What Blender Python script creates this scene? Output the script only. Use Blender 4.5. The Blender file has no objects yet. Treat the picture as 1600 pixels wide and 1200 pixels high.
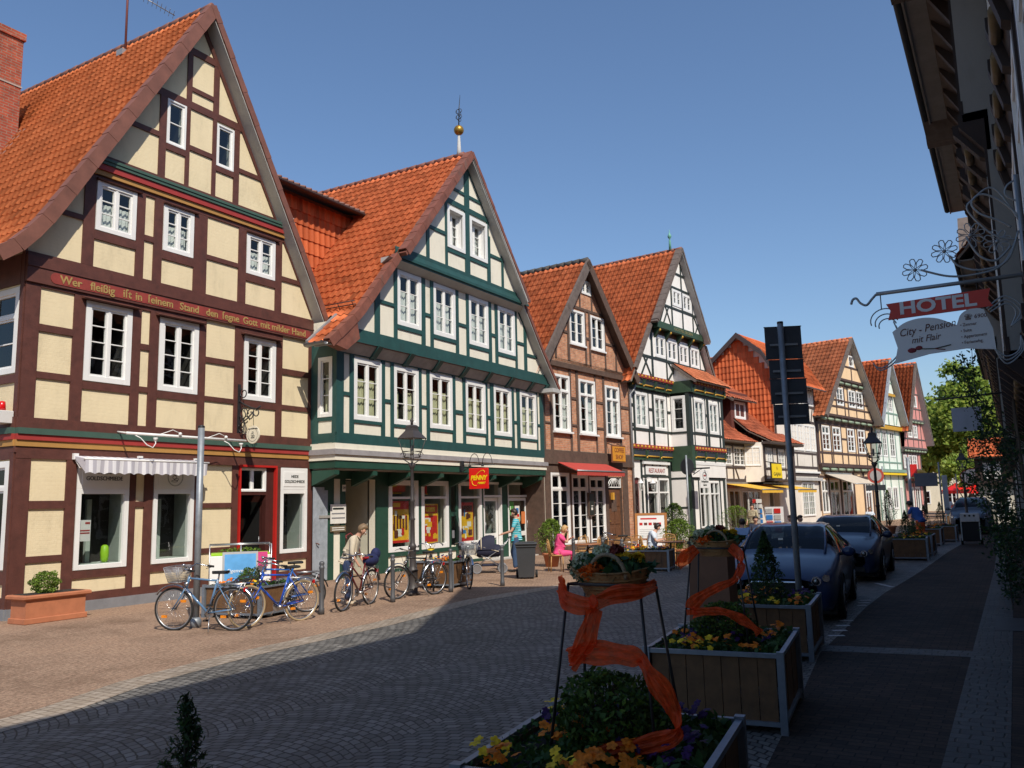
import bpy, bmesh, math, random
import numpy as np
from mathutils import Vector, Matrix
random.seed(7)
SC = bpy.context.scene
COL = SC.collection
R = math.radians
# ------------------------------------------------------------------ camera
H = 1.9
YAW, PITCH, ROLL = R(30.417), R(8.115), R(-1.306)
fw = Vector((-math.sin(YAW)*math.cos(PITCH), math.cos(YAW)*math.cos(PITCH), math.sin(PITCH)))
rt = Vector((math.cos(YAW), math.sin(YAW), 0))
up = rt.cross(fw)
r2 = rt*math.cos(ROLL)+up*math.sin(ROLL)
u2 = -rt*math.sin(ROLL)+up*math.cos(ROLL)
cd = bpy.data.cameras.new('camera'); cam = bpy.data.objects.new('camera', cd); COL.objects.link(cam)
m3 = Matrix((r2, u2, -fw)).transposed()
cam.matrix_world = Matrix.Translation((0, 0, H)) @ m3.to_4x4()
cd.sensor_width = 36; cd.lens = 36*1318.3/1600; cd.clip_start = .05; cd.clip_end = 2000
SC.camera = cam
# ------------------------------------------------------------------ light
SUN = Vector((1, -.75, 1.3)).normalized()
SC.world = bpy.data.worlds.new('World'); SC.world.use_nodes = True
wn = SC.world.node_tree
sky = wn.nodes.new('ShaderNodeTexSky'); sky.sky_type = 'NISHITA'; sky.sun_disc = False
sky.sun_elevation = math.asin(SUN.z); sky.sun_rotation = math.atan2(SUN.x, SUN.y)
sky.air_density = 1.2; sky.dust_density = .9; sky.ozone_density = 5; sky.altitude = 0
bg = wn.nodes['Background']; bg.inputs[1].default_value = .122
tint = wn.nodes.new('ShaderNodeMix'); tint.data_type = 'RGBA'; tint.blend_type = 'MULTIPLY'; tint.inputs[0].default_value = 1; tint.inputs[7].default_value = (1.0, 1.02, 1.07, 1)
wn.links.new(sky.outputs[0], tint.inputs[6]); wn.links.new(tint.outputs[2], bg.inputs[0])
sd = bpy.data.lights.new('sun', 'SUN'); sun = bpy.data.objects.new('sun', sd); COL.objects.link(sun)
sd.energy = 4.8; sd.angle = R(.5); sd.color = (1, .93, .82)
sun.rotation_euler = SUN.to_track_quat('Z', 'Y').to_euler()
sun.location = (20, -20, 30)
SC.view_settings.view_transform = 'Standard'; SC.view_settings.look = 'None'
SC.view_settings.exposure = 0; SC.view_settings.gamma = 1
try: SC.cycles.max_bounces = 6; SC.cycles.transparent_max_bounces = 12; SC.cycles.use_fast_gi = False
except Exception: pass
# ------------------------------------------------------------------ materials
MATS = {}
def new_mat(name):
    m = bpy.data.materials.new(name); m.use_nodes = True
    nt = m.node_tree; b = nt.nodes['Principled BSDF']
    return m, nt, b
def N(nt, t, **kw):
    n = nt.nodes.new(t)
    for k, v in kw.items(): setattr(n, k, v)
    return n
def ramp(nt, fac, stops):
    r = N(nt, 'ShaderNodeValToRGB'); e = r.color_ramp.elements
    while len(e) < len(stops): e.new(.5)
    for i, (p, c) in enumerate(stops):
        e[i].position = p; e[i].color = (*c, 1) if len(c) == 3 else c
    nt.links.new(fac, r.inputs[0]); return r
def scl(c, k): return tuple(min(1, x*k) for x in c)
def M(name, col=None, rough=.7, var=.15, scale=3, metal=0, spec=.5, bump=0, bscale=40, stain=None, coat=0, emit=None):
    """painted / plain surface with broad and fine procedural colour variation"""
    if name in MATS: return MATS[name]
    m, nt, b = new_mat(name); L = nt.links.new
    tc = N(nt, 'ShaderNodeTexCoord')
    n1 = N(nt, 'ShaderNodeTexNoise'); n1.inputs['Scale'].default_value = scale; n1.inputs['Detail'].default_value = 8
    n1.inputs['Roughness'].default_value = .65
    L(tc.outputs['Object'], n1.inputs['Vector'])
    rp = ramp(nt, n1.outputs[0], [(.3, scl(col, 1-var)), (.5, col), (.72, scl(col, 1+var))])
    out = rp.outputs[0]
    if stain:
        n2 = N(nt, 'ShaderNodeTexNoise'); n2.inputs['Scale'].default_value = scale*.4; n2.inputs['Detail'].default_value = 10
        n2.inputs['Roughness'].default_value = .75
        mp = N(nt, 'ShaderNodeMapping'); mp.inputs['Scale'].default_value = (1, 1, .35)
        L(tc.outputs['Object'], mp.inputs[0]); L(mp.outputs[0], n2.inputs['Vector'])
        r3 = ramp(nt, n2.outputs[0], [(.55, (0, 0, 0)), (.75, (1, 1, 1))])
        mx = N(nt, 'ShaderNodeMix', data_type='RGBA'); L(r3.outputs[0], mx.inputs[0]); L(out, mx.inputs[6])
        mx.inputs[7].default_value = (*stain, 1); out = mx.outputs[2]
    L(out, b.inputs['Base Color'])
    b.inputs['Roughness'].default_value = rough; b.inputs['Metallic'].default_value = metal
    b.inputs['Specular IOR Level'].default_value = spec
    if coat: b.inputs['Coat Weight'].default_value = coat; b.inputs['Coat Roughness'].default_value = .04
    if emit: b.inputs['Emission Color'].default_value = (*emit[0], 1); b.inputs['Emission Strength'].default_value = emit[1]
    if bump:
        n3 = N(nt, 'ShaderNodeTexNoise'); n3.inputs['Scale'].default_value = bscale; n3.inputs['Detail'].default_value = 6
        L(tc.outputs['Object'], n3.inputs['Vector'])
        bp = N(nt, 'ShaderNodeBump'); bp.inputs['Strength'].default_value = bump; bp.inputs['Distance'].default_value = .02
        L(n3.outputs[0], bp.inputs['Height']); L(bp.outputs[0], b.inputs['Normal'])
    MATS[name] = m; return m
def plaster(name, col, brickish=.35, course=.075, var=.08):
    """painted infill: whitewashed brick courses showing faintly through (local x along wall, z up)"""
    if name in MATS: return MATS[name]
    m, nt, b = new_mat(name); L = nt.links.new
    tc = N(nt, 'ShaderNodeTexCoord')
    sep = N(nt, 'ShaderNodeSeparateXYZ'); L(tc.outputs['Object'], sep.inputs[0])
    ad = N(nt, 'ShaderNodeMath', operation='ADD'); L(sep.outputs[0], ad.inputs[0]); L(sep.outputs[1], ad.inputs[1])
    cb = N(nt, 'ShaderNodeCombineXYZ'); L(ad.outputs[0], cb.inputs[0]); L(sep.outputs[2], cb.inputs[1])
    nz = N(nt, 'ShaderNodeTexNoise'); nz.inputs['Scale'].default_value = 6
    L(cb.outputs[0], nz.inputs['Vector'])
    va = N(nt, 'ShaderNodeVectorMath', operation='SCALE'); va.inputs['Scale'].default_value = .03; L(nz.outputs['Color'], va.inputs[0])
    vb = N(nt, 'ShaderNodeVectorMath', operation='ADD'); L(cb.outputs[0], vb.inputs[0]); L(va.outputs[0], vb.inputs[1])
    br = N(nt, 'ShaderNodeTexBrick'); L(vb.outputs[0], br.inputs['Vector'])
    br.inputs['Scale'].default_value = 1; br.inputs['Brick Width'].default_value = .25; br.inputs['Row Height'].default_value = course
    br.inputs['Mortar Size'].default_value = .006; br.inputs['Mortar Smooth'].default_value = 1
    n1 = N(nt, 'ShaderNodeTexNoise'); n1.inputs['Scale'].default_value = 2.2; n1.inputs['Detail'].default_value = 10; n1.inputs['Roughness'].default_value = .7
    mp_ = N(nt, 'ShaderNodeMapping'); mp_.inputs['Scale'].default_value = (1, 1, .4); L(tc.outputs['Object'], mp_.inputs[0]); L(mp_.outputs[0], n1.inputs['Vector'])
    rp = ramp(nt, n1.outputs[0], [(.28, scl(col, 1-var*2.6)), (.45, scl(col, 1-var*.5)), (.55, col), (.75, scl(col, 1+var*.5))])
    L(rp.outputs[0], b.inputs['Base Color']); b.inputs['Roughness'].default_value = .9; b.inputs['Specular IOR Level'].default_value = .2
    n2 = N(nt, 'ShaderNodeTexNoise'); n2.inputs['Scale'].default_value = 14; n2.inputs['Detail'].default_value = 5
    L(tc.outputs['Object'], n2.inputs['Vector'])
    mm = N(nt, 'ShaderNodeMath', operation='MULTIPLY_ADD'); L(br.outputs['Fac'], mm.inputs[0]); mm.inputs[1].default_value = -brickish
    L(n2.outputs[0], mm.inputs[2])
    bp = N(nt, 'ShaderNodeBump'); bp.inputs['Strength'].default_value = .35; bp.inputs['Distance'].default_value = .012
    L(mm.outputs[0], bp.inputs['Height']); L(bp.outputs[0], b.inputs['Normal'])
    MATS[name] = m; return m
def brick(name, c1, c2, mortar, bw=.25, rh=.075):
    if name in MATS: return MATS[name]
    m, nt, b = new_mat(name); L = nt.links.new
    tc = N(nt, 'ShaderNodeTexCoord')
    sep = N(nt, 'ShaderNodeSeparateXYZ'); L(tc.outputs['Object'], sep.inputs[0])
    ad = N(nt, 'ShaderNodeMath', operation='ADD'); L(sep.outputs[0], ad.inputs[0]); L(sep.outputs[1], ad.inputs[1])
    cb = N(nt, 'ShaderNodeCombineXYZ'); L(ad.outputs[0], cb.inputs[0]); L(sep.outputs[2], cb.inputs[1])
    br = N(nt, 'ShaderNodeTexBrick'); L(cb.outputs[0], br.inputs['Vector'])
    br.inputs['Scale'].default_value = 1; br.inputs['Brick Width'].default_value = bw; br.inputs['Row Height'].default_value = rh
    br.inputs['Mortar Size'].default_value = .009; br.inputs['Color1'].default_value = (*c1, 1); br.inputs['Color2'].default_value = (*c2, 1)
    br.inputs['Mortar'].default_value = (*mortar, 1)
    n1 = N(nt, 'ShaderNodeTexNoise'); n1.inputs['Scale'].default_value = 5; n1.inputs['Detail'].default_value = 8
    L(tc.outputs['Object'], n1.inputs['Vector'])
    rp = ramp(nt, n1.outputs[0], [(.3, (.65, .62, .6)), (.7, (1.15, 1.1, 1.05))])
    mx = N(nt, 'ShaderNodeMix', data_type='RGBA', blend_type='MULTIPLY'); mx.inputs[0].default_value = 1
    L(br.outputs['Color'], mx.inputs[6]); L(rp.outputs[0], mx.inputs[7]); L(mx.outputs[2], b.inputs['Base Color'])
    b.inputs['Roughness'].default_value = .9
    bp = N(nt, 'ShaderNodeBump'); bp.inputs['Strength'].default_value = .5; bp.inputs['Distance'].default_value = .01; bp.invert = True
    L(br.outputs['Fac'], bp.inputs['Height']); L(bp.outputs[0], b.inputs['Normal'])
    MATS[name] = m; return m
def tile_mat(name, col, var=.35, dirt=.5):
    """per-tile colour from the UV cell (one cell = one clay tile)"""
    if name in MATS: return MATS[name]
    m, nt, b = new_mat(name); L = nt.links.new
    uv = N(nt, 'ShaderNodeUVMap'); uv.uv_map = 'tiles'
    fl = N(nt, 'ShaderNodeVectorMath', operation='FLOOR'); L(uv.outputs[0], fl.inputs[0])
    wn_ = N(nt, 'ShaderNodeTexWhiteNoise', noise_dimensions='2D'); L(fl.outputs[0], wn_.inputs['Vector'])
    rp = ramp(nt, wn_.outputs['Value'], [(0, scl(col, 1-var)), (.35, scl(col, .93)), (.6, col), (.95, (min(1, col[0]*1.14), col[1]*1.22, col[2]*1.3)), (1, scl(col, .55))])
    tc = N(nt, 'ShaderNodeTexCoord')
    n1 = N(nt, 'ShaderNodeTexNoise'); n1.inputs['Scale'].default_value = .9; n1.inputs['Detail'].default_value = 10; n1.inputs['Roughness'].default_value = .75
    L(tc.outputs['Object'], n1.inputs['Vector'])
    r2_ = ramp(nt, n1.outputs[0], [(.42, (1, 1, 1)), (.72, (1-dirt, 1-dirt*.95, 1-dirt*.85))])
    mx = N(nt, 'ShaderNodeMix', data_type='RGBA', blend_type='MULTIPLY'); mx.inputs[0].default_value = 1
    L(rp.outputs[0], mx.inputs[6]); L(r2_.outputs[0], mx.inputs[7]); L(mx.outputs[2], b.inputs['Base Color'])
    b.inputs['Roughness'].default_value = .75; b.inputs['Specular IOR Level'].default_value = .3
    MATS[name] = m; return m
def glass_mat(name='glass', tint=(.85, .9, .88), refl=1.0):
    if name in MATS: return MATS[name]
    m = bpy.data.materials.new(name); m.use_nodes = True; nt = m.node_tree; nt.nodes.clear(); L = nt.links.new
    o = N(nt, 'ShaderNodeOutputMaterial'); t = N(nt, 'ShaderNodeBsdfTransparent'); t.inputs[0].default_value = (*tint, 1)
    g = N(nt, 'ShaderNodeBsdfGlossy'); g.inputs['Roughness'].default_value = .015
    lw = N(nt, 'ShaderNodeLayerWeight'); lw.inputs[0].default_value = .5; f = N(nt, 'ShaderNodeMath', operation='POWER'); f.inputs[1].default_value = 4.5; L(lw.outputs['Facing'], f.inputs[0])
    mu = N(nt, 'ShaderNodeMath', operation='MULTIPLY_ADD'); mu.inputs[1].default_value = .85*refl; mu.inputs[2].default_value = .075*refl; mu.use_clamp = True; L(f.outputs[0], mu.inputs[0])
    tc = N(nt, 'ShaderNodeTexCoord'); nz = N(nt, 'ShaderNodeTexNoise'); nz.inputs['Scale'].default_value = 1.7
    L(tc.outputs['Object'], nz.inputs['Vector'])
    bp = N(nt, 'ShaderNodeBump'); bp.inputs['Strength'].default_value = .08; bp.inputs['Distance'].default_value = .05
    L(nz.outputs[0], bp.inputs['Height']); L(bp.outputs[0], g.inputs['Normal'])
    mx = N(nt, 'ShaderNodeMixShader'); L(mu.outputs[0], mx.inputs[0]); L(t.outputs[0], mx.inputs[1]); L(g.outputs[0], mx.inputs[2])
    L(mx.outputs[0], o.inputs[0]); MATS[name] = m; return m
# ------------------------------------------------------------------ mesh builder
class MB:
    def __init__(s): s.v = []; s.f = []; s.mi = []; s.ms = []; s.uv = {}; s.sm = []
    def _m(s, mat):
        if mat not in s.ms: s.ms.append(mat)
        return s.ms.index(mat)
    def add(s, verts, faces, mat=None, smooth=False):
        o = len(s.v); s.v.extend([tuple(v) for v in verts]); k = s._m(mat)
        for f in faces: s.f.append(tuple(i+o for i in f)); s.mi.append(k); s.sm.append(smooth)
        return s
    def box(s, x0, x1, y0, y1, z0, z1, mat=None, bev=0):
        if bev:
            b = bev; V = []
            for (xa, xb, ya, yb, z) in ((x0+b, x1-b, y0+b, y1-b, z0), (x0, x1, y0, y1, z0+b), (x0, x1, y0, y1, z1-b), (x0+b, x1-b, y0+b, y1-b, z1)):
                V += [(xa, ya, z), (xb, ya, z), (xb, yb, z), (xa, yb, z)]
            F = [(3, 2, 1, 0), (12, 13, 14, 15)]
            for r in range(3):
                for i in range(4): F.append((r*4+i, r*4+(i+1) % 4, r*4+4+(i+1) % 4, r*4+4+i))
            return s.add(V, F, mat)
        V = [(x0, y0, z0), (x1, y0, z0), (x1, y1, z0), (x0, y1, z0), (x0, y0, z1), (x1, y0, z1), (x1, y1, z1), (x0, y1, z1)]
        return s.add(V, [(3, 2, 1, 0), (4, 5, 6, 7), (0, 1, 5, 4), (1, 2, 6, 5), (2, 3, 7, 6), (3, 0, 4, 7)], mat)
    def prism(s, poly, y0, y1, mat=None, axis='y'):
        """poly in (x,z), extruded y0..y1 (or axis x: poly in (y,z), extruded x0..x1; axis z: poly (x,y))"""
        n = len(poly)
        mk = {'y': lambda a, b, t: (a, t, b), 'x': lambda a, b, t: (t, a, b), 'z': lambda a, b, t: (a, b, t)}[axis]
        V = [mk(a, b, y0) for a, b in poly]+[mk(a, b, y1) for a, b in poly]
        F = [tuple(range(n)), tuple(range(2*n-1, n-1, -1))]+[(i, i+n, (i+1) % n+n, (i+1) % n) for i in range(n)]
        return s.add(V, F, mat)
    def tube(s, pts, r, n=8, mat=None, cap=True, closed=False, smooth=True):
        pts = [Vector(p) for p in pts]; rr = r if isinstance(r, (list, tuple)) else [r]*len(pts)
        V = []; F = []; prev = None; m = len(pts)
        for i, p in enumerate(pts):
            if closed: d = (pts[(i+1) % m]-pts[i-1])
            else: d = pts[min(i+1, m-1)]-pts[max(i-1, 0)]
            if d.length < 1e-9: d = Vector((0, 0, 1))
            d.normalize()
            if prev is None:
                a = d.cross(Vector((0, 0, 1)));
                if a.length < .1: a = d.cross(Vector((1, 0, 0)))
            else: a = prev-d*prev.dot(d)
            a.normalize(); prev = a; b = d.cross(a)
            for k in range(n):
                t = 2*math.pi*k/n; V.append(p+(a*math.cos(t)+b*math.sin(t))*rr[i])
        q = m if closed else m-1
        for i in range(q):
            j = (i+1) % m
            for k in range(n): F.append((i*n+k, i*n+(k+1) % n, j*n+(k+1) % n, j*n+k))
        if cap and not closed: F.append(tuple(range(n-1, -1, -1))); F.append(tuple((m-1)*n+k for k in range(n)))
        return s.add(V, F, mat, smooth)
    def lathe(s, prof, n=16, mat=None, o=(0, 0, 0), smooth=True):
        V = []; F = []
        for r, z in prof:
            for k in range(n): t = 2*math.pi*k/n; V.append((o[0]+r*math.cos(t), o[1]+r*math.sin(t), o[2]+z))
        for i in range(len(prof)-1):
            for k in range(n): F.append((i*n+k, i*n+(k+1) % n, (i+1)*n+(k+1) % n, (i+1)*n+k))
        F.append(tuple(range(n-1, -1, -1))); F.append(tuple((len(prof)-1)*n+k for k in range(n)))
        return s.add(V, F, mat, smooth)
    def ball(s, c, r, mat=None, n=10, m=7, sx=1, sy=1, sz=1, smooth=True):
        V = [(c[0], c[1], c[2]+r*sz)]; F = []
        for i in range(1, m):
            a = math.pi*i/m
            for k in range(n): t = 2*math.pi*k/n; V.append((c[0]+r*sx*math.sin(a)*math.cos(t), c[1]+r*sy*math.sin(a)*math.sin(t), c[2]+r*sz*math.cos(a)))
        V.append((c[0], c[1], c[2]-r*sz))
        for k in range(n): F.append((0, 1+k, 1+(k+1) % n)); F.append((len(V)-1, 1+(m-2)*n+(k+1) % n, 1+(m-2)*n+k))
        for i in range(m-2):
            for k in range(n): F.append((1+i*n+k, 1+(i+1)*n+k, 1+(i+1)*n+(k+1) % n, 1+i*n+(k+1) % n))
        return s.add(V, F, mat, smooth)
    def disc(s, c, r, axis, t, mat=None, n=24):
        """flat disc of thickness t, axis = normal vector"""
        a = Vector(axis).normalized(); c = Vector(c)
        return s.tube([c-a*t/2, c+a*t/2], r, n, mat, smooth=False)
    def xf(s, mtx):
        s.v = [tuple(mtx @ Vector(v)) for v in s.v]; return s
    def build(s, name, mat=None, parent=None, loc=None, rz=None):
        me = bpy.data.meshes.new(name); me.from_pydata(s.v, [], s.f); 
        ms = [x if x is not None else mat for x in s.ms] or [mat]
        for x in ms: me.materials.append(x)
        if len(s.mi): me.polygons.foreach_set('material_index', s.mi); me.polygons.foreach_set('use_smooth', s.sm)
        me.update()
        o = bpy.data.objects.new(name, me); COL.objects.link(o)
        if parent: o.parent = parent
        if loc: o.location = loc
        if rz is not None: o.rotation_euler = (0, 0, rz)
        return o
def fixnormals(o):
    bm = bmesh.new(); bm.from_mesh(o.data); bmesh.ops.recalc_face_normals(bm, faces=bm.faces); bm.to_mesh(o.data); bm.free(); return o
def tag(o, label=None, cat=None, group=None, kind=None):
    if label: o['label'] = label
    if cat: o['category'] = cat
    if group: o['group'] = group
    if kind: o['kind'] = kind
    return o
def thing(name, label, cat, loc=(0, 0, 0), rz=0, group=None):
    o = bpy.data.objects.new(name, None); COL.objects.link(o); o.empty_display_size = .2
    o.location = loc; o.rotation_euler = (0, 0, rz); return tag(o, label, cat, group)
KIDS = {}
def copy_tree(o, parent=None):
    c = o.copy(); COL.objects.link(c); c.parent = parent
    for ch in [x for x in bpy.data.objects if x.parent == o]: copy_tree(ch, c)
    return c
def text_mesh(s, size, depth, mat, parent, name='lettering', loc=(0, 0, 0), rot=(R(90), 0, 0), align='CENTER', font_sx=1, shear=0, bold=0):
    cu = bpy.data.curves.new(name, 'FONT'); cu.body = s; cu.size = size; cu.extrude = depth; cu.align_x = align; cu.align_y = 'CENTER'
    cu.resolution_u = 3; cu.shear = shear; cu.offset = bold
    o = bpy.data.objects.new(name, cu); COL.objects.link(o)
    dg = bpy.context.evaluated_depsgraph_get(); me = bpy.data.meshes.new_from_object(o.evaluated_get(dg)); bpy.data.objects.remove(o)
    me.materials.clear(); me.materials.append(mat)
    o = bpy.data.objects.new(name, me); COL.objects.link(o); o.parent = parent; o.location = loc; o.rotation_euler = rot; o.scale = (font_sx, 1, 1)
    return o
def clip(poly, cx):
    """Sutherland-Hodgman: clip polygon by convex CCW polygon cx"""
    out = list(poly)
    for i in range(len(cx)):
        a, b = cx[i], cx[(i+1) % len(cx)]
        def ins(p): return (b[0]-a[0])*(p[1]-a[1])-(b[1]-a[1])*(p[0]-a[0]) >= -1e-9
        inp = out; out = []
        if not inp: break
        for j in range(len(inp)):
            p, q = inp[j-1], inp[j]
            if ins(q) != ins(p):
                d1 = (b[0]-a[0])*(p[1]-a[1])-(b[1]-a[1])*(p[0]-a[0]); d2 = (b[0]-a[0])*(q[1]-a[1])-(b[1]-a[1])*(q[0]-a[0])
                t = d1/(d1-d2); out.append((p[0]+t*(q[0]-p[0]), p[1]+t*(q[1]-p[1])))
            if ins(q): out.append(q)
    return out
# ------------------------------------------------------------------ house building kit (local x along facade, y into the building, z up)
WHITE = M('white_paint', (.78, .77, .74), rough=.45, var=.05, scale=2)
GLASS = glass_mat('glass')
DGLASS = glass_mat('dark_glass', tint=(.55, .6, .58), refl=1.3)
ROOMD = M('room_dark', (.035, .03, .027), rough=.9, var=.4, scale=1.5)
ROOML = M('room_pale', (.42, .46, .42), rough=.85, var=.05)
CURT = M('net_curtain', (.62, .62, .6), rough=.9, var=.1, scale=8)
CURTY = M('beige_curtain', (.5, .47, .3), rough=.9, var=.12, scale=6)
LEAD = M('lead_flashing', (.3, .31, .32), rough=.5, var=.15, metal=.3)
ZINC = M('zinc_gutter', (.33, .34, .35), rough=.42, var=.2, metal=.6)
SOFF = M('grey_board', (.42, .41, .39), rough=.75, var=.1)
IRON = M('black_iron', (.02, .02, .022), rough=.45, var=.2)
GREYPOLE = M('galvanised', (.26, .28, .3), rough=.5, var=.2, metal=.4, scale=8)
STONE = M('plinth_grey', (.2, .2, .21), rough=.9, var=.15, scale=4)
def house_root(name, label, ox, oy, h, cat='house', group=None):
    return thing(name, label, cat, (ox, oy, 0), R(90-h), group)
def wall(parent, polys, holes, y, mat, depth=.2, name='wall', revmat=None):
    mb = MB(); us = set(); vs = set()
    for h in holes: us |= {h[0], h[1]}; vs |= {h[2], h[3]}
    for poly in polys:
        a0 = min(p[0] for p in poly); a1 = max(p[0] for p in poly); b0 = min(p[1] for p in poly); b1 = max(p[1] for p in poly)
        U = sorted({a0, a1} | {u for u in us if a0 < u < a1}); V = sorted({b0, b1} | {v for v in vs if b0 < v < b1})
        for i in range(len(U)-1):
            for j in range(len(V)-1):
                cu = (U[i]+U[i+1])/2; cv = (V[j]+V[j+1])/2
                if any(h[0] < cu < h[1] and h[2] < cv < h[3] for h in holes): continue
                c = clip([(U[i], V[j]), (U[i+1], V[j]), (U[i+1], V[j+1]), (U[i], V[j+1])], poly)
                if len(c) > 2: mb.add([(p[0], y, p[1]) for p in c], [tuple(range(len(c)))], mat)
    rm = revmat or mat
    for h in holes:
        a, b, c, d = h[:4]
        mb.add([(a, y, c), (b, y, c), (b, y, d), (a, y, d), (a, y+depth, c), (b, y+depth, c), (b, y+depth, d), (a, y+depth, d)],
               [(0, 1, 5, 4), (1, 2, 6, 5), (2, 3, 7, 6), (3, 0, 4, 7)], rm)
    return mb.build(name, mat, parent)
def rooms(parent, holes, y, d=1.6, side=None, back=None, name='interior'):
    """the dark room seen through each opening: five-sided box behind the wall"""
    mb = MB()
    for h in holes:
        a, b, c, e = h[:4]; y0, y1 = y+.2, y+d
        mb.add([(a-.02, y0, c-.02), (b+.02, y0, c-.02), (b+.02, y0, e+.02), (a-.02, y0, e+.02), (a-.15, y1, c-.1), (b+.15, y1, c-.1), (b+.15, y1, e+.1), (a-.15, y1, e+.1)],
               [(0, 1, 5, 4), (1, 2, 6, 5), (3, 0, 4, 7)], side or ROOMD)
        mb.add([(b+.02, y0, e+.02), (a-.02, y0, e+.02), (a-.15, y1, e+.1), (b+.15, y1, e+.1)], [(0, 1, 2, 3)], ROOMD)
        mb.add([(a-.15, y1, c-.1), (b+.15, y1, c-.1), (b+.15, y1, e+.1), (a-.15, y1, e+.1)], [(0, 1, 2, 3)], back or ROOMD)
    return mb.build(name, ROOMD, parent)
def timber(parent, y, rects, mat, clipp=None, t=.03, name='timber_frame', diags=(), inset=.02, extra=()):
    """rects (u0,u1,v0,v1); uprights and rails stand proud by slightly different amounts so no faces coincide"""
    mb = MB(); k = 0
    items = []
    for r in rects:
        a, b, c, d = r; items.append(([(a, c), (b, c), (b, d), (a, d)], (d-c) >= (b-a)))
    for (a, c, b, d, w) in diags:
        dx, dz = b-a, d-c; l = math.hypot(dx, dz); nx, nz = -dz/l*w/2, dx/l*w/2
        items.append(([(a+nx, c+nz), (a-nx, c-nz), (b-nx, d-nz), (b+nx, d+nz)], None))
    for poly, vert in items:
        if clipp:
            poly = clip(poly, clipp)
            if len(poly) < 3: continue
        k += 1
        off = t+(.004 if vert is False else 0)+(.008 if vert is None else 0)+(k % 5)*.0009
        j = random.Random(k).uniform(-.003, .003)
        poly = [(p[0]+j, p[1]+j) for p in poly]
        mb.prism(poly, y-off, y+inset, mat)
    for e in extra: mb.box(*e, mat)
    return fixnormals(mb.build(name, mat, parent))
def window(parent, u0, u1, v0, v1, y, cols=2, rows=4, fw=.09, mat=None, trans=None, curtain=None, sf=.04, mun=.022, proud=.035, cw=1, glass=None, name='window', bar=.05, sub=1):
    """casing + sashes + glazing bars as one mesh; glass and curtain are sub-parts"""
    mat = mat or WHITE; mb = MB()
    yf, yb = y-proud, y+.07
    mb.box(u0, u0+fw, yf, yb, v0, v1, mat, .006); mb.box(u1-fw, u1, yf, yb, v0, v1, mat, .006)
    mb.box(u0+fw, u1-fw, yf+.004, yb-.004, v0, v0+fw, mat, .006); mb.box(u0+fw, u1-fw, yf+.004, yb-.004, v1-fw, v1, mat, .006)
    a, b, c, d = u0+fw, u1-fw, v0+fw, v1-fw
    sections = [(c, d, rows)]
    if trans:
        mb.box(a, b, yf+.012, yb-.012, trans-.035, trans+.035, mat)
        sections = [(c, trans-.035, rows), (trans+.035, d, 1 if trans < d-.2 else 0)]
    ys0, ys1 = y-.005, y+.05
    for (c0, d0, rw) in sections:
        if rw == 0: continue
        w = (b-a-(cols-1)*bar)/cols
        for i in range(cols):
            x0 = a+i*(w+bar); x1 = x0+w
            if i: mb.box(x0-bar, x0, yf+.016, yb-.02, c0, d0, mat)
            if sf:
                mb.box(x0, x0+sf, ys0, ys1, c0, d0, mat); mb.box(x1-sf, x1, ys0, ys1, c0, d0, mat)
                mb.box(x0+sf, x1-sf, ys0+.003, ys1-.003, c0, c0+sf, mat); mb.box(x0+sf, x1-sf, ys0+.003, ys1-.003, d0-sf, d0, mat)
            for r in range(1, rw):
                z = c0+sf+(d0-c0-2*sf)*r/rw; mb.box(x0+sf, x1-sf, ys0+.008, ys1-.012, z-mun/2, z+mun/2, mat)
            for q in range(1, sub):
                xx = x0+sf+(w-2*sf)*q/sub; mb.box(xx-mun/2, xx+mun/2, ys0+.010, ys1-.014, c0+sf, d0-sf, mat)
    o = mb.build(name, mat, parent)
    g = MB(); g.add([(a, y+.03, c), (b, y+.03, c), (b, y+.03, d), (a, y+.03, d)], [(0, 1, 2, 3)], glass or GLASS); g.build('pane', GLASS, o)
    if curtain:
        cm, top, mode = curtain
        cb = MB(); zt = d; zb = c if mode != 'low' else c; zt = c+(d-c)*top
        spans = [(a, b)] if mode in ('full', 'low') else [(a, a+(b-a)*.3), (b-(b-a)*.3, b)]
        for (s0, s1) in spans:
            n = max(6, int((s1-s0)/.025)); V = []
            for i in range(n+1):
                x = s0+(s1-s0)*i/n; yy = y+.13+.018*math.sin(x*70)+.01*math.sin(x*31)
                V += [(x, yy, zb), (x, yy+.005, zt)]
            cb.add(V, [(2*i, 2*i+2, 2*i+3, 2*i+1) for i in range(n)], cm, True)
        cb.build('curtain', cm, o)
    return o
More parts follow.
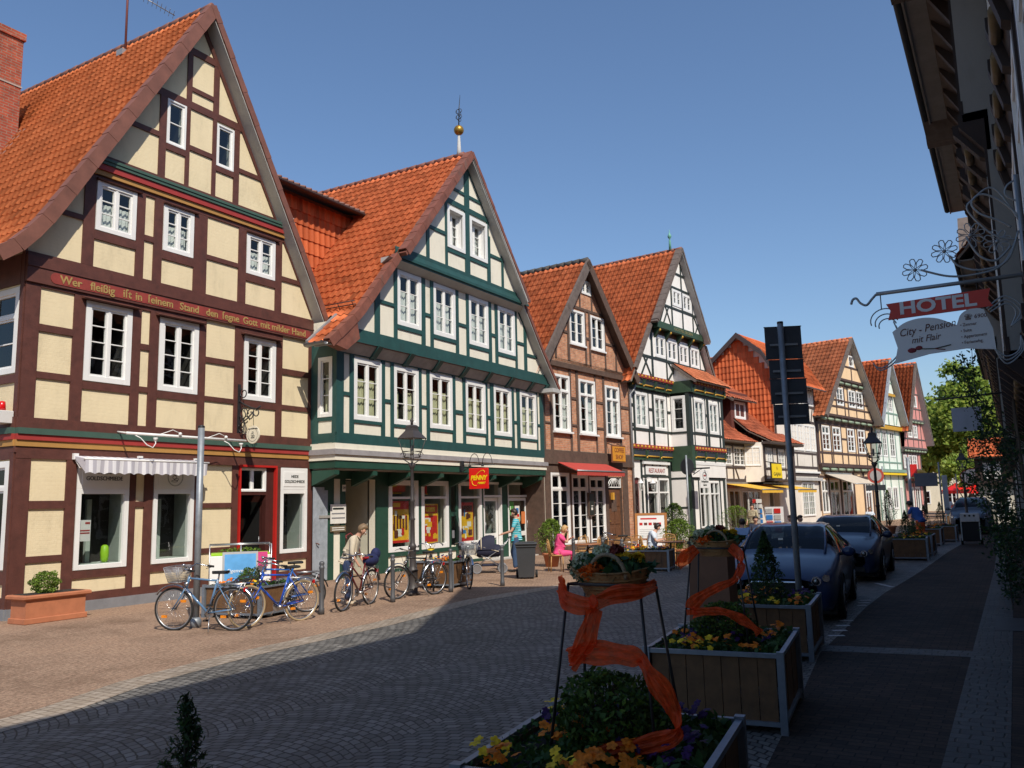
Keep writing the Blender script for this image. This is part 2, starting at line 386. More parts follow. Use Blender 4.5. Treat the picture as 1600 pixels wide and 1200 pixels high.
def slope(parent, path, ya, yb, mat, tw=.22, th=.33, amp=.03, step=.025, thick=.06, name='roof_slope', sub=4):
    """pantiled slope: path [(u,v)...] from eave up to ridge, y from ya (front) to yb (back); real waves and course steps"""
    P = np.array(path, float); seg = np.hypot(*(np.diff(P, axis=0).T)); S = np.concatenate([[0], np.cumsum(seg)]); Lt = S[-1]
    nc = max(1, int(round(Lt/th))); nt = max(1, int(round((yb-ya)/tw))); th = Lt/nc
    ns = nt*sub+1; yy = np.linspace(ya, yb, ns); ph = (np.arange(ns) % sub)/sub
    wave = amp*np.array([1.0, .55, -.35, -.6, -.2, .5])[(np.arange(ns) % sub) if sub <= 6 else 0] if sub == 4 else amp*np.cos(2*np.pi*ph)
    rowsz = []
    for k in range(nc):
        for (s, o_) in ((k*th, step), ((k+1)*th, 0.0)): rowsz.append((s, o_, k))
    V = np.zeros((len(rowsz), ns, 3)); UV = np.zeros((len(rowsz), ns, 2))
    sgn = 1 if P[-1, 0] > P[0, 0] else -1
    rng = np.random.RandomState(3)
    for i, (s, o_, k) in enumerate(rowsz):
        u = np.interp(s, S, P[:, 0]); v = np.interp(s, S, P[:, 1])
        e = 1e-2; du = np.interp(min(s+e, Lt), S, P[:, 0])-np.interp(max(s-e, 0), S, P[:, 0]); dv = np.interp(min(s+e, Lt), S, P[:, 1])-np.interp(max(s-e, 0), S, P[:, 1])
        l = math.hypot(du, dv); nu, nv = -dv/l*sgn, du/l*sgn
        h = wave+o_+.006*rng.randn(ns)*0+(.004*np.sin(yy*1.7+s*.9))
        V[i, :, 0] = u+nu*h; V[i, :, 1] = yy; V[i, :, 2] = v+nv*h
        UV[i, :, 0] = np.arange(ns)/sub; UV[i, :, 1] = k+(.02 if i % 2 == 0 else .98)
    nr = len(rowsz); idx = np.arange(nr*ns).reshape(nr, ns)
    f = np.stack([idx[:-1, :-1], idx[:-1, 1:], idx[1:, 1:], idx[1:, :-1]], -1).reshape(-1, 4)
    me = bpy.data.meshes.new(name); me.from_pydata(V.reshape(-1, 3).tolist(), [], f.tolist()); me.materials.append(mat)
    uvl = me.uv_layers.new(name='tiles'); li = np.zeros(len(me.loops), dtype=np.int32); me.loops.foreach_get('vertex_index', li)
    fr = (np.arange(len(f)) // (ns-1)); row = np.repeat(fr, 4); col = np.repeat(np.arange(len(f)) % (ns-1), 4)
    uu = (col // sub)+.5; vv = (row // 2)+.5
    uvl.data.foreach_set('uv', np.stack([uu, vv], -1).astype(np.float32).ravel())
    me.polygons.foreach_set('use_smooth', (fr % 2 == 0)); me.update()
    o = bpy.data.objects.new(name, me); COL.objects.link(o); o.parent = parent
    # boarding under the tiles
    mb = MB(); q = []
    for i in range(len(P)-1):
        d = P[i+1]-P[i]; d /= np.hypot(*d); n = np.array([-d[1], d[0]])*sgn
        a, b = P[i]-n*.03, P[i+1]-n*.03; a2, b2 = a-n*thick, b-n*thick
        mb.prism([tuple(a), tuple(b), tuple(b2), tuple(a2)], ya+.02, yb-.02, M('boarding', (.2, .16, .13), rough=.9))
    fixnormals(mb.build('roof_boarding', None, o))
    return o
def verge(parent, path, y0, y1, mat, name='verge_tiles', seg=.42, h=.05, drop=.16, w=.05):
    """tile or board capping on the gable edge, laid in overlapping lengths"""
    P = [Vector((p[0], 0, p[1])) for p in path]; mb = MB()
    sgn = 1 if path[-1][0] > path[0][0] else -1
    L_ = [0]
    for a, b in zip(P, P[1:]): L_.append(L_[-1]+(b-a).length)
    def at(s):
        s = max(0, min(L_[-1], s))
        for i in range(len(P)-1):
            if s <= L_[i+1]: return P[i].lerp(P[i+1], (s-L_[i])/(L_[i+1]-L_[i]))
        return P[-1]
    n = max(1, round(L_[-1]/seg)); st = L_[-1]/n
    for k in range(n):
        a, b = at(k*st), at((k+1)*st+.02); d = (b-a).normalized(); nn = Vector((-d.z, 0, d.x))*sgn
        lift = h+.012; t0 = lift+.012; t1 = lift
        poly = [a+nn*t0, b+nn*t1, b-nn*drop, a-nn*(drop+.006)]
        mb.prism([(p.x, p.z) for p in poly], y0-(.006 if k % 2 else 0), y0+.035, mat)
        poly = [a+nn*t0, b+nn*t1, b+nn*(t1-.035), a+nn*(t0-.035)]
        mb.prism([(p.x, p.z) for p in poly], y0+.036, y1, mat)
    return fixnormals(mb.build(name, mat, parent))
def board_under(parent, path, y0, y1, mat, off=.1, t=.025, name='soffit'):
    P = np.array(path, float); sgn = 1 if P[-1, 0] > P[0, 0] else -1; mb = MB()
    for i in range(len(P)-1):
        d = P[i+1]-P[i]; d /= np.hypot(*d); n = np.array([-d[1], d[0]])*sgn
        a, b = P[i]-n*off, P[i+1]-n*off; a2, b2 = a-n*t, b-n*t
        mb.prism([tuple(a), tuple(b), tuple(b2), tuple(a2)], y0, y1, mat)
    return fixnormals(mb.build(name, mat, parent))
def ridge(parent, u, v, ya, yb, mat, r=.11, name='ridge_tiles'):
    mb = MB(); n = int((yb-ya)/.38); st = (yb-ya)/n
    for k in range(n):
        a = ya+k*st; mb.tube([(u, a, v-.02), (u, a+st+.03, v-.035)], [r, r*.88], 10, mat)
    return mb.build(name, mat, parent)
def gutter(parent, u, v, ya, yb, mat=None, r=.07):
    mb = MB(); V = []; n = 8
    for y in (ya, yb):
        for k in range(n+1): t = math.pi+math.pi*k/n; V.append((u+r*math.cos(t), y, v+r*math.sin(t)))
        for k in range(n+1): t = 2*math.pi-math.pi*k/n; V.append((u+(r-.008)*math.cos(t), y, v+(r-.008)*math.sin(t)))
    m = 2*(n+1); F = [(i, (i+1) % m, (i+1) % m+m, i+m) for i in range(m)]
    F += [tuple(range(n+1)), tuple(range(m, m+n+1))]
    mb.add(V, F, mat or ZINC, True); return mb.build('gutter', mat or ZINC, parent)
def gutter_x(parent, u0, u1, y, v, mat=None, r=.07):
    mb = MB(); V = []; n = 8
    for x in (u0, u1):
        for k in range(n+1): t = math.pi+math.pi*k/n; V.append((x, y+r*math.cos(t), v+r*math.sin(t)))
        for k in range(n+1): t = 2*math.pi-math.pi*k/n; V.append((x, y+(r-.008)*math.cos(t), v+(r-.008)*math.sin(t)))
    m = 2*(n+1); F = [(i, (i+1) % m, (i+1) % m+m, i+m) for i in range(m)]
    F += [tuple(range(n+1)), tuple(range(m, m+n+1))]
    mb.add(V, F, mat or ZINC, True); return mb.build('gutter', mat or ZINC, parent)
def band(parent, u0, u1, y, strips, name='painted_band', ends=True, side=0):
    """stack of painted mouldings: strips [(v0,v1,proud,mat)]"""
    mb = MB()
    for (v0, v1, p, m) in strips: mb.box(u0-(p if side else 0), u1, y-p, y+.02, v0, v1, m)
    return mb.build(name, strips[0][3], parent)
def letters_on(parent, s, u, v, y, size, mat, sx=1, **k):
    return text_mesh(s, size, .004, mat, parent, loc=(u, y, v), rot=(R(90), 0, 0), font_sx=sx, **k)
def sidewalls(parent, w, depth, v0, v1, mat, left=True, right=True, peak=None):
    mb = MB()
    if left: mb.add([(0, 0.001, v0), (0, depth, v0), (0, depth, v1), (0, 0.001, v1)], [(0, 1, 2, 3)], mat)
    if right: mb.add([(w, 0.001, v0), (w, depth, v0), (w, depth, v1), (w, 0.001, v1)], [(0, 1, 2, 3)], mat)
    V = [(0, depth, v0), (w, depth, v0), (w, depth, v1), (0, depth, v1)]
    if peak: V.insert(3, (peak[0], depth, peak[1]))
    mb.add(V, [tuple(range(len(V)))], mat)
    return mb.build('side_walls', mat, parent)
# ------------------------------------------------------------------ ground sheets
def cobble_mat(name, c_lo, c_hi, mortar, W=1.5, bw=.115, rh=.1, arc=.3, bump=.8, dist=.012):
    m, nt, b = new_mat(name); L = nt.links.new
    tc = N(nt, 'ShaderNodeTexCoord'); sep = N(nt, 'ShaderNodeSeparateXYZ')
    nz0 = N(nt, 'ShaderNodeTexNoise'); nz0.inputs['Scale'].default_value = 1.6; L(tc.outputs['Object'], nz0.inputs['Vector'])
    nz1 = N(nt, 'ShaderNodeTexNoise'); nz1.inputs['Scale'].default_value = 9; L(tc.outputs['Object'], nz1.inputs['Vector'])
    s0 = N(nt, 'ShaderNodeVectorMath', operation='SCALE'); s0.inputs['Scale'].default_value = .13; L(nz0.outputs['Color'], s0.inputs[0])
    s1 = N(nt, 'ShaderNodeVectorMath', operation='SCALE'); s1.inputs['Scale'].default_value = .028; L(nz1.outputs['Color'], s1.inputs[0])
    a0 = N(nt, 'ShaderNodeVectorMath', operation='ADD'); L(tc.outputs['Object'], a0.inputs[0]); L(s0.outputs[0], a0.inputs[1])
    a1 = N(nt, 'ShaderNodeVectorMath', operation='ADD'); L(a0.outputs[0], a1.inputs[0]); L(s1.outputs[0], a1.inputs[1])
    L(a1.outputs[0], sep.inputs[0])
    def mth(op, a, b_=None, c=None):
        n = N(nt, 'ShaderNodeMath', operation=op)
        for i, x in enumerate((a, b_, c)):
            if x is None: continue
            if isinstance(x, (int, float)): n.inputs[i].default_value = x
            else: L(x, n.inputs[i])
        return n.outputs[0]
    q = mth('DIVIDE', sep.outputs[0], W); fr = mth('SUBTRACT', mth('FRACT', q), .5)
    v2 = mth('ADD', sep.outputs[1], mth('MULTIPLY', mth('MULTIPLY', fr, fr), arc*4*W*.62))
    # stretch along the arc so stones keep their width on the flanks
    cb = N(nt, 'ShaderNodeCombineXYZ'); L(sep.outputs[0], cb.inputs[0]); L(v2, cb.inputs[1])
    br = N(nt, 'ShaderNodeTexBrick'); L(cb.outputs[0], br.inputs['Vector']); br.inputs['Scale'].default_value = 1
    br.inputs['Brick Width'].default_value = bw; br.inputs['Row Height'].default_value = rh; br.inputs['Mortar Size'].default_value = .011; br.inputs['Mortar Smooth'].default_value = .6
    br.inputs['Color1'].default_value = (*c_lo, 1); br.inputs['Color2'].default_value = (*c_hi, 1); br.inputs['Mortar'].default_value = (*mortar, 1); br.inputs['Bias'].default_value = 0
    n1 = N(nt, 'ShaderNodeTexNoise'); n1.inputs['Scale'].default_value = .8; n1.inputs['Detail'].default_value = 9; n1.inputs['Roughness'].default_value = .7; L(tc.outputs['Object'], n1.inputs['Vector'])
    rp = ramp(nt, n1.outputs[0], [(.3, (.66, .66, .66)), (.7, (1.25, 1.22, 1.18))])
    mx = N(nt, 'ShaderNodeMix', data_type='RGBA', blend_type='MULTIPLY'); mx.inputs[0].default_value = 1; L(br.outputs['Color'], mx.inputs[6]); L(rp.outputs[0], mx.inputs[7])
    L(mx.outputs[2], b.inputs['Base Color']); b.inputs['Roughness'].default_value = .62; b.inputs['Specular IOR Level'].default_value = .4
    n2 = N(nt, 'ShaderNodeTexNoise'); n2.inputs['Scale'].default_value = 30; n2.inputs['Detail'].default_value = 4; L(tc.outputs['Object'], n2.inputs['Vector'])
    hh = mth('MULTIPLY_ADD', n2.outputs[0], .35, mth('SUBTRACT', 1, br.outputs['Fac']))
    bp = N(nt, 'ShaderNodeBump'); bp.inputs['Strength'].default_value = bump; bp.inputs['Distance'].default_value = dist; L(hh, bp.inputs['Height']); L(bp.outputs[0], b.inputs['Normal'])
    MATS[name] = m; return m
def paver_mat(name, c1, c2, mortar, bw=.2, rh=.1, blotch=((.58, .55, .52), (1.2, 1.18, 1.15)), rot=0, bump=.4, grit=.25):
    m, nt, b = new_mat(name); L = nt.links.new
    tc = N(nt, 'ShaderNodeTexCoord'); mp = N(nt, 'ShaderNodeMapping'); mp.inputs['Rotation'].default_value = (0, 0, rot); L(tc.outputs['Object'], mp.inputs[0])
    br = N(nt, 'ShaderNodeTexBrick'); L(mp.outputs[0], br.inputs['Vector']); br.inputs['Scale'].default_value = 1
    br.inputs['Brick Width'].default_value = bw; br.inputs['Row Height'].default_value = rh; br.inputs['Mortar Size'].default_value = .006
    br.inputs['Color1'].default_value = (*c1, 1); br.inputs['Color2'].default_value = (*c2, 1); br.inputs['Mortar'].default_value = (*mortar, 1)
    n1 = N(nt, 'ShaderNodeTexNoise'); n1.inputs['Scale'].default_value = .55; n1.inputs['Detail'].default_value = 12; n1.inputs['Roughness'].default_value = .72; L(tc.outputs['Object'], n1.inputs['Vector'])
    rp = ramp(nt, n1.outputs[0], [(.32, blotch[0]), (.5, (1, 1, 1)), (.7, blotch[1])])
    mx = N(nt, 'ShaderNodeMix', data_type='RGBA', blend_type='MULTIPLY'); mx.inputs[0].default_value = 1; L(br.outputs['Color'], mx.inputs[6]); L(rp.outputs[0], mx.inputs[7])
    n3 = N(nt, 'ShaderNodeTexNoise'); n3.inputs['Scale'].default_value = 22; n3.inputs['Detail'].default_value = 8; n3.inputs['Roughness'].default_value = .8; L(tc.outputs['Object'], n3.inputs['Vector'])
    r3 = ramp(nt, n3.outputs[0], [(.35, (1-grit*1.6,)*3), (.65, (1+grit,)*3)])
    m2_ = N(nt, 'ShaderNodeMix', data_type='RGBA', blend_type='MULTIPLY'); m2_.inputs[0].default_value = 1; L(mx.outputs[2], m2_.inputs[6]); L(r3.outputs[0], m2_.inputs[7])
    L(m2_.outputs[2], b.inputs['Base Color']); b.inputs['Roughness'].default_value = .85; b.inputs['Specular IOR Level'].default_value = .25
    bp = N(nt, 'ShaderNodeBump'); bp.inputs['Strength'].default_value = bump; bp.inputs['Distance'].default_value = .006; bp.invert = True; L(br.outputs['Fac'], bp.inputs['Height']); L(bp.outputs[0], b.inputs['Normal'])
    MATS[name] = m; return m
COBB = cobble_mat('road_cobbles', (.1, .096, .09), (.215, .205, .19), (.022, .021, .02))
PALE = cobble_mat('pale_setts', (.29, .235, .18), (.38, .32, .26), (.2, .155, .115), arc=0, bw=.12, rh=.11, bump=.6)
PAVE = paver_mat('sandy_pavers', (.35, .235, .16), (.31, .2, .135), (.27, .175, .12), rot=1.1, bw=.16, rh=.08, bump=.25, grit=.4)
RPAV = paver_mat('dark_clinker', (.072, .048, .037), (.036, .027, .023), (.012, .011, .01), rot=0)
def sheet(name, pts, z, mat):
    mb = MB(); mb.add([(x, y, z) for x, y in pts], [tuple(range(len(pts)))], mat); return tag(mb.build(name, mat), kind='structure')
E0 = [(-7.6, -15), (-7.7, 3), (-8.08, 5.1), (-8.55, 6.3), (-8.85, 8.2), (-8.95, 11.2), (-9.2, 13.2), (-9.35, 14.6), (-9.25, 16), (-9.06, 17.5), (-8.95, 18.5), (-8.6, 21), (-8.1, 25), (-7.2, 32), (-6.0, 42), (-4.0, 60), (0, 90), (8, 130)]
mb = MB(); mb.add([(-600, -300, -.004), (600, -300, -.004), (600, 900, -.004), (-600, 900, -.004)], [(0, 1, 2, 3)]); tag(mb.build('ground', M('earth', (.16, .13, .1), rough=.95)), kind='structure')
def strip(name, A, B, z, mat):
    mb = MB(); n = len(A); mb.add([(x, y, z) for x, y in A]+[(x, y, z) for x, y in B], [(i, i+1, n+i+1, n+i) for i in range(n-1)], mat); return tag(mb.build(name, mat), kind='structure')
strip('pavement', [(x-26, y) for x, y in E0], E0, .0, PAVE)
strip('kerb_strip', [(x-.42, y) for x, y in E0], [(x+.03, y) for x, y in E0], .005, PALE)
RE = [(-1.35, -15), (-1.35, 3), (-1.5, 5.1), (-1.7, 6.3), (-1.9, 8.2), (-2.25, 11.2), (-2.3, 13.2), (-2.35, 14.6), (-2.4, 16), (-2.4, 17.5), (-2.4, 18.5), (-2.3, 21), (-2.2, 25), (-2.1, 32), (-1.8, 42), (-.5, 60), (3, 90), (11, 130)]
strip('road', [(x, y) for x, y in E0], RE, .001, COBB)
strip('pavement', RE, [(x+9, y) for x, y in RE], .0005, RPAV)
SETT = cobble_mat('grey_setts', (.04, .04, .04), (.07, .07, .07), (.02, .02, .02), arc=0, bw=.16, rh=.14, bump=.8)
sheet('gutter_strip', [(-.62, 2), (-.2, 2), (-.2, 60), (-1.0, 60), (-.62, 25)], .0045, SETT)
sheet('crossing_strip', [(-2.3, 11.3), (-.62, 11.55), (-.62, 12.0), (-2.3, 11.75)], .0046, SETT)
WM = M('road_marking_white', (.5, .5, .5), rough=.8, var=.4, scale=30)
mb = MB()
for (x, y_, l, w) in ((-2.3, 12.6, .22, .1), (-2.34, 13.1, .2, .1), (-2.38, 13.6, .2, .1), (-2.42, 14.15, .2, .1), (-2.5, 16.2, .16, .1), (-2.52, 16.6, .2, .1), (-2.55, 17.0, .2, .1), (-2.6, 20.0, .1, .9), (-2.9, 21.0, .16, .1), (-2.9, 16.9, .2, .1)):
    a = .5; c, s = math.cos(a), math.sin(a)
    mb.add([(x+dx*c-dy*s, y_+dx*s+dy*c, .0075) for dx, dy in ((-l/2, -w/2), (l/2, -w/2), (l/2, w/2), (-l/2, w/2))], [(0, 1, 2, 3)])
tag(mb.build('parking_marks', WM), kind='structure')
sheet('manhole_cover', [(-.42, 13.9), (-.05, 13.9), (-.05, 15.3), (-.42, 15.3)], .009, M('cast_iron', (.05, .05, .055), rough=.6, metal=.4))
# ------------------------------------------------------------------ house 1: cream panels, maroon timber, goldsmith's shop
T1 = M('maroon_timber', (.1, .033, .023), rough=.6, var=.25, scale=5, stain=(.06, .026, .018), bump=.15)
P1 = plaster('cream_panel', (.76, .635, .41))
GRN = M('band_green', (.05, .1, .075), rough=.6, var=.12); RED = M('band_red', (.34, .035, .03), rough=.6, var=.1); YEL = M('band_ochre', (.42, .22, .06), rough=.6, var=.1)
TILE1 = tile_mat('clay_tiles_orange', (.74, .2, .065), dirt=.2, var=.22)
VERG = M('brown_verge_tile', (.19, .075, .05), rough=.6, var=.25, scale=3)
h1 = house_root('half_timbered_house', 'cream panelled half-timbered gable house with maroon beams, goldsmith shop below', -16.1, 8.93, 0)
W1 = 7.86; y = 0
gl = [(0, 6.9), (W1, 6.9), (7.78, 7.15), (6.83, 8.8), (3.9, 13.8), (.95, 8.95), (0, 7.35)]
gf_wins = [(1.24, 2.40, .8, 3.0), (3.0, 4.05, .8, 3.0), (6.7, 7.64, .8, 2.96)]
f1_wins = [(1.25, 2.31, 4.59, 6.26), (3.0, 4.05, 4.57, 6.23), (5.42, 6.46, 4.6, 6.2)]
f2_wins = [(1.36, 2.30, 7.8, 8.89), (3.0, 3.82, 7.77, 8.86), (5.43, 6.38, 7.79, 8.85)]
f3_wins = [(2.99, 3.51, 10.32, 11.42), (4.41, 4.94, 10.27, 11.36)]
door1 = (5.34, 6.56, .16, 3.0)
def ins(l, k=.03): return [(a+k, b-k, c+k, d-k) for a, b, c, d in l]
wall(h1, [[(0, .2), (W1, .2), (W1, 6.9), (0, 6.9)], gl], ins(gf_wins)+ins(f1_wins)+ins(f2_wins)+ins(f3_wins)+[door1], 0, P1, revmat=WHITE)
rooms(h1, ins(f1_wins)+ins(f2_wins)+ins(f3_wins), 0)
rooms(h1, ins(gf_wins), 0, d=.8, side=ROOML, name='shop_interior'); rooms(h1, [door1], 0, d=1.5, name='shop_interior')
mb = MB(); mb.box(-.02, 5.3, -.05, .1, 0, .2, STONE); mb.box(6.6, W1+.02, -.05, .1, 0, .2, STONE); mb.box(5.3, 6.6, -.28, .4, 0, .15, STONE); mb.build('plinth', STONE, h1)
rc = [(0, .29, .36, 2.97), (1.0, 1.22, .36, 2.97), (2.41, 2.56, .36, 2.97), (2.77, 2.98, .36, 2.97), (4.06, 4.28, .36, 2.97), (5.14, 5.32, .36, 2.97), (6.58, 6.69, .36, 2.97), (7.65, W1, .36, 2.97),
      (.29, 1.0, 2.02, 2.17), (.29, 1.0, 1.01, 1.13), (1.22, 2.41, .64, .79), (2.56, 2.77, 2.02, 2.14), (2.98, 4.06, .64, .79), (4.28, 5.14, 1.98, 2.09), (4.28, 5.14, .95, 1.06), (6.69, 7.65, .64, .79)]
rc += [(0, 5.3, .2, .36), (6.6, W1, .2, .36), (0, W1, 2.97, 3.08)]
# first floor
rc += [(0, .29, 3.75, 6.39), (.99, 1.24, 3.75, 6.39), (2.32, 2.53, 3.75, 6.39), (2.75, 2.98, 3.75, 6.39), (4.06, 4.26, 3.75, 6.39), (5.13, 5.4, 3.75, 6.39), (6.48, 6.69, 3.75, 6.39), (7.65, W1, 3.75, 6.39),
       (.29, .99, 5.46, 5.6), (.29, .99, 4.53, 4.66), (1.24, 2.32, 4.42, 4.57), (2.53, 2.75, 5.42, 5.55), (2.53, 2.75, 4.49, 4.61), (2.98, 4.06, 4.4, 4.56), (4.26, 5.13, 5.37, 5.5), (4.26, 5.13, 4.46, 4.57), (5.4, 6.48, 4.42, 4.58), (6.69, 7.65, 5.38, 5.53), (6.69, 7.65, 4.46, 4.58),
       (1.24, 2.32, 6.27, 6.39), (2.98, 4.06, 6.24, 6.39), (5.4, 6.48, 6.21, 6.39), (2.53, 2.75, 6.3, 6.39), (.29, .99, 6.33, 6.39)]
timber(h1, 0, rc, T1)
rc = [(-.02, W1+.02, 6.92, 7.0), (1.09, 1.34, 7.0, 8.92), (2.32, 2.52, 7.0, 8.92), (2.76, 2.98, 7.0, 8.92), (3.84, 4.21, 7.0, 8.92), (5.17, 5.41, 7.0, 8.92), (6.4, 6.62, 7.0, 8.92),
      (.3, 1.09, 7.92, 8.03), (1.34, 2.32, 7.6, 7.78), (2.52, 2.76, 7.87, 8.0), (2.98, 3.84, 7.57, 7.76), (4.21, 5.17, 7.86, 7.97), (5.41, 6.4, 7.6, 7.78), (6.62, 7.6, 7.86, 7.98), (1.1, 7, 8.9, 9.0),
      (.9, 7.1, 9.37, 9.48),
      (2.8, 2.98, 9.48, 11.42), (3.52, 3.63, 9.48, 11.42), (4.29, 4.40, 9.48, 11.42), (4.95, 5.12, 9.48, 11.42), (2, 6, 11.42, 11.6), (2.98, 3.52, 10.17, 10.31), (3.63, 4.29, 10.38, 10.5), (4.4, 4.95, 10.13, 10.26), (1.6, 2.8, 10.4, 10.52), (5.12, 6.3, 10.33, 10.44),
      (3.51, 3.65, 11.6, 12.8), (4.29, 4.45, 11.6, 12.8), (3, 5, 12.8, 12.97), (3.65, 4.29, 11.87, 11.98)]
dg = [(.93, 8.9, 3.9, 13.75, .16), (3.9, 13.75, 6.85, 8.75, .16), (6.83, 8.8, 7.8, 7.1, .16), (0, 7.3, .95, 8.95, .16)]
timber(h1, 0, rc, T1, clipp=gl, name='gable_timber_frame', diags=dg)
# carved inscription beam
mb = MB(); mb.box(-.02, W1+.03, -.075, .02, 6.39, 6.92, T1); mb.box(-.02, W1+.03, -.095, -.075, 6.70, 6.725, T1); ob = mb.build('inscription_beam', T1, h1)
REDS = M('inscription_red', (.24, .035, .026), rough=.7, var=.3); GOLD = M('inscription_gold', (.36, .24, .08), rough=.6, var=.2, scale=9)
mb = MB(); n = 14; pl = [(.55+.11*math.cos(math.pi/2+math.pi*k/n), 6.55+.11*math.sin(math.pi/2+math.pi*k/n)) for k in range(n+1)]+[(7.55+.11*math.cos(-math.pi/2+math.pi*k/n), 6.55+.11*math.sin(-math.pi/2+math.pi*k/n)) for k in range(n+1)]
mb.prism(pl, -.085, -.07, REDS); mb.build('inscription_panel', REDS, ob)
for s, u in (('Wer', .86), ('flei\u00dfig', 1.55), ('i\u017ft', 2.12), ('in', 2.4), ('\u017feinem', 2.95), ('Stand', 3.72), ('den', 4.36), ('\u017fegne', 4.92), ('Gott', 5.53), ('mit', 6.02), ('milder', 6.55), ('Hand', 7.2)):
    letters_on(ob, s, u, 6.545, -.09, .235, GOLD, sx=1.02, bold=.004)
# stepped painted bands
mb = MB()
def bnd(v0, v1, p, m, u0=0, u1=W1): mb.box(u0-.03, u1, -p, .01, v0, v1, m)
bnd(3.545, 3.75, .07, T1); bnd(3.43, 3.545, .12, GRN); bnd(3.32, 3.43, .09, RED); bnd(3.2, 3.32, .06, YEL); bnd(3.08, 3.2, .035, T1)
mb.build('painted_band', T1, h1)
mb = MB(); bnd(9.31, 9.37, .17, GRN, 1.3, 6.85); bnd(9.24, 9.305, .15, GRN, 1.3, 6.85); bnd(9.11, 9.235, .12, RED, 1.2, 6.9); bnd(9.0, 9.105, .08, YEL, 1.1, 6.95); mb.build('painted_band', GRN, h1)
for (a, b, c, d) in f1_wins: window(h1, a, b, c, d, 0, rows=4, fw=.12)
mb = MB()
for (a, b, c, d) in f1_wins: mb.prism([(-.16, d+.02), (.0, d+.09), (.0, d+.02), (-.14, d+.0)], a-.12, b+.12, T1, axis='x')
for (a, b, c, d) in f2_wins: mb.prism([(-.10, d+.02), (.0, d+.06), (.0, d+.01), (-.09, d+.0)], a-.03, b+.1, T1, axis='x')
mb.build('window_hoods', T1, h1)
for (a, b, c, d) in f2_wins: window(h1, a, b, c, d, 0, rows=3, fw=.1, curtain=(CURT, .62, 'full'))
for (a, b, c, d) in f3_wins: window(h1, a, b, c, d, 0, cols=1, rows=2, fw=.05, sf=.045, glass=DGLASS)
# shop windows with sign boards
BLK = M('sign_black', (.02, .025, .02), rough=.5, var=0)
def shopwin(parent, a, b, c, d, tr, y=0, txt=None, emblem=False, size=.1, x=.1):
    o = window(parent, a, b, c, tr, y, cols=1, rows=1, fw=x, sf=0, name='shop_window')
    m2 = MB(); m2.box(a, b, y-.034, y+.06, tr, d, WHITE, .004); m2.box(a+.1, b-.1, y-.045, y-.03, tr+.08, d-.1, WHITE, .004)
    s = m2.build('sign_board', WHITE, parent)
    if txt:
        for i, t in enumerate(txt): letters_on(s, t, (a+b)/2, tr+.34-i*.13, y-.05, size, BLK, sx=.95)
    if emblem:
        m3_ = MB(); cx, cz = (a+b)/2, tr+.27
        for rr in (.2, .185): m3_.tube([(cx+rr*math.cos(2*math.pi*k/32), y-.047, cz+rr*math.sin(2*math.pi*k/32)) for k in range(32)], .003, 4, BLK, closed=True)
        for (px, pz, r1, r2_) in ((0, .06, .03, .025), (-.02, -.01, .05, .04), (.03, -.05, .055, .025), (-.02, -.09, .08, .02)):
            m3_.tube([(cx+px+r1*math.cos(2*math.pi*k/16), y-.047, cz+pz+r2_*math.sin(2*math.pi*k/16)) for k in range(16)], .005, 4, BLK, closed=True)
        m3_.build('emblem', BLK, s)
    return o
shopwin(h1, 1.24, 2.40, .8, 3.0, 2.4, txt=['HEIDE', 'GOLDSCHMIEDE'], size=.115)
shopwin(h1, 3.0, 4.05, .8, 3.0, 2.4, emblem=True)
shopwin(h1, 6.7, 7.64, .8, 2.96, 2.4, txt=['HEIDE', 'GOLDSCHMIEDE'], size=.1)
# red door case, open door and transom light
REDP = M('door_red', (.45, .02, .015), rough=.35, var=.08); DBR = M('door_brown', (.06, .018, .014), rough=.45, var=.2)
mb = MB(); a, b, c, d = door1
mb.box(a, a+.05, -.06, .15, c, d, REDP); mb.box(b-.05, b, -.06, .15, c, d, REDP); mb.box(a+.05, b-.05, -.058, .148, d-.05, d, REDP)
mb.box(b-.3, b-.05, .03, .16, c, d-.05, DBR); mb.box(a+.05, b-.3, .03, .12, 2.27, 2.34, DBR); dc = mb.build('door_case', REDP, h1)
mb = MB(); mb.box(0, .04, 0, .8, .17, 2.25, DBR); mb.box(-.005, .045, .12, .68, .9, 2.1, M('door_glass_dark', (.02, .02, .02), rough=.05, var=0)); dr = mb.build('door', DBR, h1, loc=(a+.95, .15, 0)); 
mb = MB(); mb.tube([(-.03, .1, 1.05), (-.03, .1, 1.25)], .012, 6, ZINC); mb.build('door_handle', ZINC, dr)
window(h1, a+.06, b-.31, 2.35, d-.06, .05, cols=2, rows=1, fw=.05, sf=.02, glass=DGLASS, name='transom_window')
# goods seen in the shop windows
mb = MB(); mb.box(1.3, 2.35, .1, .75, .84, .9, ROOML); mb.box(3.05, 4.0, .1, .75, .84, .9, ROOML); mb.box(1.85, 1.95, .55, .62, .9, 2.2, ROOML); mb.box(3.55, 3.63, .55, .62, .9, 2.2, ROOML)
mb.build('display_shelf', ROOML, h1)
LIME = M('lime', (.3, .55, .02), rough=.5, var=.1)
mb = MB(); mb.lathe([(.04, 0), (.075, .05), (.085, .2), (.07, .33), (.03, .36)], 14, LIME, (2.12, .3, .9)); tag(mb.build('vase', LIME, None), 'lime green vase standing in the left goldsmith window', 'vase').matrix_world = Matrix.Translation((-16.1, 8.93, 0)) @ Matrix.Rotation(R(90), 4, 'Z')
mb = MB(); mb.box(1.35, 1.62, .05, .055, 1.36, 1.78, M('paper', (.7, .68, .66), var=.05)); mb.box(1.5, 1.6, .045, .05, 1.7, 1.74, RED); mb.box(1.35, 1.6, .045, .05, 1.56, 1.585, RED); mb.box(1.35, 1.6, .045, .05, 1.51, 1.535, RED)
mb.build('poster', None, h1)
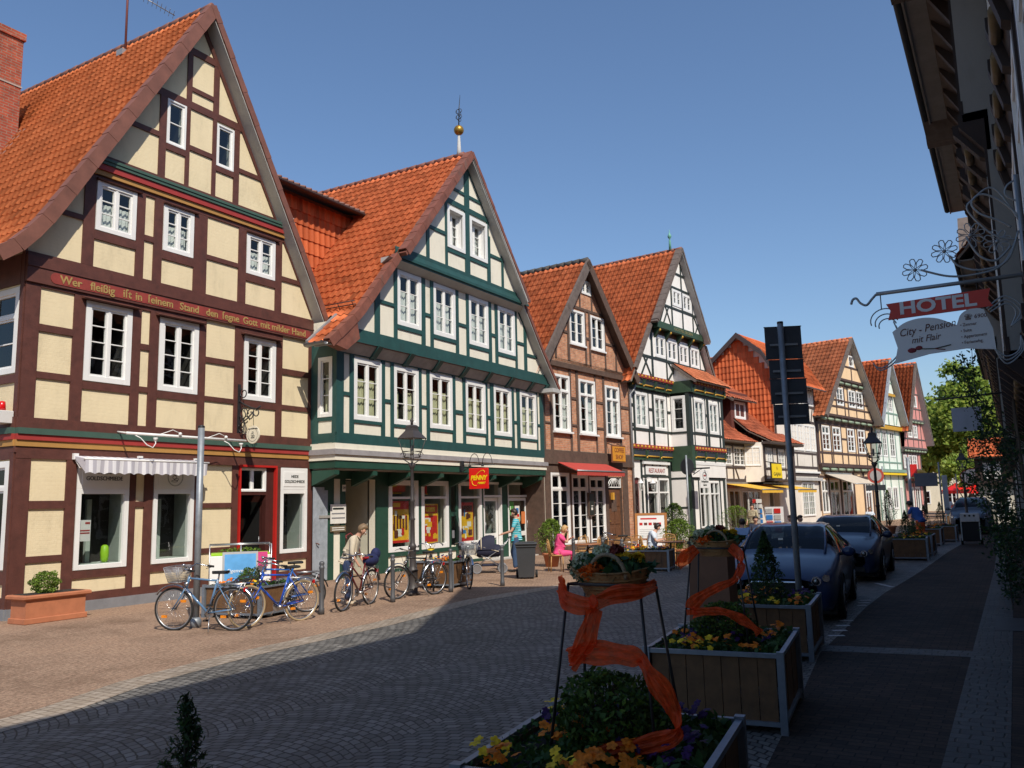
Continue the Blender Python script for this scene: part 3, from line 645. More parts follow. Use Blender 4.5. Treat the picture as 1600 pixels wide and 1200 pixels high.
# roof
L1 = [(-.78, 6.74), (-.35, 7.06), (.05, 7.6), (.45, 8.25), (.99, 9.18), (3.9, 14.08)]
R1 = [(8.0, 6.86), (7.35, 8.05), (6.6, 9.35), (3.9, 14.08)]
slope(h1, L1, -.38, 12, TILE1, tw=.2, th=.3); slope(h1, R1, -.38, 12, TILE1, tw=.3, th=.4, sub=3)
verge(h1, L1, -.42, -.2, VERG, drop=.2); verge(h1, R1, -.42, -.2, VERG, drop=.1)
board_under(h1, R1, -.38, 0, SOFF, off=.1); board_under(h1, L1, -.38, 0, T1, off=.12)
ridge(h1, 3.9, 14.1, -.35, 12, VERG, r=.09)
gutter(h1, -.85, 6.72, -.45, 12)
# side wall round the corner
mb = MB()
sw = [(.13, 1.1, 4.6, 6.3), (.13, 1.15, .9, 2.92)]
sd_ = house_root('x', 'x', 0, 0, 0); bpy.data.objects.remove(sd_)
def side_cells():
    m = MB(); U = [0, .13, 1.1, 12]; V = [.2, .9, 2.92, 4.6, 6.3, 7.2]
    for i in range(3):
        for j in range(5):
            if i == 1 and j in (1, 3): continue
            m.add([(0, U[i], V[j]), (0, U[i+1], V[j]), (0, U[i+1], V[j+1]), (0, U[i], V[j+1])], [(0, 1, 2, 3)], P1)
    m.box(-.05, .1, 0, 12, 0, .199, STONE)
    return m.build('side_wall', P1, h1)
side_cells()
sidewalls(h1, W1, 12, .2, 7, P1, left=False, peak=(3.9, 13.9))
mb = MB(); t = .031
for (s0, s1, v0, v1) in ((0, .12, .2, 7.2), (.12, 2, 4.42, 4.58), (.12, 2, .64, .88), (1.14, 1.4, .2, 7), (.12, 2, 3.75, 3.82), (.12, 2, 2.95, 3.08), (.12, 12, .2, .4), (.12, 12, 6.35, 6.95)): mb.box(-t, .01, s0, s1, v0, v1, T1); t += .0007
for (v0, v1, p, m) in ((3.545, 3.75, .07, T1), (3.43, 3.545, .12, GRN), (3.32, 3.43, .09, RED), (3.2, 3.32, .06, YEL), (3.08, 3.2, .035, T1)): mb.box(-p, .01, 0, 12, v0, v1, m)
mb.build('side_timber_frame', T1, h1)
for (s0, s1, v0, v1, rw, tr) in ((.13, 1.1, 4.6, 6.3, 2, 5.72), (.13, 1.1, .9, 2.92, 1, 2.4)):
    w = window(h1, 0, s1-s0, v0, v1, 0, cols=1, rows=rw, trans=tr, fw=.12); w.rotation_euler = (0, 0, R(-90)); w.location = (0, s1, 0)
mb = MB(); mb.add([(.8, 0.15, 0), (.8, 2, 0), (.8, 2, 7), (.8, .15, 7)], [(0, 1, 2, 3)], ROOMD); mb.build('interior', ROOMD, h1)
# alarm box with red lamp on the corner
mb = MB(); mb.box(-.3, -.05, .05, .4, 3.62, 3.86, M('alarm_box', (.62, .6, .57), var=.04), .01)
for k in range(8): mb.box(-.305, -.3, .08+k*.038, .1+k*.038, 3.65, 3.83, M('alarm_slots', (.4, .39, .38), var=0))
ab = mb.build('alarm_box', None, h1); mb = MB(); mb.lathe([(.07, 0), (.065, .1), (.055, .18), (.02, .19)], 12, M('alarm_red', (.6, .01, .01), rough=.2, var=0), (-.18, .22, 3.86)); mb.build('alarm_lamp', None, ab)
# tile-hung dormer toward the next house
TILE1B = tile_mat('clay_tiles_deep', (.5, .105, .03), dirt=.3)
dm = MB(); dm.box(4.2, 11.62, 1.9, 7, 7.2, 11.4, M('dormer_board', (.16, .07, .04), var=.1)); do = dm.build('dormer', None, h1)
def hung(parent, u0, u1, v0, v1, y, mat, tw=.25, th=.34, name='tile_hanging', cl=None):
    mb = MB(); nu = round((u1-u0)/tw); nv = round((v1-v0)/th); tw = (u1-u0)/nu; th = (v1-v0)/nv; uvs = []
    for j in range(nv):
        for i in range(nu*4):
            x0 = u0+i*tw/4; x1 = x0+tw/4; wv = [.03, .012, -.012, -.005, .03]; k = i % 4
            if cl and not cl((x0+x1)/2, v0+(j+.5)*th): continue
            a, b = wv[k], wv[k+1]
            mb.add([(x0, y-a-.03, v0+j*th), (x1, y-b-.03, v0+j*th), (x1, y-b, v0+(j+1)*th), (x0, y-a, v0+(j+1)*th), (x0, y-a+.012, v0+j*th), (x1, y-b+.012, v0+j*th)], [(0, 1, 2, 3), (4, 5, 1, 0)], mat); uvs += [(i//4+.5, j+.5)]*8
    o = mb.build(name, mat, parent); uv = o.data.uv_layers.new(name='tiles')
    for q, d_ in enumerate(uv.data): d_.uv = uvs[q]
    return o
hung(do, 4.2, 11.62, 8, 11.3, 1.88, TILE1B, tw=.24, th=.42, cl=lambda x, z: not (8.45 < x < 8.95 and 9.75 < z < 10.6))
window(do, 8.45, 8.95, 9.75, 10.6, 1.9, cols=1, rows=1, fw=.07)
dp = [(1.45, 11.36), (7, 13.2)]
mb = MB(); mb.prism([(1.42, 11.34), (7, 13.2), (7, 13.28), (1.42, 11.46)], 3.9, 12.05, M('dormer_eave', (.05, .03, .028), var=.2), axis='x'); mb.build('dormer_roof', None, do)
for k in range(30): pass
mb = MB()
for k in range(33): mb.tube([(4+k*.245, 1.42, 11.48), (4+k*.245, 6.9, 13.3)], .05, 6, VERG)
mb.build('dormer_tiles', VERG, do); gutter_x(do, 4, 12.05, 1.36, 11.36, M('brown_gutter', (.06, .035, .03), var=.2))
mb = MB(); mb.tube([(11.9, 1.6, 11.2), (11.0, 1.62, 10.4), (9.8, 1.7, 8.95), (9.1, 1.75, 8.0)], .07, 6, LEAD); mb.build('lead_flashing', LEAD, do)
# chimney and aerial
BRR = brick('chimney_brick', (.42, .085, .04), (.33, .06, .03), (.3, .2, .15))
mb = MB(); mb.box(1.3, 2.46, 5.2, 6.2, 9.5, 14.2, BRR); mb.box(1.25, 2.5, 5.15, 6.25, 14.2, 14.4, BRR); mb.box(1.28, 2.48, 5.18, 6.22, 12.9, 12.94, M('mortar_line', (.4, .33, .28), var=.1)); ch = mb.build('chimney', BRR, h1)
mb = MB(); pass
mb.prism([(1.2, 9.55), (2.5, 11.75), (2.62, 11.7), (1.32, 9.5)], 4.95, 5.22, LEAD); fixnormals(mb.build('lead_flashing', LEAD, ch))
mb = MB(); AX, AY = 3.72, 2.75
mb.tube([(AX, AY, 13.7), (AX, AY, 17.2)], .03, 8, M('aerial_mast', (.2, .06, .05), rough=.5, var=.1), smooth=True)
mb.box(AX-.15, AX+.1, AY-.1, AY+.15, 13.62, 13.78, LEAD)
mb.tube([(AX, AY, 15.55), (AX+1.0, AY-.6, 15.1)], .014, 6, ZINC)
for k in range(9):
    q = .25+k*.09; c = Vector((AX+1.0*q, AY-.6*q, 15.55-.45*q)); mb.tube([c+Vector((-.1, -.17, 0)), c+Vector((.1, .17, 0))], .007, 5, ZINC)
mb.tube([(AX+.25, AY-.15, 15.45), (AX+.1, AY+.1, 15.85)], .012, 6, ZINC)
tag(mb.build('tv_aerial', None, None), 'tv aerial on a thin brown mast fixed to the cream house roof', 'aerial').matrix_world = h1.matrix_world if False else Matrix.Translation((-16.1, 8.93, 0)) @ Matrix.Rotation(R(90), 4, 'Z')
# ------------------------------------------------------------------ house 2: white panels, dark green timber, discount market
T2 = M('green_timber', (.018, .068, .062), rough=.55, var=.18, scale=4, stain=(.02, .05, .045), bump=.12)
T2L = M('green_timber_lower', (.015, .06, .038), rough=.55, var=.2, scale=4)
P2 = plaster('ivory_panel', (.78, .73, .6), var=.07)
TILE2 = tile_mat('clay_tiles_red', (.7, .175, .06), dirt=.3, var=.25)
h2 = house_root('half_timbered_house', 'white and dark green half-timbered gable house over a discount market, ball finial on its ridge', -15.2, 16.7, 0)
W2 = 11.45; J = -.16; G2 = -.28; G3 = -.48
def rsz(l, c, d): return [(a, b, c, d) for a, b in l]
f1 = rsz([(.67, 1.84), (2.4, 3.58), (4.15, 5.37), (6.14, 7.34), (7.88, 9.07), (9.68, 10.91)], 4.26, 5.97)
g2w = rsz([(2.22, 3.37), (4.0, 5.19), (5.98, 7.17), (7.79, 8.96)], 7.12, 8.76)
g3w = [(4.5, 5.5, 9.99, 11.37), (5.79, 6.86, 9.99, 11.38)]
wall(h2, [[(0, 3.6), (W2, 3.6), (W2, 6.35), (0, 6.35)]], ins(f1, .04), 0, P2, name='wall', revmat=WHITE)
gp2 = [(-.1, 6.6), (11.5, 6.6), (9.0, 9.2), (2.2, 9.2)]
gp2c = [(-.05, 6.62), (11.35, 6.62), (9.3, 8.85), (1.85, 8.85)]
wall(h2, [gp2c], ins(g2w, .04), G2, P2, name='gable_wall', revmat=WHITE)
gp3 = [(2.1, 9.1), (9.15, 9.1), (5.6, 13.15)]
wall(h2, [gp3], ins(g3w, .12), G3, P2, name='gable_wall', depth=.25, revmat=WHITE)
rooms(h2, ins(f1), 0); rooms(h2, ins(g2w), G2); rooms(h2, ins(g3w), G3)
P_ = [(-.02, .27), (.51, .68), (1.84, 2.0), (2.26, 2.4), (3.58, 3.74), (4.0, 4.15), (5.38, 5.55), (5.98, 6.13), (7.34, 7.48), (7.66, 7.88), (9.07, 9.26), (9.46, 9.67), (10.92, 11.0), (11.19, W2+.01)]
rc = [(a, b, 3.88, 6.35) for a, b in P_]
rc += [(0, W2, 3.6, 3.88), (.27, .51, 4.89, 4.99), (2.0, 2.26, 4.85, 4.95), (3.74, 4.0, 4.85, 4.93), (5.55, 5.98, 4.82, 4.94), (7.48, 7.66, 4.79, 4.9), (9.26, 9.46, 4.77, 4.86), (11.0, 11.19, 4.78, 4.86), (0, W2, 6.03, 6.35)]
rc += [(a, b, 4.18, 4.27) for a, b in ((.68, 1.84), (2.4, 3.58), (4.15, 5.38), (6.13, 7.34), (7.88, 9.07), (9.67, 10.92))]
timber(h2, 0, rc, T2)
PG = [(1.22, 1.44), (2.07, 2.22), (3.4, 3.6 - .02), (3.85, 4.0), (5.22, 5.38), (5.83, 5.98), (7.19, 7.38), (7.62, 7.79), (8.98, 9.11), (9.61, 9.81)]
rc = [(a, b, 6.62, 8.85) for a, b in PG]+[(-.1, 11.55, 6.6, 6.7), (3.58, 3.85, 7.62, 7.72), (5.38, 5.83, 7.63, 7.73), (7.38, 7.62, 7.61, 7.71), (9.11, 9.61, 7.6, 7.7), (9.81, 10.6, 7.25, 7.35), (1.0, 2.07, 7.6, 7.7), (2.22, 3.4, 7.0, 7.12), (4.0, 5.22, 7.0, 7.12), (5.98, 7.19, 7.0, 7.12), (7.79, 8.98, 7.0, 7.12)]
timber(h2, G2, rc, T2, clipp=gp2c, name='gable_timber_frame', diags=[(-.05, 6.62, 1.85, 8.85, .2), (11.35, 6.62, 9.3, 8.85, .2)])
rc = [(3.4, 3.55, 9.1, 12), (4.4, 4.52, 9.1, 12), (5.52, 5.8, 9.1, 13.2), (6.87, 6.98, 9.1, 12), (6.98, 7.07, 9.1, 11), (7.8, 7.93, 9.1, 11), (4, 7, 11.98, 12.08), (3, 8, 11.46, 11.63), (2, 4.4, 10.34, 10.45), (7.07, 9, 10.3, 10.41), (4.52, 5.52, 9.86, 9.97), (5.8, 6.87, 9.86, 9.97), (1, 10, 9.1, 9.38)]
timber(h2, G3, rc, T2, clipp=gp3, name='gable_timber_frame', diags=[(2.1, 9.1, 5.6, 13.2, .2), (5.6, 13.2, 9.15, 9.1, .16)])
# jetties: bottom beams, bracket heads and coved boards
CV = M('cove_grey', (.3, .28, .28), rough=.7, var=.2); CVR = M('cove_red', (.14, .03, .03), rough=.6)
mb = MB(); mb.box(-.1, 11.5, G2-.06, .1, 6.33, 6.6, T2); mb.box(-.1, 11.5, G2-.04, .1, 6.6, 6.63, T2); mb.build('jetty_beam', T2, h2)
mb = MB(); mb.prism([(.02, 6.02), (-.03, 6.05), (G2, 6.31), (G2+.02, 6.33), (.02, 6.33)], 0, W2, CV, axis='x'); mb.prism([(-.16, 6.24), (-.2, 6.27), (G2-.02, 6.33), (-.1, 6.33)], 0, W2, CVR, axis='x')
fixnormals(mb.build('cove_boards', CV, h2))
mb = MB()
for u in (1.42, 2.9, 4.35, 5.85, 7.3, 8.75, 10.25, 11.3): mb.prism([(.01, 6.0), (-.12, 6.05), (G2-.1, 6.33), (G2-.1, 6.36), (.01, 6.36)], u-.1, u+.1, T2, axis='x')
fixnormals(mb.build('bracket_heads', T2, h2))
mb = MB(); mb.box(1.9, 9.5, G3-.05, G2+.1, 8.93, 9.1, T2); mb.prism([(G2, 8.78), (G2-.04, 8.78), (G3-.1, 8.93), (G2, 8.93)], 1.5, 9.6, SOFF, axis='x'); mb.box(1.85, 9.55, G3-.1, G3-.05, 9.02, 9.1, T2); mb.prism([(G3, 9.1), (G3-.1, 9.1), (G3, 9.36)], 1.9, 9.5, T2, axis='x'); fixnormals(mb.build('jetty_beam', T2, h2))
for (a, b, c, d) in f1: window(h2, a, b, c, d, 0, rows=3, fw=.13, curtain=(CURTY, .72, 'full') if a != 2.4 else (CURTY, .6, 'sides'))
for (a, b, c, d) in g2w: window(h2, a, b, c, d, G2, rows=3, fw=.13, curtain=(CURT, .7, 'full'))
for (a, b, c, d) in g3w:
    mb = MB(); y = G3
    for (p, q, r_, s) in ((a, a+.12, c, d), (b-.12, b, c, d), (a+.12, b-.12, c, c+.12), (a+.12, b-.12, d-.12, d)): mb.box(p, q, y-.05, y+.02, r_, s, WHITE, .006)
    mb.build('window_casing', WHITE, h2)
    window(h2, a+.13, b-.13, c+.13, d-.13, y+.17, rows=3, fw=.03, curtain=(CURT, .8, 'sides'))
# lower fascia boards and ceiling of the overhang, return toward house 1
def wrap(mb, v0, v1, p, m, u1=W2): mb.box(-.03-p, u1+p, -p, .9, v0, v1, m)
mb = MB(); wrap(mb, 3.44, 3.6, .04, P2); wrap(mb, 3.3, 3.44, .12, CV); wrap(mb, 3.15, 3.3, .07, P2); wrap(mb, 2.95, 3.15, .04, T2L); mb.build('fascia_boards', P2, h2)
BRD = M('overhang_boards', (.26, .23, .2), rough=.85, var=.25, scale=6)
mb = MB()
for k in range(8): mb.box(-.02, W2, .02+k*.098, .02+k*.098+.09, 2.93, 2.95-.004, BRD)
mb.build('overhang_ceiling', BRD, h2)
mb = MB()
for u in (.05, 1.6, 3.2, 4.8, 6.35, 7.9, 9.5, 11.2): mb.prism([(.0, 2.9), (.0, 2.78), (.8, 2.5), (.8, 2.9)], u-.09, u+.09, T2L, axis='x')
fixnormals(mb.build('overhang_brackets', T2L, h2))
# return wall of the upper floor facing the camera
mb = MB(); S = [(0, .1, 3.6, 6.9), (.1, .62, 3.6, 4.3), (.1, .62, 5.9, 6.9), (.62, 1.1, 3.6, 6.9)]
for (s0, s1, v0, v1) in S: mb.add([(0, s0, v0), (0, s1, v0), (0, s1, v1), (0, s0, v1)], [(0, 1, 2, 3)], P2)
mb.build('side_wall', P2, h2)
mb = MB(); t = .02
for (s0, s1, v0, v1) in ((0, .13, 3.6, 6.6), (.13, .75, 3.62, 3.87), (.13, .75, 4.2, 4.31), (.13, .75, 5.92, 6.6), (.62, .9, 3.6, 6.6)): mb.box(-t, .02, s0, s1, v0, v1, T2); t += .0012
mb.build('side_timber_frame', T2, h2)
w = window(h2, 0, .5, 4.3, 5.92, 0, cols=1, rows=3, fw=.1, curtain=(CURTY, .75, 'full')); w.rotation_euler = (0, 0, R(-90)); w.location = (0, .62, 0)
# ground floor, set back .8 m
GY = .8
gw = [(3.14, 4.62, .57, 2.7), (4.74, 6.26, .57, 2.7), (6.36, 8.28, .57, 2.7)]
doors = [(8.3, 9.62, .02, 2.7), (10.0, 11.6, .02, 2.7)]
pas = (1.25, 2.58, .0, 2.7)
wall(h2, [[(.1, 0), (12.3, 0), (12.3, 3.0), (.1, 3.0)]], ins(gw, .04)+doors+[pas], GY, P2, name='shop_wall', revmat=P2, depth=.3)
rooms(h2, ins(gw, .04)+doors, GY+.05, d=2.2, side=ROOML, name='shop_interior')
PASM = M('passage_plaster', (.55, .53, .42), rough=.9, var=.12); 
mb = MB(); a, b = pas[0], pas[1]; y0, y1 = GY+.25, 7
mb.add([(a, y0, 0), (a, y1, 0), (a, y1, 2.7), (a, y0, 2.7)], [(0, 1, 2, 3)], PASM); mb.add([(b, y0, 0), (b, y1, 0), (b, y1, 2.7), (b, y0, 2.7)], [(0, 1, 2, 3)], PASM)
mb.add([(a, y0, 2.7), (b, y0, 2.7), (b, y1, 2.7), (a, y1, 2.7)], [(0, 1, 2, 3)], ROOMD); mb.add([(a, y1, 0), (b, y1, 0), (b, y1, 2.7), (a, y1, 2.7)], [(0, 1, 2, 3)], ROOMD); mb.build('passage', PASM, h2)
rc = [(.5, .79, 0, 2.95), (1.06, 1.25, 0, 2.95), (2.58, 3.12, 0, 2.95), (4.62, 4.74, .46, 2.95), (6.27, 6.37, .0, 2.95), (6.66, 6.8, 0, 2.95), (8.27, 8.35, 0, 2.95), (9.62, 10.0, 0, 2.95), (11.6, 12.3, 0, 2.95), (3.12, 8.27, .44, .57), (.5, 12.3, 2.7, 2.95), (6.37, 6.66, 1.56, 1.7), (3.12, 8.27, 0, .1), (4.0, 4.1, .1, .44), (5.6, 5.7, .1, .44), (.1, .5, 2.1, 2.9)]
timber(h2, GY, rc, T2L, name='shop_timber_frame')
for (a, b, c, d) in gw[:2]: window(h2, a+.02, b-.02, c, d, GY, cols=1, rows=1, trans=2.17, fw=.15, sf=0, name='shop_window')
window(h2, 6.82, 8.25, .57, 2.7, GY, cols=1, rows=1, trans=2.17, fw=.14, sf=0, name='shop_window')
for k, (a, b) in enumerate(((8.36, 9.6), (10.02, 11.58))):
    mb = MB(); mb.box(a, a+.06, GY-.03, GY+.1, 0.03, 2.7, WHITE); mb.box(b-.06, b, GY-.03, GY+.1, .03, 2.7, WHITE); mb.box(a+.06, b-.06, GY-.028, GY+.098, 2.62, 2.7, WHITE); mb.box(a+.06, b-.06, GY-.026, GY+.096, 2.16, 2.24, WHITE); mb.build('door_case', WHITE, h2)
    w = b-a-.14; mb = MB(); 
    mb.box(0, .12, 0, .045, .05, 2.14, WHITE, .005); mb.box(w-.14, w, 0, .045, .05, 2.14, WHITE, .005); mb.box(.12, w-.14, .001, .044, 2.03, 2.14, WHITE); mb.box(.12, w-.14, .002, .043, .74, .9, WHITE); mb.box(.12, w-.14, .003, .042, .05, .16, WHITE)
    mb.box(.12, w-.14, .015, .03, .5, .66, T2L)
    dd = mb.build('door', WHITE, h2, loc=(a+.07, GY+.03, 0)) if k else mb.build('door', WHITE, h2, loc=(a+.1, GY+.05, 0), rz=R(4))
    g = MB(); g.box(.12, w-.14, .018, .022, .16, 2.03, GLASS); g.build('pane', GLASS, dd)
    g = MB(); g.tube([(w-.08 if k else .06, -.05, 1.0), (w-.08 if k else .06, -.05, 1.3)], .014, 6, ZINC); g.build('door_handle', ZINC, dd)
mb = MB(); mb.box(8.3, 11.6, GY-.5, GY+.3, 0, .04, M('step_stone', (.45, .42, .38), rough=.9)); mb.build('door_step', None, h2)
# posters
def poster(parent, u, v, y, w, h, bgc, items, name='poster'):
    mb = MB(); mb.box(u-w/2, u+w/2, y-.004, y+.004, v-h/2, v+h/2, bgc); t = .006
    for (x0, x1, z0, z1, m) in items: mb.box(u+x0*w, u+x1*w, y-t, y+.002, v+z0*h, v+z1*h, m); t += .0006
    return mb.build(name, bgc, parent)
PR = M('poster_red', (.55, .02, .015), rough=.4, var=.1, scale=9); PY = M('poster_yellow', (.75, .42, .02), rough=.4, var=.15, scale=9); PBR = M('poster_brown', (.12, .03, .015), rough=.4, var=.3, scale=12); PW = M('poster_white', (.75, .72, .65), rough=.5, var=.1, scale=9); PBL = M('poster_blue', (.04, .2, .5), rough=.4, var=.2, scale=9); PG_ = M('poster_green', (.1, .35, .08), rough=.4, var=.2)
rg = random.Random(4)
def rnd_items(n, ms):
    return [(x0, x0+rg.uniform(.08, .3), z0, z0+rg.uniform(.05, .2), rg.choice(ms)) for x0, z0 in [(rg.uniform(-.45, .2), rg.uniform(-.45, .2)) for _ in range(n)]]
poster(h2, 3.92, 1.45, GY+.16, .85, 1.25, PY, [(-.5, .5, .3, .5, PR), (-.4, 0, .36, .46, PY)]+[(-.38+k*.17, -.28+k*.17, -.2, .15+.03*(k % 2), PBR) for k in range(5)]+rnd_items(10, [PR, PW, PBR])+[(-.5, .5, -.5, -.44, PR)])
poster(h2, 5.5, 1.35, GY+.16, .78, 1.25, PY, [(-.44, .44, -.46, .2, PR), (-.44, .44, .26, .46, PR), (-.36, .3, .3, .42, PY)]+rnd_items(14, [PR, PY, PW, PY]))
poster(h2, 7.55, 1.35, GY+.16, .85, 1.3, PR, [(-.46, .46, -.4, .25, PY), (-.3, .4, .28, .42, PBR)]+rnd_items(14, [PBL, PW, PY, PBR]))
mb = MB(); mb.box(4.95, 5.5, GY+.3, GY+.33, 2.3, 2.6, PR); mb.box(3.4, 4.3, GY+.4, GY+.42, 2.3, 2.34, PY); mb.box(4.95, 5.7, GY+.4, GY+.42, 2.27, 2.31, PY); mb.build('shop_banner', PR, h2)
poster(h2, 10.75, 1.55, GY+.02, .34, .6, PW, [(-.3, .3, .05, .35, PBL), (-.4, .4, -.2, -.02, PR), (-.45, .45, -.5, -.25, PY)], name='notice'); poster(h2, 11.2, 1.4, GY+.02, .28, .45, M('notice_orange', (.6, .18, .05)), [], name='notice'); poster(h2, 10.35, 1.75, GY+.02, .28, .5, PG_, rnd_items(3, [PW, PY]), name='notice')
poster(h2, .93, 1.75, GY-.06, .62, .52, PW, [(-.35, .35, .22, .32, BLK), (-.42, .42, -.02, .05, STONE), (-.42, .42, -.25, -.18, STONE)], name='nameplate'); poster(h2, .93, 1.35, GY-.06, .62, .16, M('brass_dark', (.16, .12, .07), rough=.4), [(-.4, .4, .1, .25, PW), (-.4, .4, -.25, -.1, PW)], name='nameplate')
hn = MB(); hn.box(1.11, 1.24, GY-.05, GY-.03, 2.36, 2.54, PW); hp = hn.build('house_number', PW, h2); letters_on(hp, '29', 1.175, 2.45, GY-.052, .1, BLK)
hn = MB(); hn.box(6.45, 6.58, GY-.02, GY+.0, .85, 1.1, STONE); hn.build('letter_slot', STONE, h2)
# weathered side gate between the houses
GW = M('gate_grey', (.3, .33, .36), rough=.8, var=.25, scale=5, stain=(.18, .18, .18))
mb = MB()
for k in range(4): mb.box(k*.135, k*.135+.13, 0, .03, .03, 2.05+(.42 if k < 3 else .34), GW)
gate = mb.build('side_gate', GW, h2, loc=(-.02, .74, 0)); mb = MB(); mb.box(.2, .62, -.02, 0, 1.65, 1.72, M('rust', (.3, .28, .25), rough=.8)); mb.build('hinge', None, gate); mb = MB(); mb.tube([(.1, 0, 1.0), (.1, -.06, 1.0), (.16, -.06, .96)], .015, 6, M('rust2', (.15, .06, .04))); mb.build('gate_handle', None, gate)
sidewalls(h2, W2, 12, 0, 6.6, P2, left=False, peak=None)
# roof: lower flared planes and steeper upper gable overhang
L2 = [(-.9, 6.12), (.2, 7.05), (1.3, 8.35), (5.55, 13.42)]; R2 = [(11.75, 6.2), (10.4, 7.63), (9.3, 8.95), (5.55, 13.42)]
slope(h2, L2[1:], -.58, 12, TILE2, tw=.23, th=.33, amp=.034); slope(h2, L2[:2], -.58, .12, TILE2, tw=.23, th=.33, amp=.034); slope(h2, R2, -.58, 12, TILE2, tw=.32, th=.42, sub=3)
V2 = M('red_verge_tile', (.2, .07, .045), rough=.65, var=.3, scale=4, stain=(.12, .1, .08))
cut = lambda pa, v0, v1: [p for p in pa if v0 <= p[1] <= v1]
verge(h2, L2[:3]+[(1.9, 9.07)], -.62, -.4, V2, drop=.17); verge(h2, [(2.0, 9.19), (5.55, 13.42)], -.84, -.55, V2, drop=.17)
mb = MB(); mb.prism([(1.95, 9.12), (5.55, 13.4), (5.55, 13.3), (2.03, 9.04)], -.82, -.5, V2); mb.prism([(9.15, 9.12), (5.55, 13.4), (5.55, 13.3), (9.05, 9.04)], -.82, -.5, SOFF); fixnormals(mb.build('gable_eaves', V2, h2))
verge(h2, [(11.75, 6.2), (10.4, 7.63), (9.3, 8.95)], -.62, -.4, V2, drop=.06); verge(h2, [(9.2, 9.07), (5.55, 13.42)], -.84, -.55, V2, drop=.06)
board_under(h2, [(11.75, 6.2), (10.4, 7.63), (9.2, 9.07)], -.6, 0, SOFF, off=.1); board_under(h2, L2[:3]+[(2, 9.2)], -.58, 0, SOFF, off=.1); board_under(h2, [(9.2, 9.07), (5.55, 13.42)], -.8, G3, SOFF, off=.12); board_under(h2, [(2.0, 9.19), (5.55, 13.42)], -.8, G3, V2, off=.12)
mb = MB(); mb.box(11.15, 11.78, -.62, -.02, 6.05, 6.2, SOFF); mb.prism([(-.95, 6.1), (-.25, 5.98), (.25, 6.35), (.1, 6.95), (-.9, 6.12)], -.6, -.3, V2); fixnormals(mb.build('eave_boards', V2, h2))
ridge(h2, 5.55, 13.44, -.5, 12, V2, r=.1); gutter(h2, -1.0, 6.1, -.55, .15, r=.085)
mb = MB(); mb.prism([(-.95, 6.2), (.15, 7.12), (.15, 6.9), (-.9, 6.02)], .12, .2, LEAD); fixnormals(mb.build('flashing', LEAD, h2))
# snow guard
mb = MB()
for k in range(4): mb.tube([(.35, -.3+k*.5, 7.25), (.25, -.3+k*.5, 7.42)], .012, 5, IRON)
mb.tube([(.25, -.4, 7.42), (.25, 1.6, 7.42)], .014, 6, IRON); mb.tube([(.31, -.4, 7.34), (.31, 1.6, 7.34)], .014, 6, IRON); mb.build('snow_guard', IRON, h2)
# finial
FB = M('finial_gilt', (.35, .2, .03), rough=.4, var=.2, metal=.6); mb = MB()
mb.lathe([(.1, 0), (.07, .2), (.04, .75)], 10, SOFF, (5.55, -.3, 13.4)); mb.build('finial_stem', SOFF, h2)
mb = MB(); mb.ball((5.55, -.3, 14.32), .17, FB, 14, 10); fb = mb.build('finial_ball', FB, h2)
mb = MB(); mb.tube([(5.55, -.3, 14.45), (5.58, -.3, 15.1), (5.65, -.3, 15.62)], [.022, .018, .006], 6, IRON)
for s in (-1, 1):
    for z in (14.75, 14.95): mb.tube([(5.56+s*.13*math.sin(t*.5), -.3, z+.1*math.cos(t*.5)*1.0) for t in range(7)], .01, 5, IRON)
    for z in (14.8, 15.0): mb.tube([(5.56, -.3+s*.12*math.sin(t*.5), z+.08*math.cos(t*.5)) for t in range(7)], .01, 5, IRON)
mb.build('finial_spike', IRON, fb)
# ------------------------------------------------------------------ house 3: brick infill, brown timber, coffee shop
T3 = M('brown_timber', (.1, .06, .042), rough=.8, var=.3, scale=5, bump=.2); BK3 = brick('pink_brick', (.5, .19, .09), (.62, .3, .16), (.45, .36, .28), bw=.24, rh=.072)
h3 = house_root('brick_infill_house', 'narrow gable house with reddish brick infill and brown timber over the coffee shop', -15.25, 28.1, 5)
W3 = 7.27
f1 = [(.82, 2.06, 4.68, 6.95), (2.79, 4.1, 4.68, 6.94), (4.98, 6.22, 4.68, 6.9)]; g2 = [(2.17, 3.33, 8.33, 9.77), (3.86, 5.0, 8.32, 9.78)]; g3 = [(3.2, 3.96, 10.6, 11.2)]
gp = [(.05, 7.45), (7.1, 7.45), (3.35, 11.75)]
gf = [(.52, 1.86, .3, 3.08), (2.03, 3.3, .3, 3.02), (3.4, 4.68, .3, 2.95), (4.98, 6.25, .05, 3.0)]
wall(h3, [[(0, 3.4), (W3, 3.4), (W3, 7.3), (0, 7.3)]], ins(f1), 0, BK3); wall(h3, [gp], ins(g2)+ins(g3), -.06, BK3, name='gable_wall')
wall(h3, [[(0, 0), (W3, 0), (W3, 3.4), (0, 3.4)]], ins(gf), 0, BK3, name='shop_wall', revmat=T3)
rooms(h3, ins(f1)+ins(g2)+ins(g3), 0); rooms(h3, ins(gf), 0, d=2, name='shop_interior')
rc = [(0, .25, 3.9, 7.25), (.62, .8, 3.9, 7.25), (2.08, 2.22, 3.9, 7.25), (2.6, 2.77, 3.9, 7.25), (4.12, 4.22, 3.9, 7.25), (4.8, 4.96, 3.9, 7.25), (6.24, 6.38, 3.9, 7.25), (7.12, W3, 3.9, 7.25), (2.22, 2.6, 6.04, 6.14), (4.22, 4.8, 6.04, 6.14), (6.38, 7.12, 5.99, 6.11), (2.22, 2.6, 4.95, 5.03), (4.22, 4.8, 4.95, 5.03), (6.38, 7.12, 4.9, 5.0), (.25, .62, 4.95, 5.02), (0, W3, 3.86, 3.95)]
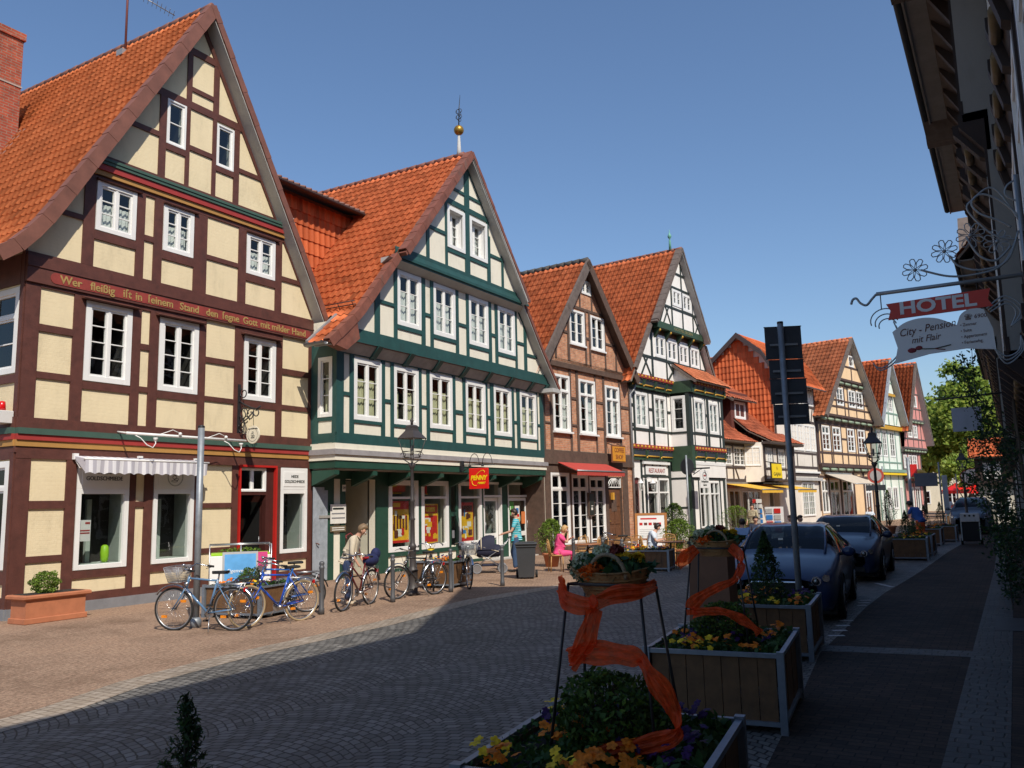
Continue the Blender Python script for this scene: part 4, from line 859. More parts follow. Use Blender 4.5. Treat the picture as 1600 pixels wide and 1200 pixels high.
rc += [(0, .5, 0, 3.4), (1.88, 2.02, 0, 3.4), (3.31, 3.39, 0, 3.4), (4.7, 4.97, 0, 3.4), (6.26, 6.75, 0, 3.4), (0, 6.75, 3.08, 3.4), (0, 4.97, 0, .25)]
timber(h3, 0, rc, T3)
mb = MB(); mb.box(0, W3+.02, -.12, .05, 7.25, 7.45, T3); mb.box(0, W3+.02, -.06, .05, 7.45, 7.62, T3); mb.box(-.02, W3+.02, -.1, .05, 3.4, 3.62, T3); mb.box(-.02, W3+.02, -.06, .05, 3.62, 3.86, T3); mb.build('beams', T3, h3)
rc = [(1.02, 1.14, 7.6, 12), (1.97, 2.13, 7.6, 9.9), (3.36, 3.48, 7.6, 9.9), (3.71, 3.83, 7.6, 9.9), (5.02, 5.12, 7.6, 9.9), (5.96, 6.07, 7.6, 12), (3.0, 3.1, 9.9, 12), (3.98, 4.08, 9.9, 12), (1, 2.0, 8.7, 8.8), (3.48, 3.71, 8.67, 8.76), (5.12, 6.3, 8.67, 8.76), (2, 5.2, 9.86, 9.97)]
timber(h3, -.06, rc, T3, clipp=gp, name='gable_timber_frame')
for (a, b, c, d) in f1: window(h3, a, b, c, d, 0, rows=3, trans=6.3, fw=.1, proud=.06, curtain=(CURT, .8, 'sides'))
for (a, b, c, d) in g2: window(h3, a, b, c, d, -.06, rows=3, fw=.09, proud=.05)
window(h3, *g3[0], -.06, rows=2, fw=.09, proud=.05)
mb = MB()
for (a, b, c, d) in f1+g2: mb.box(a-.06, b+.06, -.16, .02, c-.06, c+.01, WHITE)
mb.build('window_sills', WHITE, h3)
for (a, b, c, d) in gf[:3]: window(h3, a, b, c, d, 0, rows=4, trans=2.45, fw=.1, proud=.03, glass=DGLASS, name='french_window')
OAK = M('oak_door', (.13, .055, .025), rough=.6, var=.3, scale=8)
mb = MB(); mb.box(5.02, 6.22, .12, .18, .05, 2.45, OAK); 
for i in range(2):
    for j in range(3): mb.box(5.12+i*.56, 5.58+i*.56, .1, .13, .2+j*.75, .85+j*.75, OAK, .02)
mb.box(5.4, 5.85, .09, .12, 1.5, 2.2, T3); dr = mb.build('door', OAK, h3); mb = MB(); mb.tube([(5.15, .1, 1.1), (5.15, .04, 1.1), (5.27, .04, 1.1)], .015, 6, FB); mb.build('door_handle', FB, dr)
w = window(h3, 5.02, 6.22, 2.5, 2.98, .08, cols=1, rows=1, fw=.05, sf=.0, name='fanlight')
mb = MB()
for k in range(5): mb.tube([(5.15+k*.24, .06, 2.56), (5.62+(k-2)*.06, .06, 2.9)], .02, 4, WHITE)
mb.tube([(5.1+.52*(1-math.cos(math.pi*t/10)), .06, 2.56+.36*math.sin(math.pi*t/10)) for t in range(11)], .022, 4, WHITE); mb.build('fanlight_bars', WHITE, w)
mb = MB(); mb.box(5.35, 5.5, -.02, .08, 2.0, 2.3, M('lamp_amber', (.6, .3, .03), var=.1)); mb.build('porch_lamp', None, h3)
L3 = [(-.3, 7.35), (3.3, 12.0)]; R3 = [(7.5, 7.3), (3.3, 12.0)]
slope(h3, [(-.9, 6.6), (-.3, 7.35), (3.3, 12)], -.42, 11, tile_mat('clay_tiles_worn', (.68, .18, .065), dirt=.35), tw=.26, th=.36, amp=.036); slope(h3, R3, -.42, 11, TILE2, tw=.35, th=.42, sub=3)
VB = M('weathered_board', (.13, .1, .085), rough=.85, var=.3, scale=5)
verge(h3, L3, -.46, -.36, VB, seg=3.1, drop=.28); verge(h3, R3, -.46, -.36, T3, seg=3.2, drop=.3); board_under(h3, R3, -.42, 0, T3, off=.1); board_under(h3, L3, -.42, 0, T3, off=.1)
ridge(h3, 3.3, 12.02, -.4, 11, M('dark_ridge_tile', (.06, .055, .05), rough=.8, var=.4, scale=4, stain=(.25, .23, .2)), r=.13)
gutter(h3, 7.55, 7.25, -.4, 8)
mb = MB(); mb.tube([(7.45, -.25, 7.2), (7.35, -.2, 6.9), (7.2, -.08, 6.7), (7.2, -.08, 0)], .05, 8, ZINC); mb.build('downpipe', ZINC, h3)
sidewalls(h3, W3, 11, 0, 7.2, BK3, peak=(3.3, 11.7))
mb = MB(); mb.box(-.04, .0, -.03, 1.2, 0, 3.6, T3); mb.build('corner_post', T3, h3)
# ------------------------------------------------------------------ house 4: white panels, near-black timber, bay, carved friezes
T4 = M('dark_green_timber', (.022, .032, .028), rough=.6, var=.2, scale=4); P4 = plaster('white_panel', (.82, .79, .74), brickish=.05, var=.05)
DGR = M('frieze_green', (.03, .065, .035), rough=.55, var=.2); FRD = M('frieze_red', (.3, .04, .025), rough=.6, var=.2); FYL = M('frieze_gold', (.55, .3, .03), rough=.45, var=.15); FBL = M('frieze_blue', (.035, .045, .06), rough=.6, var=.2)
h4 = house_root('half_timbered_house', 'white half-timbered house with black beams, painted carved friezes and a tiled bay', -14.63, 35.24, 6)
W4 = 8.6; Y2 = -.3; Y3 = -.6
f1 = [(.58, 1.82, 5.24, 6.9), (2.46, 3.76, 5.22, 6.88)]; g2 = [(2.25, 3.36, 8.68, 9.76), (3.56, 4.68, 8.66, 9.72), (4.88, 5.96, 8.65, 9.68), (6.2, 7.28, 8.63, 9.68)]; g3 = [(3.8, 4.8, 11.4, 12.25), (4.95, 6.0, 11.33, 12.22)]
gp = [(-.05, 7.7), (8.6, 7.7), (7.15, 10.1), (1.65, 10.1)]; gp3 = [(2.3, 10.35), (7.3, 10.35), (4.6, 14.1)]
wall(h4, [[(0, 4.4), (W4, 4.4), (W4, 7.1), (0, 7.1)]], ins(f1), 0, P4); wall(h4, [gp], ins(g2), Y2, P4, name='gable_wall'); wall(h4, [gp3], ins(g3), Y3, P4, name='gable_wall')
rooms(h4, ins(f1), 0); rooms(h4, ins(g2), Y2); rooms(h4, ins(g3), Y3)
rc = [(0, .06, 4.5, 7.1), (.4, .55, 4.5, 7.1), (1.82, 1.93, 4.5, 7.1), (2.28, 2.44, 4.5, 7.1), (3.77, 3.86, 4.5, 7.1), (4.35, 4.5, 4.5, 7.1), (0, 4.4, 5.12, 5.22), (.06, .4, 6.2, 6.32), (.06, .4, 5.3, 5.43), (1.93, 2.28, 6.12, 6.23), (3.86, 4.35, 6.11, 6.22), (1.93, 2.28, 5.25, 5.37), (0, W4, 6.95, 7.12)]
timber(h4, 0, rc, T4)
rc = [(1.85, 2.02, 7.7, 10.1), (3.37, 3.48, 7.7, 10.1), (4.7, 4.85, 7.7, 10.1), (5.98, 6.16, 7.7, 10.1), (7.3, 7.4, 7.7, 10.1), (0, 9, 8.54, 8.65)]
timber(h4, Y2, rc, T4, clipp=gp, name='gable_timber_frame', diags=[(.8, 7.7, 1.5, 8.6, .09), (1.75, 7.7, .95, 8.7, .09), (3.55, 7.7, 4.6, 8.6, .09), (4.6, 7.7, 3.55, 8.6, .09), (-.05, 7.7, 1.65, 10.1, .14), (8.6, 7.7, 7.15, 10.1, .12)])
rc = [(3.62, 3.74, 10.3, 12.4), (4.82, 4.93, 10.3, 14.2), (6.03, 6.13, 10.3, 12.4), (2, 7, 13.05, 13.15), (2, 7, 12.27, 12.38), (2, 8, 11.2, 11.3)]
timber(h4, Y3, rc, T4, clipp=gp3, name='gable_timber_frame', diags=[(2.7, 10.35, 3.3, 11.2, .07), (3.5, 10.35, 2.95, 11.2, .07), (6.2, 11.2, 6.9, 10.35, .07), (6.95, 11.2, 6.3, 10.35, .07), (2.3, 10.35, 4.6, 14.1, .12), (7.3, 10.35, 4.6, 14.1, .12)])
def frieze(parent, u0, u1, v0, v1, y0, y1, name='carved_frieze', n=None):
    """stepped, carved jetty: red rope beam with gold bosses, green mouldings, gold fillets between bracket heads"""
    mb = MB(); h = v1-v0; g = y1-y0
    mb.box(u0, u1, y1, .05, v0+h*.72, v1, FRD); mb.box(u0, u1, y1+.04, .05, v0+h*.62, v0+h*.72, FBL); mb.prism([(y1+.06, v0+h*.62), (y0-.08, v0+h*.2), (.05, v0+h*.2), (.05, v0+h*.62)], u0, u1, FBL, axis='x')
    mb.box(u0, u1, y0-.06, .05, v0, v0+h*.2, DGR)
    nn = n or int((u1-u0)/.34)
    for k in range(nn):
        x = u0+(k+.5)*(u1-u0)/nn; mb.ball((x, y1, v0+h*.86), h*.1, FYL, 8, 5, sx=1.3, sy=.5); mb.ball((x+.1, y1+.05, v0+h*.66), .03, FYL, 6, 4, sy=.6)
    nb = max(2, round((u1-u0)/1.3))
    for k in range(nb+1):
        x = min(u1-.08, max(u0+.08, u0+k*(u1-u0)/nb)); mb.prism([(y1-.01, v0+h*.62), (y0-.12, v0+.02), (y0-.02, v0+.0), (.03, v0+.0), (.03, v0+h*.6)], x-.08, x+.08, DGR, axis='x'); mb.ball((x, y0-.12, v0+h*.18), .06, FYL, 8, 5)
        if k < nb: mb.tube([(x+.14, y0-.09, v0+h*.26), (x+(u1-u0)/nb-.14, y0-.09, v0+h*.26)], .035, 6, FYL)
    return fixnormals(mb.build(name, FRD, parent))
frieze(h4, 0, 4.6, 7.08, 7.7, -.08, Y2); frieze(h4, 0, 4.3, 3.78, 4.48, .05, -.12)
mb = MB(); mb.box(2.0, 7.55, Y3-.05, Y2, 10.05, 10.36, DGR); mb.box(1.9, 7.5, Y2-.01, 0, 9.82, 10.05, M('frieze_brown', (.1, .045, .02), var=.2))
for x in (2.3, 3.45, 4.75, 6.05, 7.35): mb.prism([(Y3-.04, 10.05), (Y3-.02, 9.95), (Y2-.02, 9.6), (Y2, 9.6), (Y2, 10.05)], x-.09, x+.09, DGR, axis='x'); mb.ball((x, Y3+.02, 9.95), .08, FYL, 8, 5)
jb = fixnormals(mb.build('jetty_beam', DGR, h4)); letters_on(jb, 'GOTTES SEGEN', 4.8, 10.2, Y3-.056, .2, M('faded_gold', (.25, .22, .1)), sx=1.5)
for (a, b, c, d) in f1: window(h4, a, b, c, d, 0, rows=3, fw=.13, curtain=(CURT, 1, 'full'))
for (a, b, c, d) in g2: window(h4, a, b, c, d, Y2, rows=2, fw=.13, bar=.14)
for (a, b, c, d) in g3: window(h4, a, b, c, d, Y3, rows=2, fw=.13, bar=.14)
L4 = [(-.75, 7.2), (1.0, 9.6), (4.55, 14.4)]; R4 = [(8.95, 7.5), (7.5, 9.9), (4.55, 14.4)]
slope(h4, L4, -.6, 12, TILE2, tw=.27, th=.38, amp=.038); slope(h4, R4, -.6, 12, TILE2, tw=.35, th=.45, sub=3)
verge(h4, [(-.3, 7.8), (1.35, 10.08)], -.66, -.5, VB, drop=.1); verge(h4, [(1.5, 10.28), (4.55, 14.4)], -.95, -.6, VB, drop=.1, h=.04); verge(h4, [(8.9, 7.6), (7.5, 9.85)], -.66, -.5, VB, drop=.1); verge(h4, [(7.4, 10.0), (4.55, 14.4)], -.95, -.6, VB, drop=.06)
board_under(h4, [(7.45, 10.0), (4.55, 14.4)], -.93, Y3, SOFF, off=.12); board_under(h4, [(8.9, 7.6), (7.5, 9.9)], -.6, Y2, SOFF, off=.12); board_under(h4, [(1.5, 10.28), (4.55, 14.4)], -.93, Y3, VB, off=.12); board_under(h4, [(-.3, 7.8), (1.4, 10.1)], -.6, Y2, VB, off=.12)
mb = MB(); mb.prism([(1.4, 10.2), (4.55, 14.38), (4.55, 14.28), (1.55, 10.15)], -.92, -.55, VB); mb.prism([(7.5, 9.95), (4.55, 14.38), (4.55, 14.28), (7.4, 9.9)], -.92, -.55, SOFF); fixnormals(mb.build('gable_eaves', VB, h4))
ridge(h4, 4.55, 14.42, -.9, 12, V2, r=.09)
COP = M('verdigris', (.12, .33, .25), rough=.6, var=.2); mb = MB(); mb.lathe([(.07, 0), (.05, .5), (.03, .6), (.09, .68), (.1, .76), (.05, .86), (.02, .95), (.01, 1.1)], 10, COP, (4.5, -.3, 14.4)); mb.build('finial', COP, h4)
sidewalls(h4, W4, 12, 0, 7.2, P4, right=True, peak=(4.5, 14))
# bay: body 1 m proud, from the street to its own tiled roof
B = -1.0; BA, BB = 4.15, 8.3
bw = [(4.75, 5.98, 5.2, 6.82), (6.5, 7.68, 5.18, 6.82)]; bs = [(5.1, 6.3, .55, 2.8), (6.35, 7.5, .55, 2.8)]
bay = MB(); bo = wall(h4, [[(BA, 3), (BB, 3), (BB, 7.1), (BA, 7.1)]], ins(bw), B, P4, name='bay_wall'); rooms(bo, ins(bw), B, d=.9)
rc = [(BA, 4.48, 4.5, 7.1), (4.52, 4.73, 4.5, 7.1), (5.99, 6.1, 4.5, 7.1), (6.25, 6.48, 4.5, 7.1), (7.7, 7.85, 4.5, 7.1), (8.05, BB, 4.5, 7.1), (BA, BB, 5.07, 5.17), (6.1, 6.25, 6.04, 6.15), (7.85, 8.05, 6.0, 6.12), (BA, BB, 6.95, 7.1), (BA, BB, 4.45, 4.55)]
rc = [r for r in rc if r[:2] != (4.52, 4.73)]+[(4.66, 4.73, 4.5, 7.1)]
timber(bo, B, rc, T4, name='bay_timber_frame')
for (a, b, c, d) in bw: window(bo, a, b, c, d, B, rows=3, fw=.13, curtain=(CURT, .8, 'full'))
mb = MB(); mb.add([(BA, B, 4), (BA, 0, 4), (BA, 0, 5.2), (BA, B, 5.2)], [(0, 1, 2, 3)], P4); mb.add([(BA, B, 5.2), (BA, -.95, 5.2), (BA, -.95, 7.1), (BA, B, 7.1)], [(0, 1, 2, 3)], P4); mb.add([(BA, -.05, 5.2), (BA, 0, 5.2), (BA, 0, 7.1), (BA, -.05, 7.1)], [(0, 1, 2, 3)], P4)
mb.add([(BB, B, 0), (BB, 0, 0), (BB, 0, 7.4), (BB, B, 7.4)], [(0, 1, 2, 3)], P4)
mb.prism([(B-.42, 7.66), (0, 7.66), (0, 8.5)], BA+.01, BA+.06, P4, axis='x'); mb.prism([(B-.42, 7.66), (0, 7.66), (0, 8.5)], BB+.0, BB+.05, P4, axis='x'); fixnormals(mb.build('bay_side', P4, h4))
mb = MB(); mb.box(BA-.02, BA+.02, B-.02, B+.14, 4, 7.1, T4); mb.box(BA-.024, BA+.02, B, 0, 5.1, 5.2, T4); mb.box(BA-.05, BA+.3, B-.2, 0, 7.1, 7.66, DGR); mb.box(BA-.03, BA+.3, B-.1, 0, 3.3, 4.5, DGR); mb.build('bay_side_timber', T4, h4)
w = window(bo, 0, .75, 5.2, 6.95, 0, cols=1, rows=3, fw=.13); w.rotation_euler = (0, 0, R(-90)); w.location = (BA, -.1, 0)
frieze(h4, BA+.3, BB, 7.08, 7.66, B-.08, B-.25); frieze(h4, BA+.32, BB, 3.8, 4.48, B+.05, B-.12)
def slope_x(parent, u0, u1, path, mat, name, tw=.2, th=.25, amp=.02):
    e = bpy.data.objects.new('tmp', None); o = slope(None, path, u0, u1, mat, tw=tw, th=th, amp=amp, name=name, sub=4)
    me = o.data
    for v in me.vertices: x, y_, z = v.co; v.co = (y_, x, z)
    me.flip_normals(); o.parent = parent
    bpy.data.objects.remove(e)
    for ch in [c for c in bpy.data.objects if c.parent == o]:
        for v in ch.data.vertices: x, y_, z = v.co; v.co = (y_, x, z)
    return o
slope_x(h4, BA-.12, BB+.15, [(B-.5, 7.66), (-.25, 8.62)], tile_mat('clay_tiles_light', (.62, .2, .09), dirt=.15), 'bay_roof')
mb = MB(); mb.prism([(B-.55, 7.6), (-.25, 8.6), (-.25, 8.45), (B-.5, 7.5)], BA-.2, BA-.08, VB, axis='x'); fixnormals(mb.build('bay_bargeboard', VB, h4))
# ground floor of house 4
g4 = [(1.6, 2.7, .95, 2.86), (2.75, 3.84, .95, 2.95), (.15, 1.05, .1, 3.0)]
wall(h4, [[(0, 0), (BA, 0), (BA, 3.8), (0, 3.8)]], ins(g4), .1, P4, name='shop_wall'); rooms(h4, ins(g4), .1, name='shop_interior', d=2)
wall(h4, [[(BA, 0), (BB, 0), (BB, 3.8), (BA, 3.8)]], ins(bs), B+.1, P4, name='shop_wall'); rooms(h4, ins(bs), B+.1, name='shop_interior', d=.9)
timber(h4, .1, [(0, .15, 0, 3.8), (1.05, 1.2, 0, 3.8), (1.42, 1.58, 0, 3.6), (3.86, 4.15, 0, 3.8), (1.2, 3.86, 3.0, 3.1), (2.2, 2.28, 3.1, 3.6), (3.0, 3.08, 3.1, 3.6), (1.2, 3.86, .82, .92), (1.2, 3.86, 0, .1), (2.7, 2.75, .9, 3.0)], T4, name='shop_timber_frame')
timber(h4, B+.1, [(BA, 4.5, 0, 3.5), (7.55, 7.68, 0, 3.8), (8.05, BB, 0, 3.8), (5.0, 5.08, .5, 3.7), (4.5, 8.3, 2.88, 2.98), (5.9, 5.98, 2.98, 3.6), (6.7, 6.78, 2.98, 3.6), (4.5, 8.3, .4, .52), (4.5, 8.3, 0, .08)], T4, name='shop_timber_frame')
mb = MB(); mb.box(BA-.03, BA+.0, B+.05, B+.25, 0, 3.3, DGR); mb.box(BA-.02, BA, B+.25, .1, 0, 3.3, P4); mb.box(BA-.03, BA, B+.25, .1, 1.5, 1.6, T4); mb.box(BA-.03, BA, B+.25, .1, 2.9, 3.0, T4); mb.box(1.2, 3.86, -.03, .1, 3.6, 3.72, WHITE); mb.box(4.5, 8.3, B-.02, B+.12, 3.6, 3.74, WHITE); mb.build('shop_trim', WHITE, h4)
for (a, b, c, d) in g4[:2]: window(h4, a, b, c, d, .1, cols=1, rows=1, trans=2.3, fw=.08, sf=0, name='shop_window')
for (a, b, c, d) in bs: window(h4, a, b, c, d, B+.1, cols=2, rows=1, trans=2.2, fw=.08, sf=0, bar=.09, name='shop_window')
mb = MB(); mb.box(.2, 1.0, .2, .25, .1, 2.95, M('door_dark_red', (.13, .02, .02), rough=.4)); mb.box(.3, .9, .18, .2, 1.1, 2.7, DGLASS); mb.build('door', None, h4)
RDT = M('sign_dark_red', (.3, .03, .02)); o = MB(); o.box(1.5, 3.6, .05, .07, 3.13, 3.52, WHITE); so = o.build('shop_sign_board', WHITE, h4); letters_on(so, 'RESTAURANT', 2.6, 3.3, .045, .3, RDT, sx=.9)
o = MB(); o.box(4.6, 8.2, B+.04, B+.06, 3.03, 3.5, WHITE); so = o.build('shop_sign_board', WHITE, h4); letters_on(so, 'B\u00fccher & Kunst', 6.9, 3.3, B+.035, .34, RDT, sx=.9, shear=.3)
# ------------------------------------------------------------------ house 5: low white-panelled house with tiled roof, dormers, yellow awnings
T5 = M('brown_black_timber', (.06, .042, .038), rough=.75, var=.25, scale=4); P5 = plaster('pinkish_white_panel', (.72, .66, .58), brickish=.05)
h5 = house_root('low_timbered_house', 'low white-panelled timbered house with two roof dormers above yellow awnings', -13.73, 43.79, 8)
TD = tile_mat('clay_tiles_brown', (.46, .12, .055), dirt=.45)
f1a = [(1.45, 2.85, 3.78, 4.82), (3.1, 4.85, 3.75, 4.82)]; f1b = [(5.85, 6.6, 3.68, 4.78), (7.55, 8.55, 3.7, 4.76)]
BY = -.8
wall(h5, [[(0, 2.7), (5.3, 2.7), (5.3, 5.2), (0, 5.2)]], ins(f1a), 0, P5); rooms(h5, ins(f1a), 0)
bo = wall(h5, [[(5.3, 2.9), (10.2, 2.9), (10.2, 5.2), (5.3, 5.2)]], ins(f1b), BY, P5, name='bay_wall'); rooms(bo, ins(f1b), BY, d=.9)
timber(h5, 0, [(1.2, 1.4, 3.0, 4.95), (2.86, 3.0, 3.0, 4.95), (5.0, 5.2, 3.0, 4.95), (0, 5.3, 3.6, 3.72), (0, 5.3, 2.7, 3.02), (0, 5.3, 4.86, 5.0), (2.0, 2.1, 3.0, 3.65)], T5, diags=[(3.2, 3.6, 3.6, 3.0, .1), (4.9, 3.6, 4.4, 3.0, .1)])
timber(bo, BY, [(5.3, 5.6, 2.9, 5), (6.65, 6.75, 2.9, 5), (7.35, 7.5, 2.9, 5), (8.6, 8.7, 2.9, 5), (9.9, 10.2, 2.9, 5), (5.3, 10.2, 3.55, 3.65), (5.3, 10.2, 2.9, 3.02), (5.3, 10.2, 4.82, 5.0), (9.2, 9.3, 2.9, 5)], T5, name='bay_timber_frame', diags=[(8.5, 3.0, 9.2, 3.55, .09), (9.9, 3, 9.3, 3.55, .09)])
for (a, b, c, d) in f1a: window(h5, a, b, c, d, 0, rows=4, fw=.06, sub=2, mun=.03)
for (a, b, c, d) in f1b: window(bo, a, b, c, d, BY, rows=4, fw=.06, sub=2, mun=.03)
mb = MB(); mb.add([(4.5, .0, 2.85), (5.3, BY, 2.85), (5.3, BY, 5.1), (4.5, 0, 5.1)], [(0, 1, 2, 3)], P5); mb.box(10.2, 10.22, BY, 0, 2.9, 5.2, P5); mb.build('bay_side', P5, h5)
w = window(h5, 0, .95, 3.75, 4.85, 0, cols=2, rows=4, fw=.07, sub=2, mun=.03, sf=.02, bar=.03); w.location = (4.52, -.04, 0); w.rotation_euler = (0, 0, R(-45))
for y, z0, z1 in ((-1.1, 5.18, 5.4), ): pass
slope_x(h5, -.3, 5.3, [(-.55, 5.1), (.6, 5.75), (5, 10.3)], TD, 'roof_slope', tw=.28, th=.36, amp=.03); slope_x(h5, 5.3, 10.6, [(BY-.55, 5.15), (0, 5.85), (5, 10.3)], TD, 'roof_slope', tw=.28, th=.36, amp=.03)
mb = MB(); mb.box(-.3, 5.3, -.5, .02, 5.0, 5.1, T5); mb.box(5.25, 10.6, BY-.5, BY+.02, 5.0, 5.14, T5); mb.box(-.3, 10.5, -.02, 8, 5.0, 5.15, T5); mb.build('eaves_boards', T5, h5)
mb = MB(); mb.prism([(8.5, 5.1), (5.2, 10.35), (.2, 5.1)], 10.2, 10.25, P5, axis='x'); mb.add([(0, 8, 0), (10.2, 8, 0), (10.2, 8, 6), (0, 8, 6)], [(0, 1, 2, 3)], P5); fixnormals(mb.build('side_walls', P5, h5))
HNG = M('dark_tile_hanging', (.12, .035, .025), rough=.7, var=.3, scale=9)
for (a, b) in ((1.3, 3.7), (5.0, 7.5)):
    mb = MB(); mb.box(a, b, .85, 4, 5.9, 8.2, HNG); dmr = mb.build('dormer', HNG, h5)
    window(dmr, b-1.95 if a < 2 else b-2.0, b-.45, 6.62, 7.66, .85, cols=2, rows=4, fw=.13, sub=2, mun=.03)
    slope_x(dmr, a-.7, b+.35, [(.35, 7.7), (4.5, 10.4)], TD, 'dormer_roof', tw=.28, th=.36, amp=.03)
    mb = MB(); mb.prism([(.3, 7.6), (4.5, 10.38), (4.5, 10.25), (.35, 7.5)], a-.85, a-.68, VB, axis='x'); fixnormals(mb.build('dormer_bargeboard', VB, dmr))
g5 = [(1.5, 2.75, .5, 2.4), (2.85, 4.3, .3, 2.4), (4.6, 7.2, .05, 2.35), (8.5, 11.4 - 1.3, .5, 2.35)]
WD = M('shop_wood', (.28, .1, .045), rough=.6, var=.25, scale=5)
wall(h5, [[(0, 0), (10.2, 0), (10.2, 2.75), (0, 2.75)]], ins(g5), .3, P5, name='shop_wall', revmat=WD); rooms(h5, ins(g5), .3, d=2.5, side=WD, back=M('shop_back', (.12, .045, .025), var=.4), name='shop_interior')
for (a, b, c, d) in g5: window(h5, a, b, c, d, .3, cols=2 if b-a < 2 else 3, rows=1, fw=.06, sf=0, name='shop_window')
mb = MB()
for k in range(9): mb.prism([(.0, 2.75), (-.35, 2.62), (-.3, 2.52), (0, 2.5)], .8+k*1.1, .95+k*1.1, FYL if k % 3 == 0 else WD, axis='x')
mb.box(0, 10.2, -.05, .3, 2.5, 2.72, WD); fixnormals(mb.build('carved_beam', WD, h5))
# ------------------------------------------------------------------ house 6: tall house with tile-hung flank behind house 5
TILE6 = tile_mat('clay_tiles_vivid', (.62, .14, .045), dirt=.3, var=.25)
h6 = house_root('tall_hip_roof_house', 'tall white house with tile-hung orange gable flank behind the low timbered house', -12.4, 53.1, 8)
W6 = 7.4
o = MB(); o.box(0, W6, 0, 5.8, 0, 9.4, P5); hb = o.build('wall', P5, h6)
pk = (5.6, 12.6)
mb = MB(); mb.prism([(0, 9.4), (.45, 11.0), (2.0, 12.25), (5.6, 9.4)], -.02, .02, P5, axis='x'); fixnormals(mb.build('gable', P5, h6))
# flank facing the camera (local x = 0 plane), hung with tiles
fl = hung(h6, 0, 5.8, 3.5, 12.4, 0, TILE6, tw=.26, th=.4, cl=lambda x, z: z < 9.3+(2.9*(1-(x-2)/3.7) if x > 2 else 1.2*x+.4))
fl.rotation_euler = (0, 0, R(90)); fl.scale = (1, -1, 1); fl.location = (-.04, 0, 0)
slope_x(h6, -.3, W6+.3, [(-.7, 9.15), (.45, 11.1), (2.0, 12.4)], TILE6, 'roof_slope', tw=.28, th=.4, amp=.035); slope_x(h6, -.3, W6+.3, [(6.0, 9.15), (2.0, 12.4)], TILE6, 'roof_slope', tw=.28, th=.4, amp=.035)
mb = MB()
for (a, za, b, zb) in ((-.75, 9.1, .45, 11.15), (.45, 11.15, 2.0, 12.45), (6.0, 9.1, 2.0, 12.45)): mb.prism([(a, za), (b, zb), (b, zb-.35), (a, za-.35)], -.42, -.28, M('dark_barge', (.06, .045, .045)), axis='x')
fixnormals(mb.build('bargeboard', None, h6))
gutter_x(h6, -.3, W6+.3, -.75, 9.12)
timber(h6, 0, [(0, W6, 6.85, 7.0), (0, W6, 9.1, 9.4), (0, W6, 3.8, 3.95), (7.15, 7.4, 1, 9.4), (4.85, 4.95, 7, 9.4), (2.4, 2.55, 3.9, 9.4), (0, .2, 3.9, 9.4), (0, W6, 4.75, 4.87), (0, W6, 7.9, 8.0), (3.4, 3.5, 3.9, 4.8), (6.2, 6.3, 3.9, 4.8), (0, W6, 3.3, 3.5)], T5, diags=[(5.2, 7.9, 5.6, 7.0, .09), (6.9, 7.9, 6.5, 7, .09)])
for (a, b) in ((2.6, 3.7), (3.75, 4.8), (5.0, 6.05), (6.1, 7.1)): window(h6, a, b, 8.05, 9.25, -.02, rows=3, fw=.07, sub=2, mun=.03, glass=DGLASS); window(h6, a, b, 4.95, 6.7, -.02, rows=4, fw=.09, sub=1, mun=.03, glass=DGLASS)
window(h6, 3.8, 6.1, .7, 2.9, -.04, rows=5, fw=.08, sub=3, mun=.03, glass=DGLASS)
mb = MB(); mb.box(0, W6, -.25, .02, 3.0, 3.2, SOFF); mb.box(0, W6, -.12, .02, 3.5, 3.62, WHITE); mb.build('cornice', SOFF, h6)
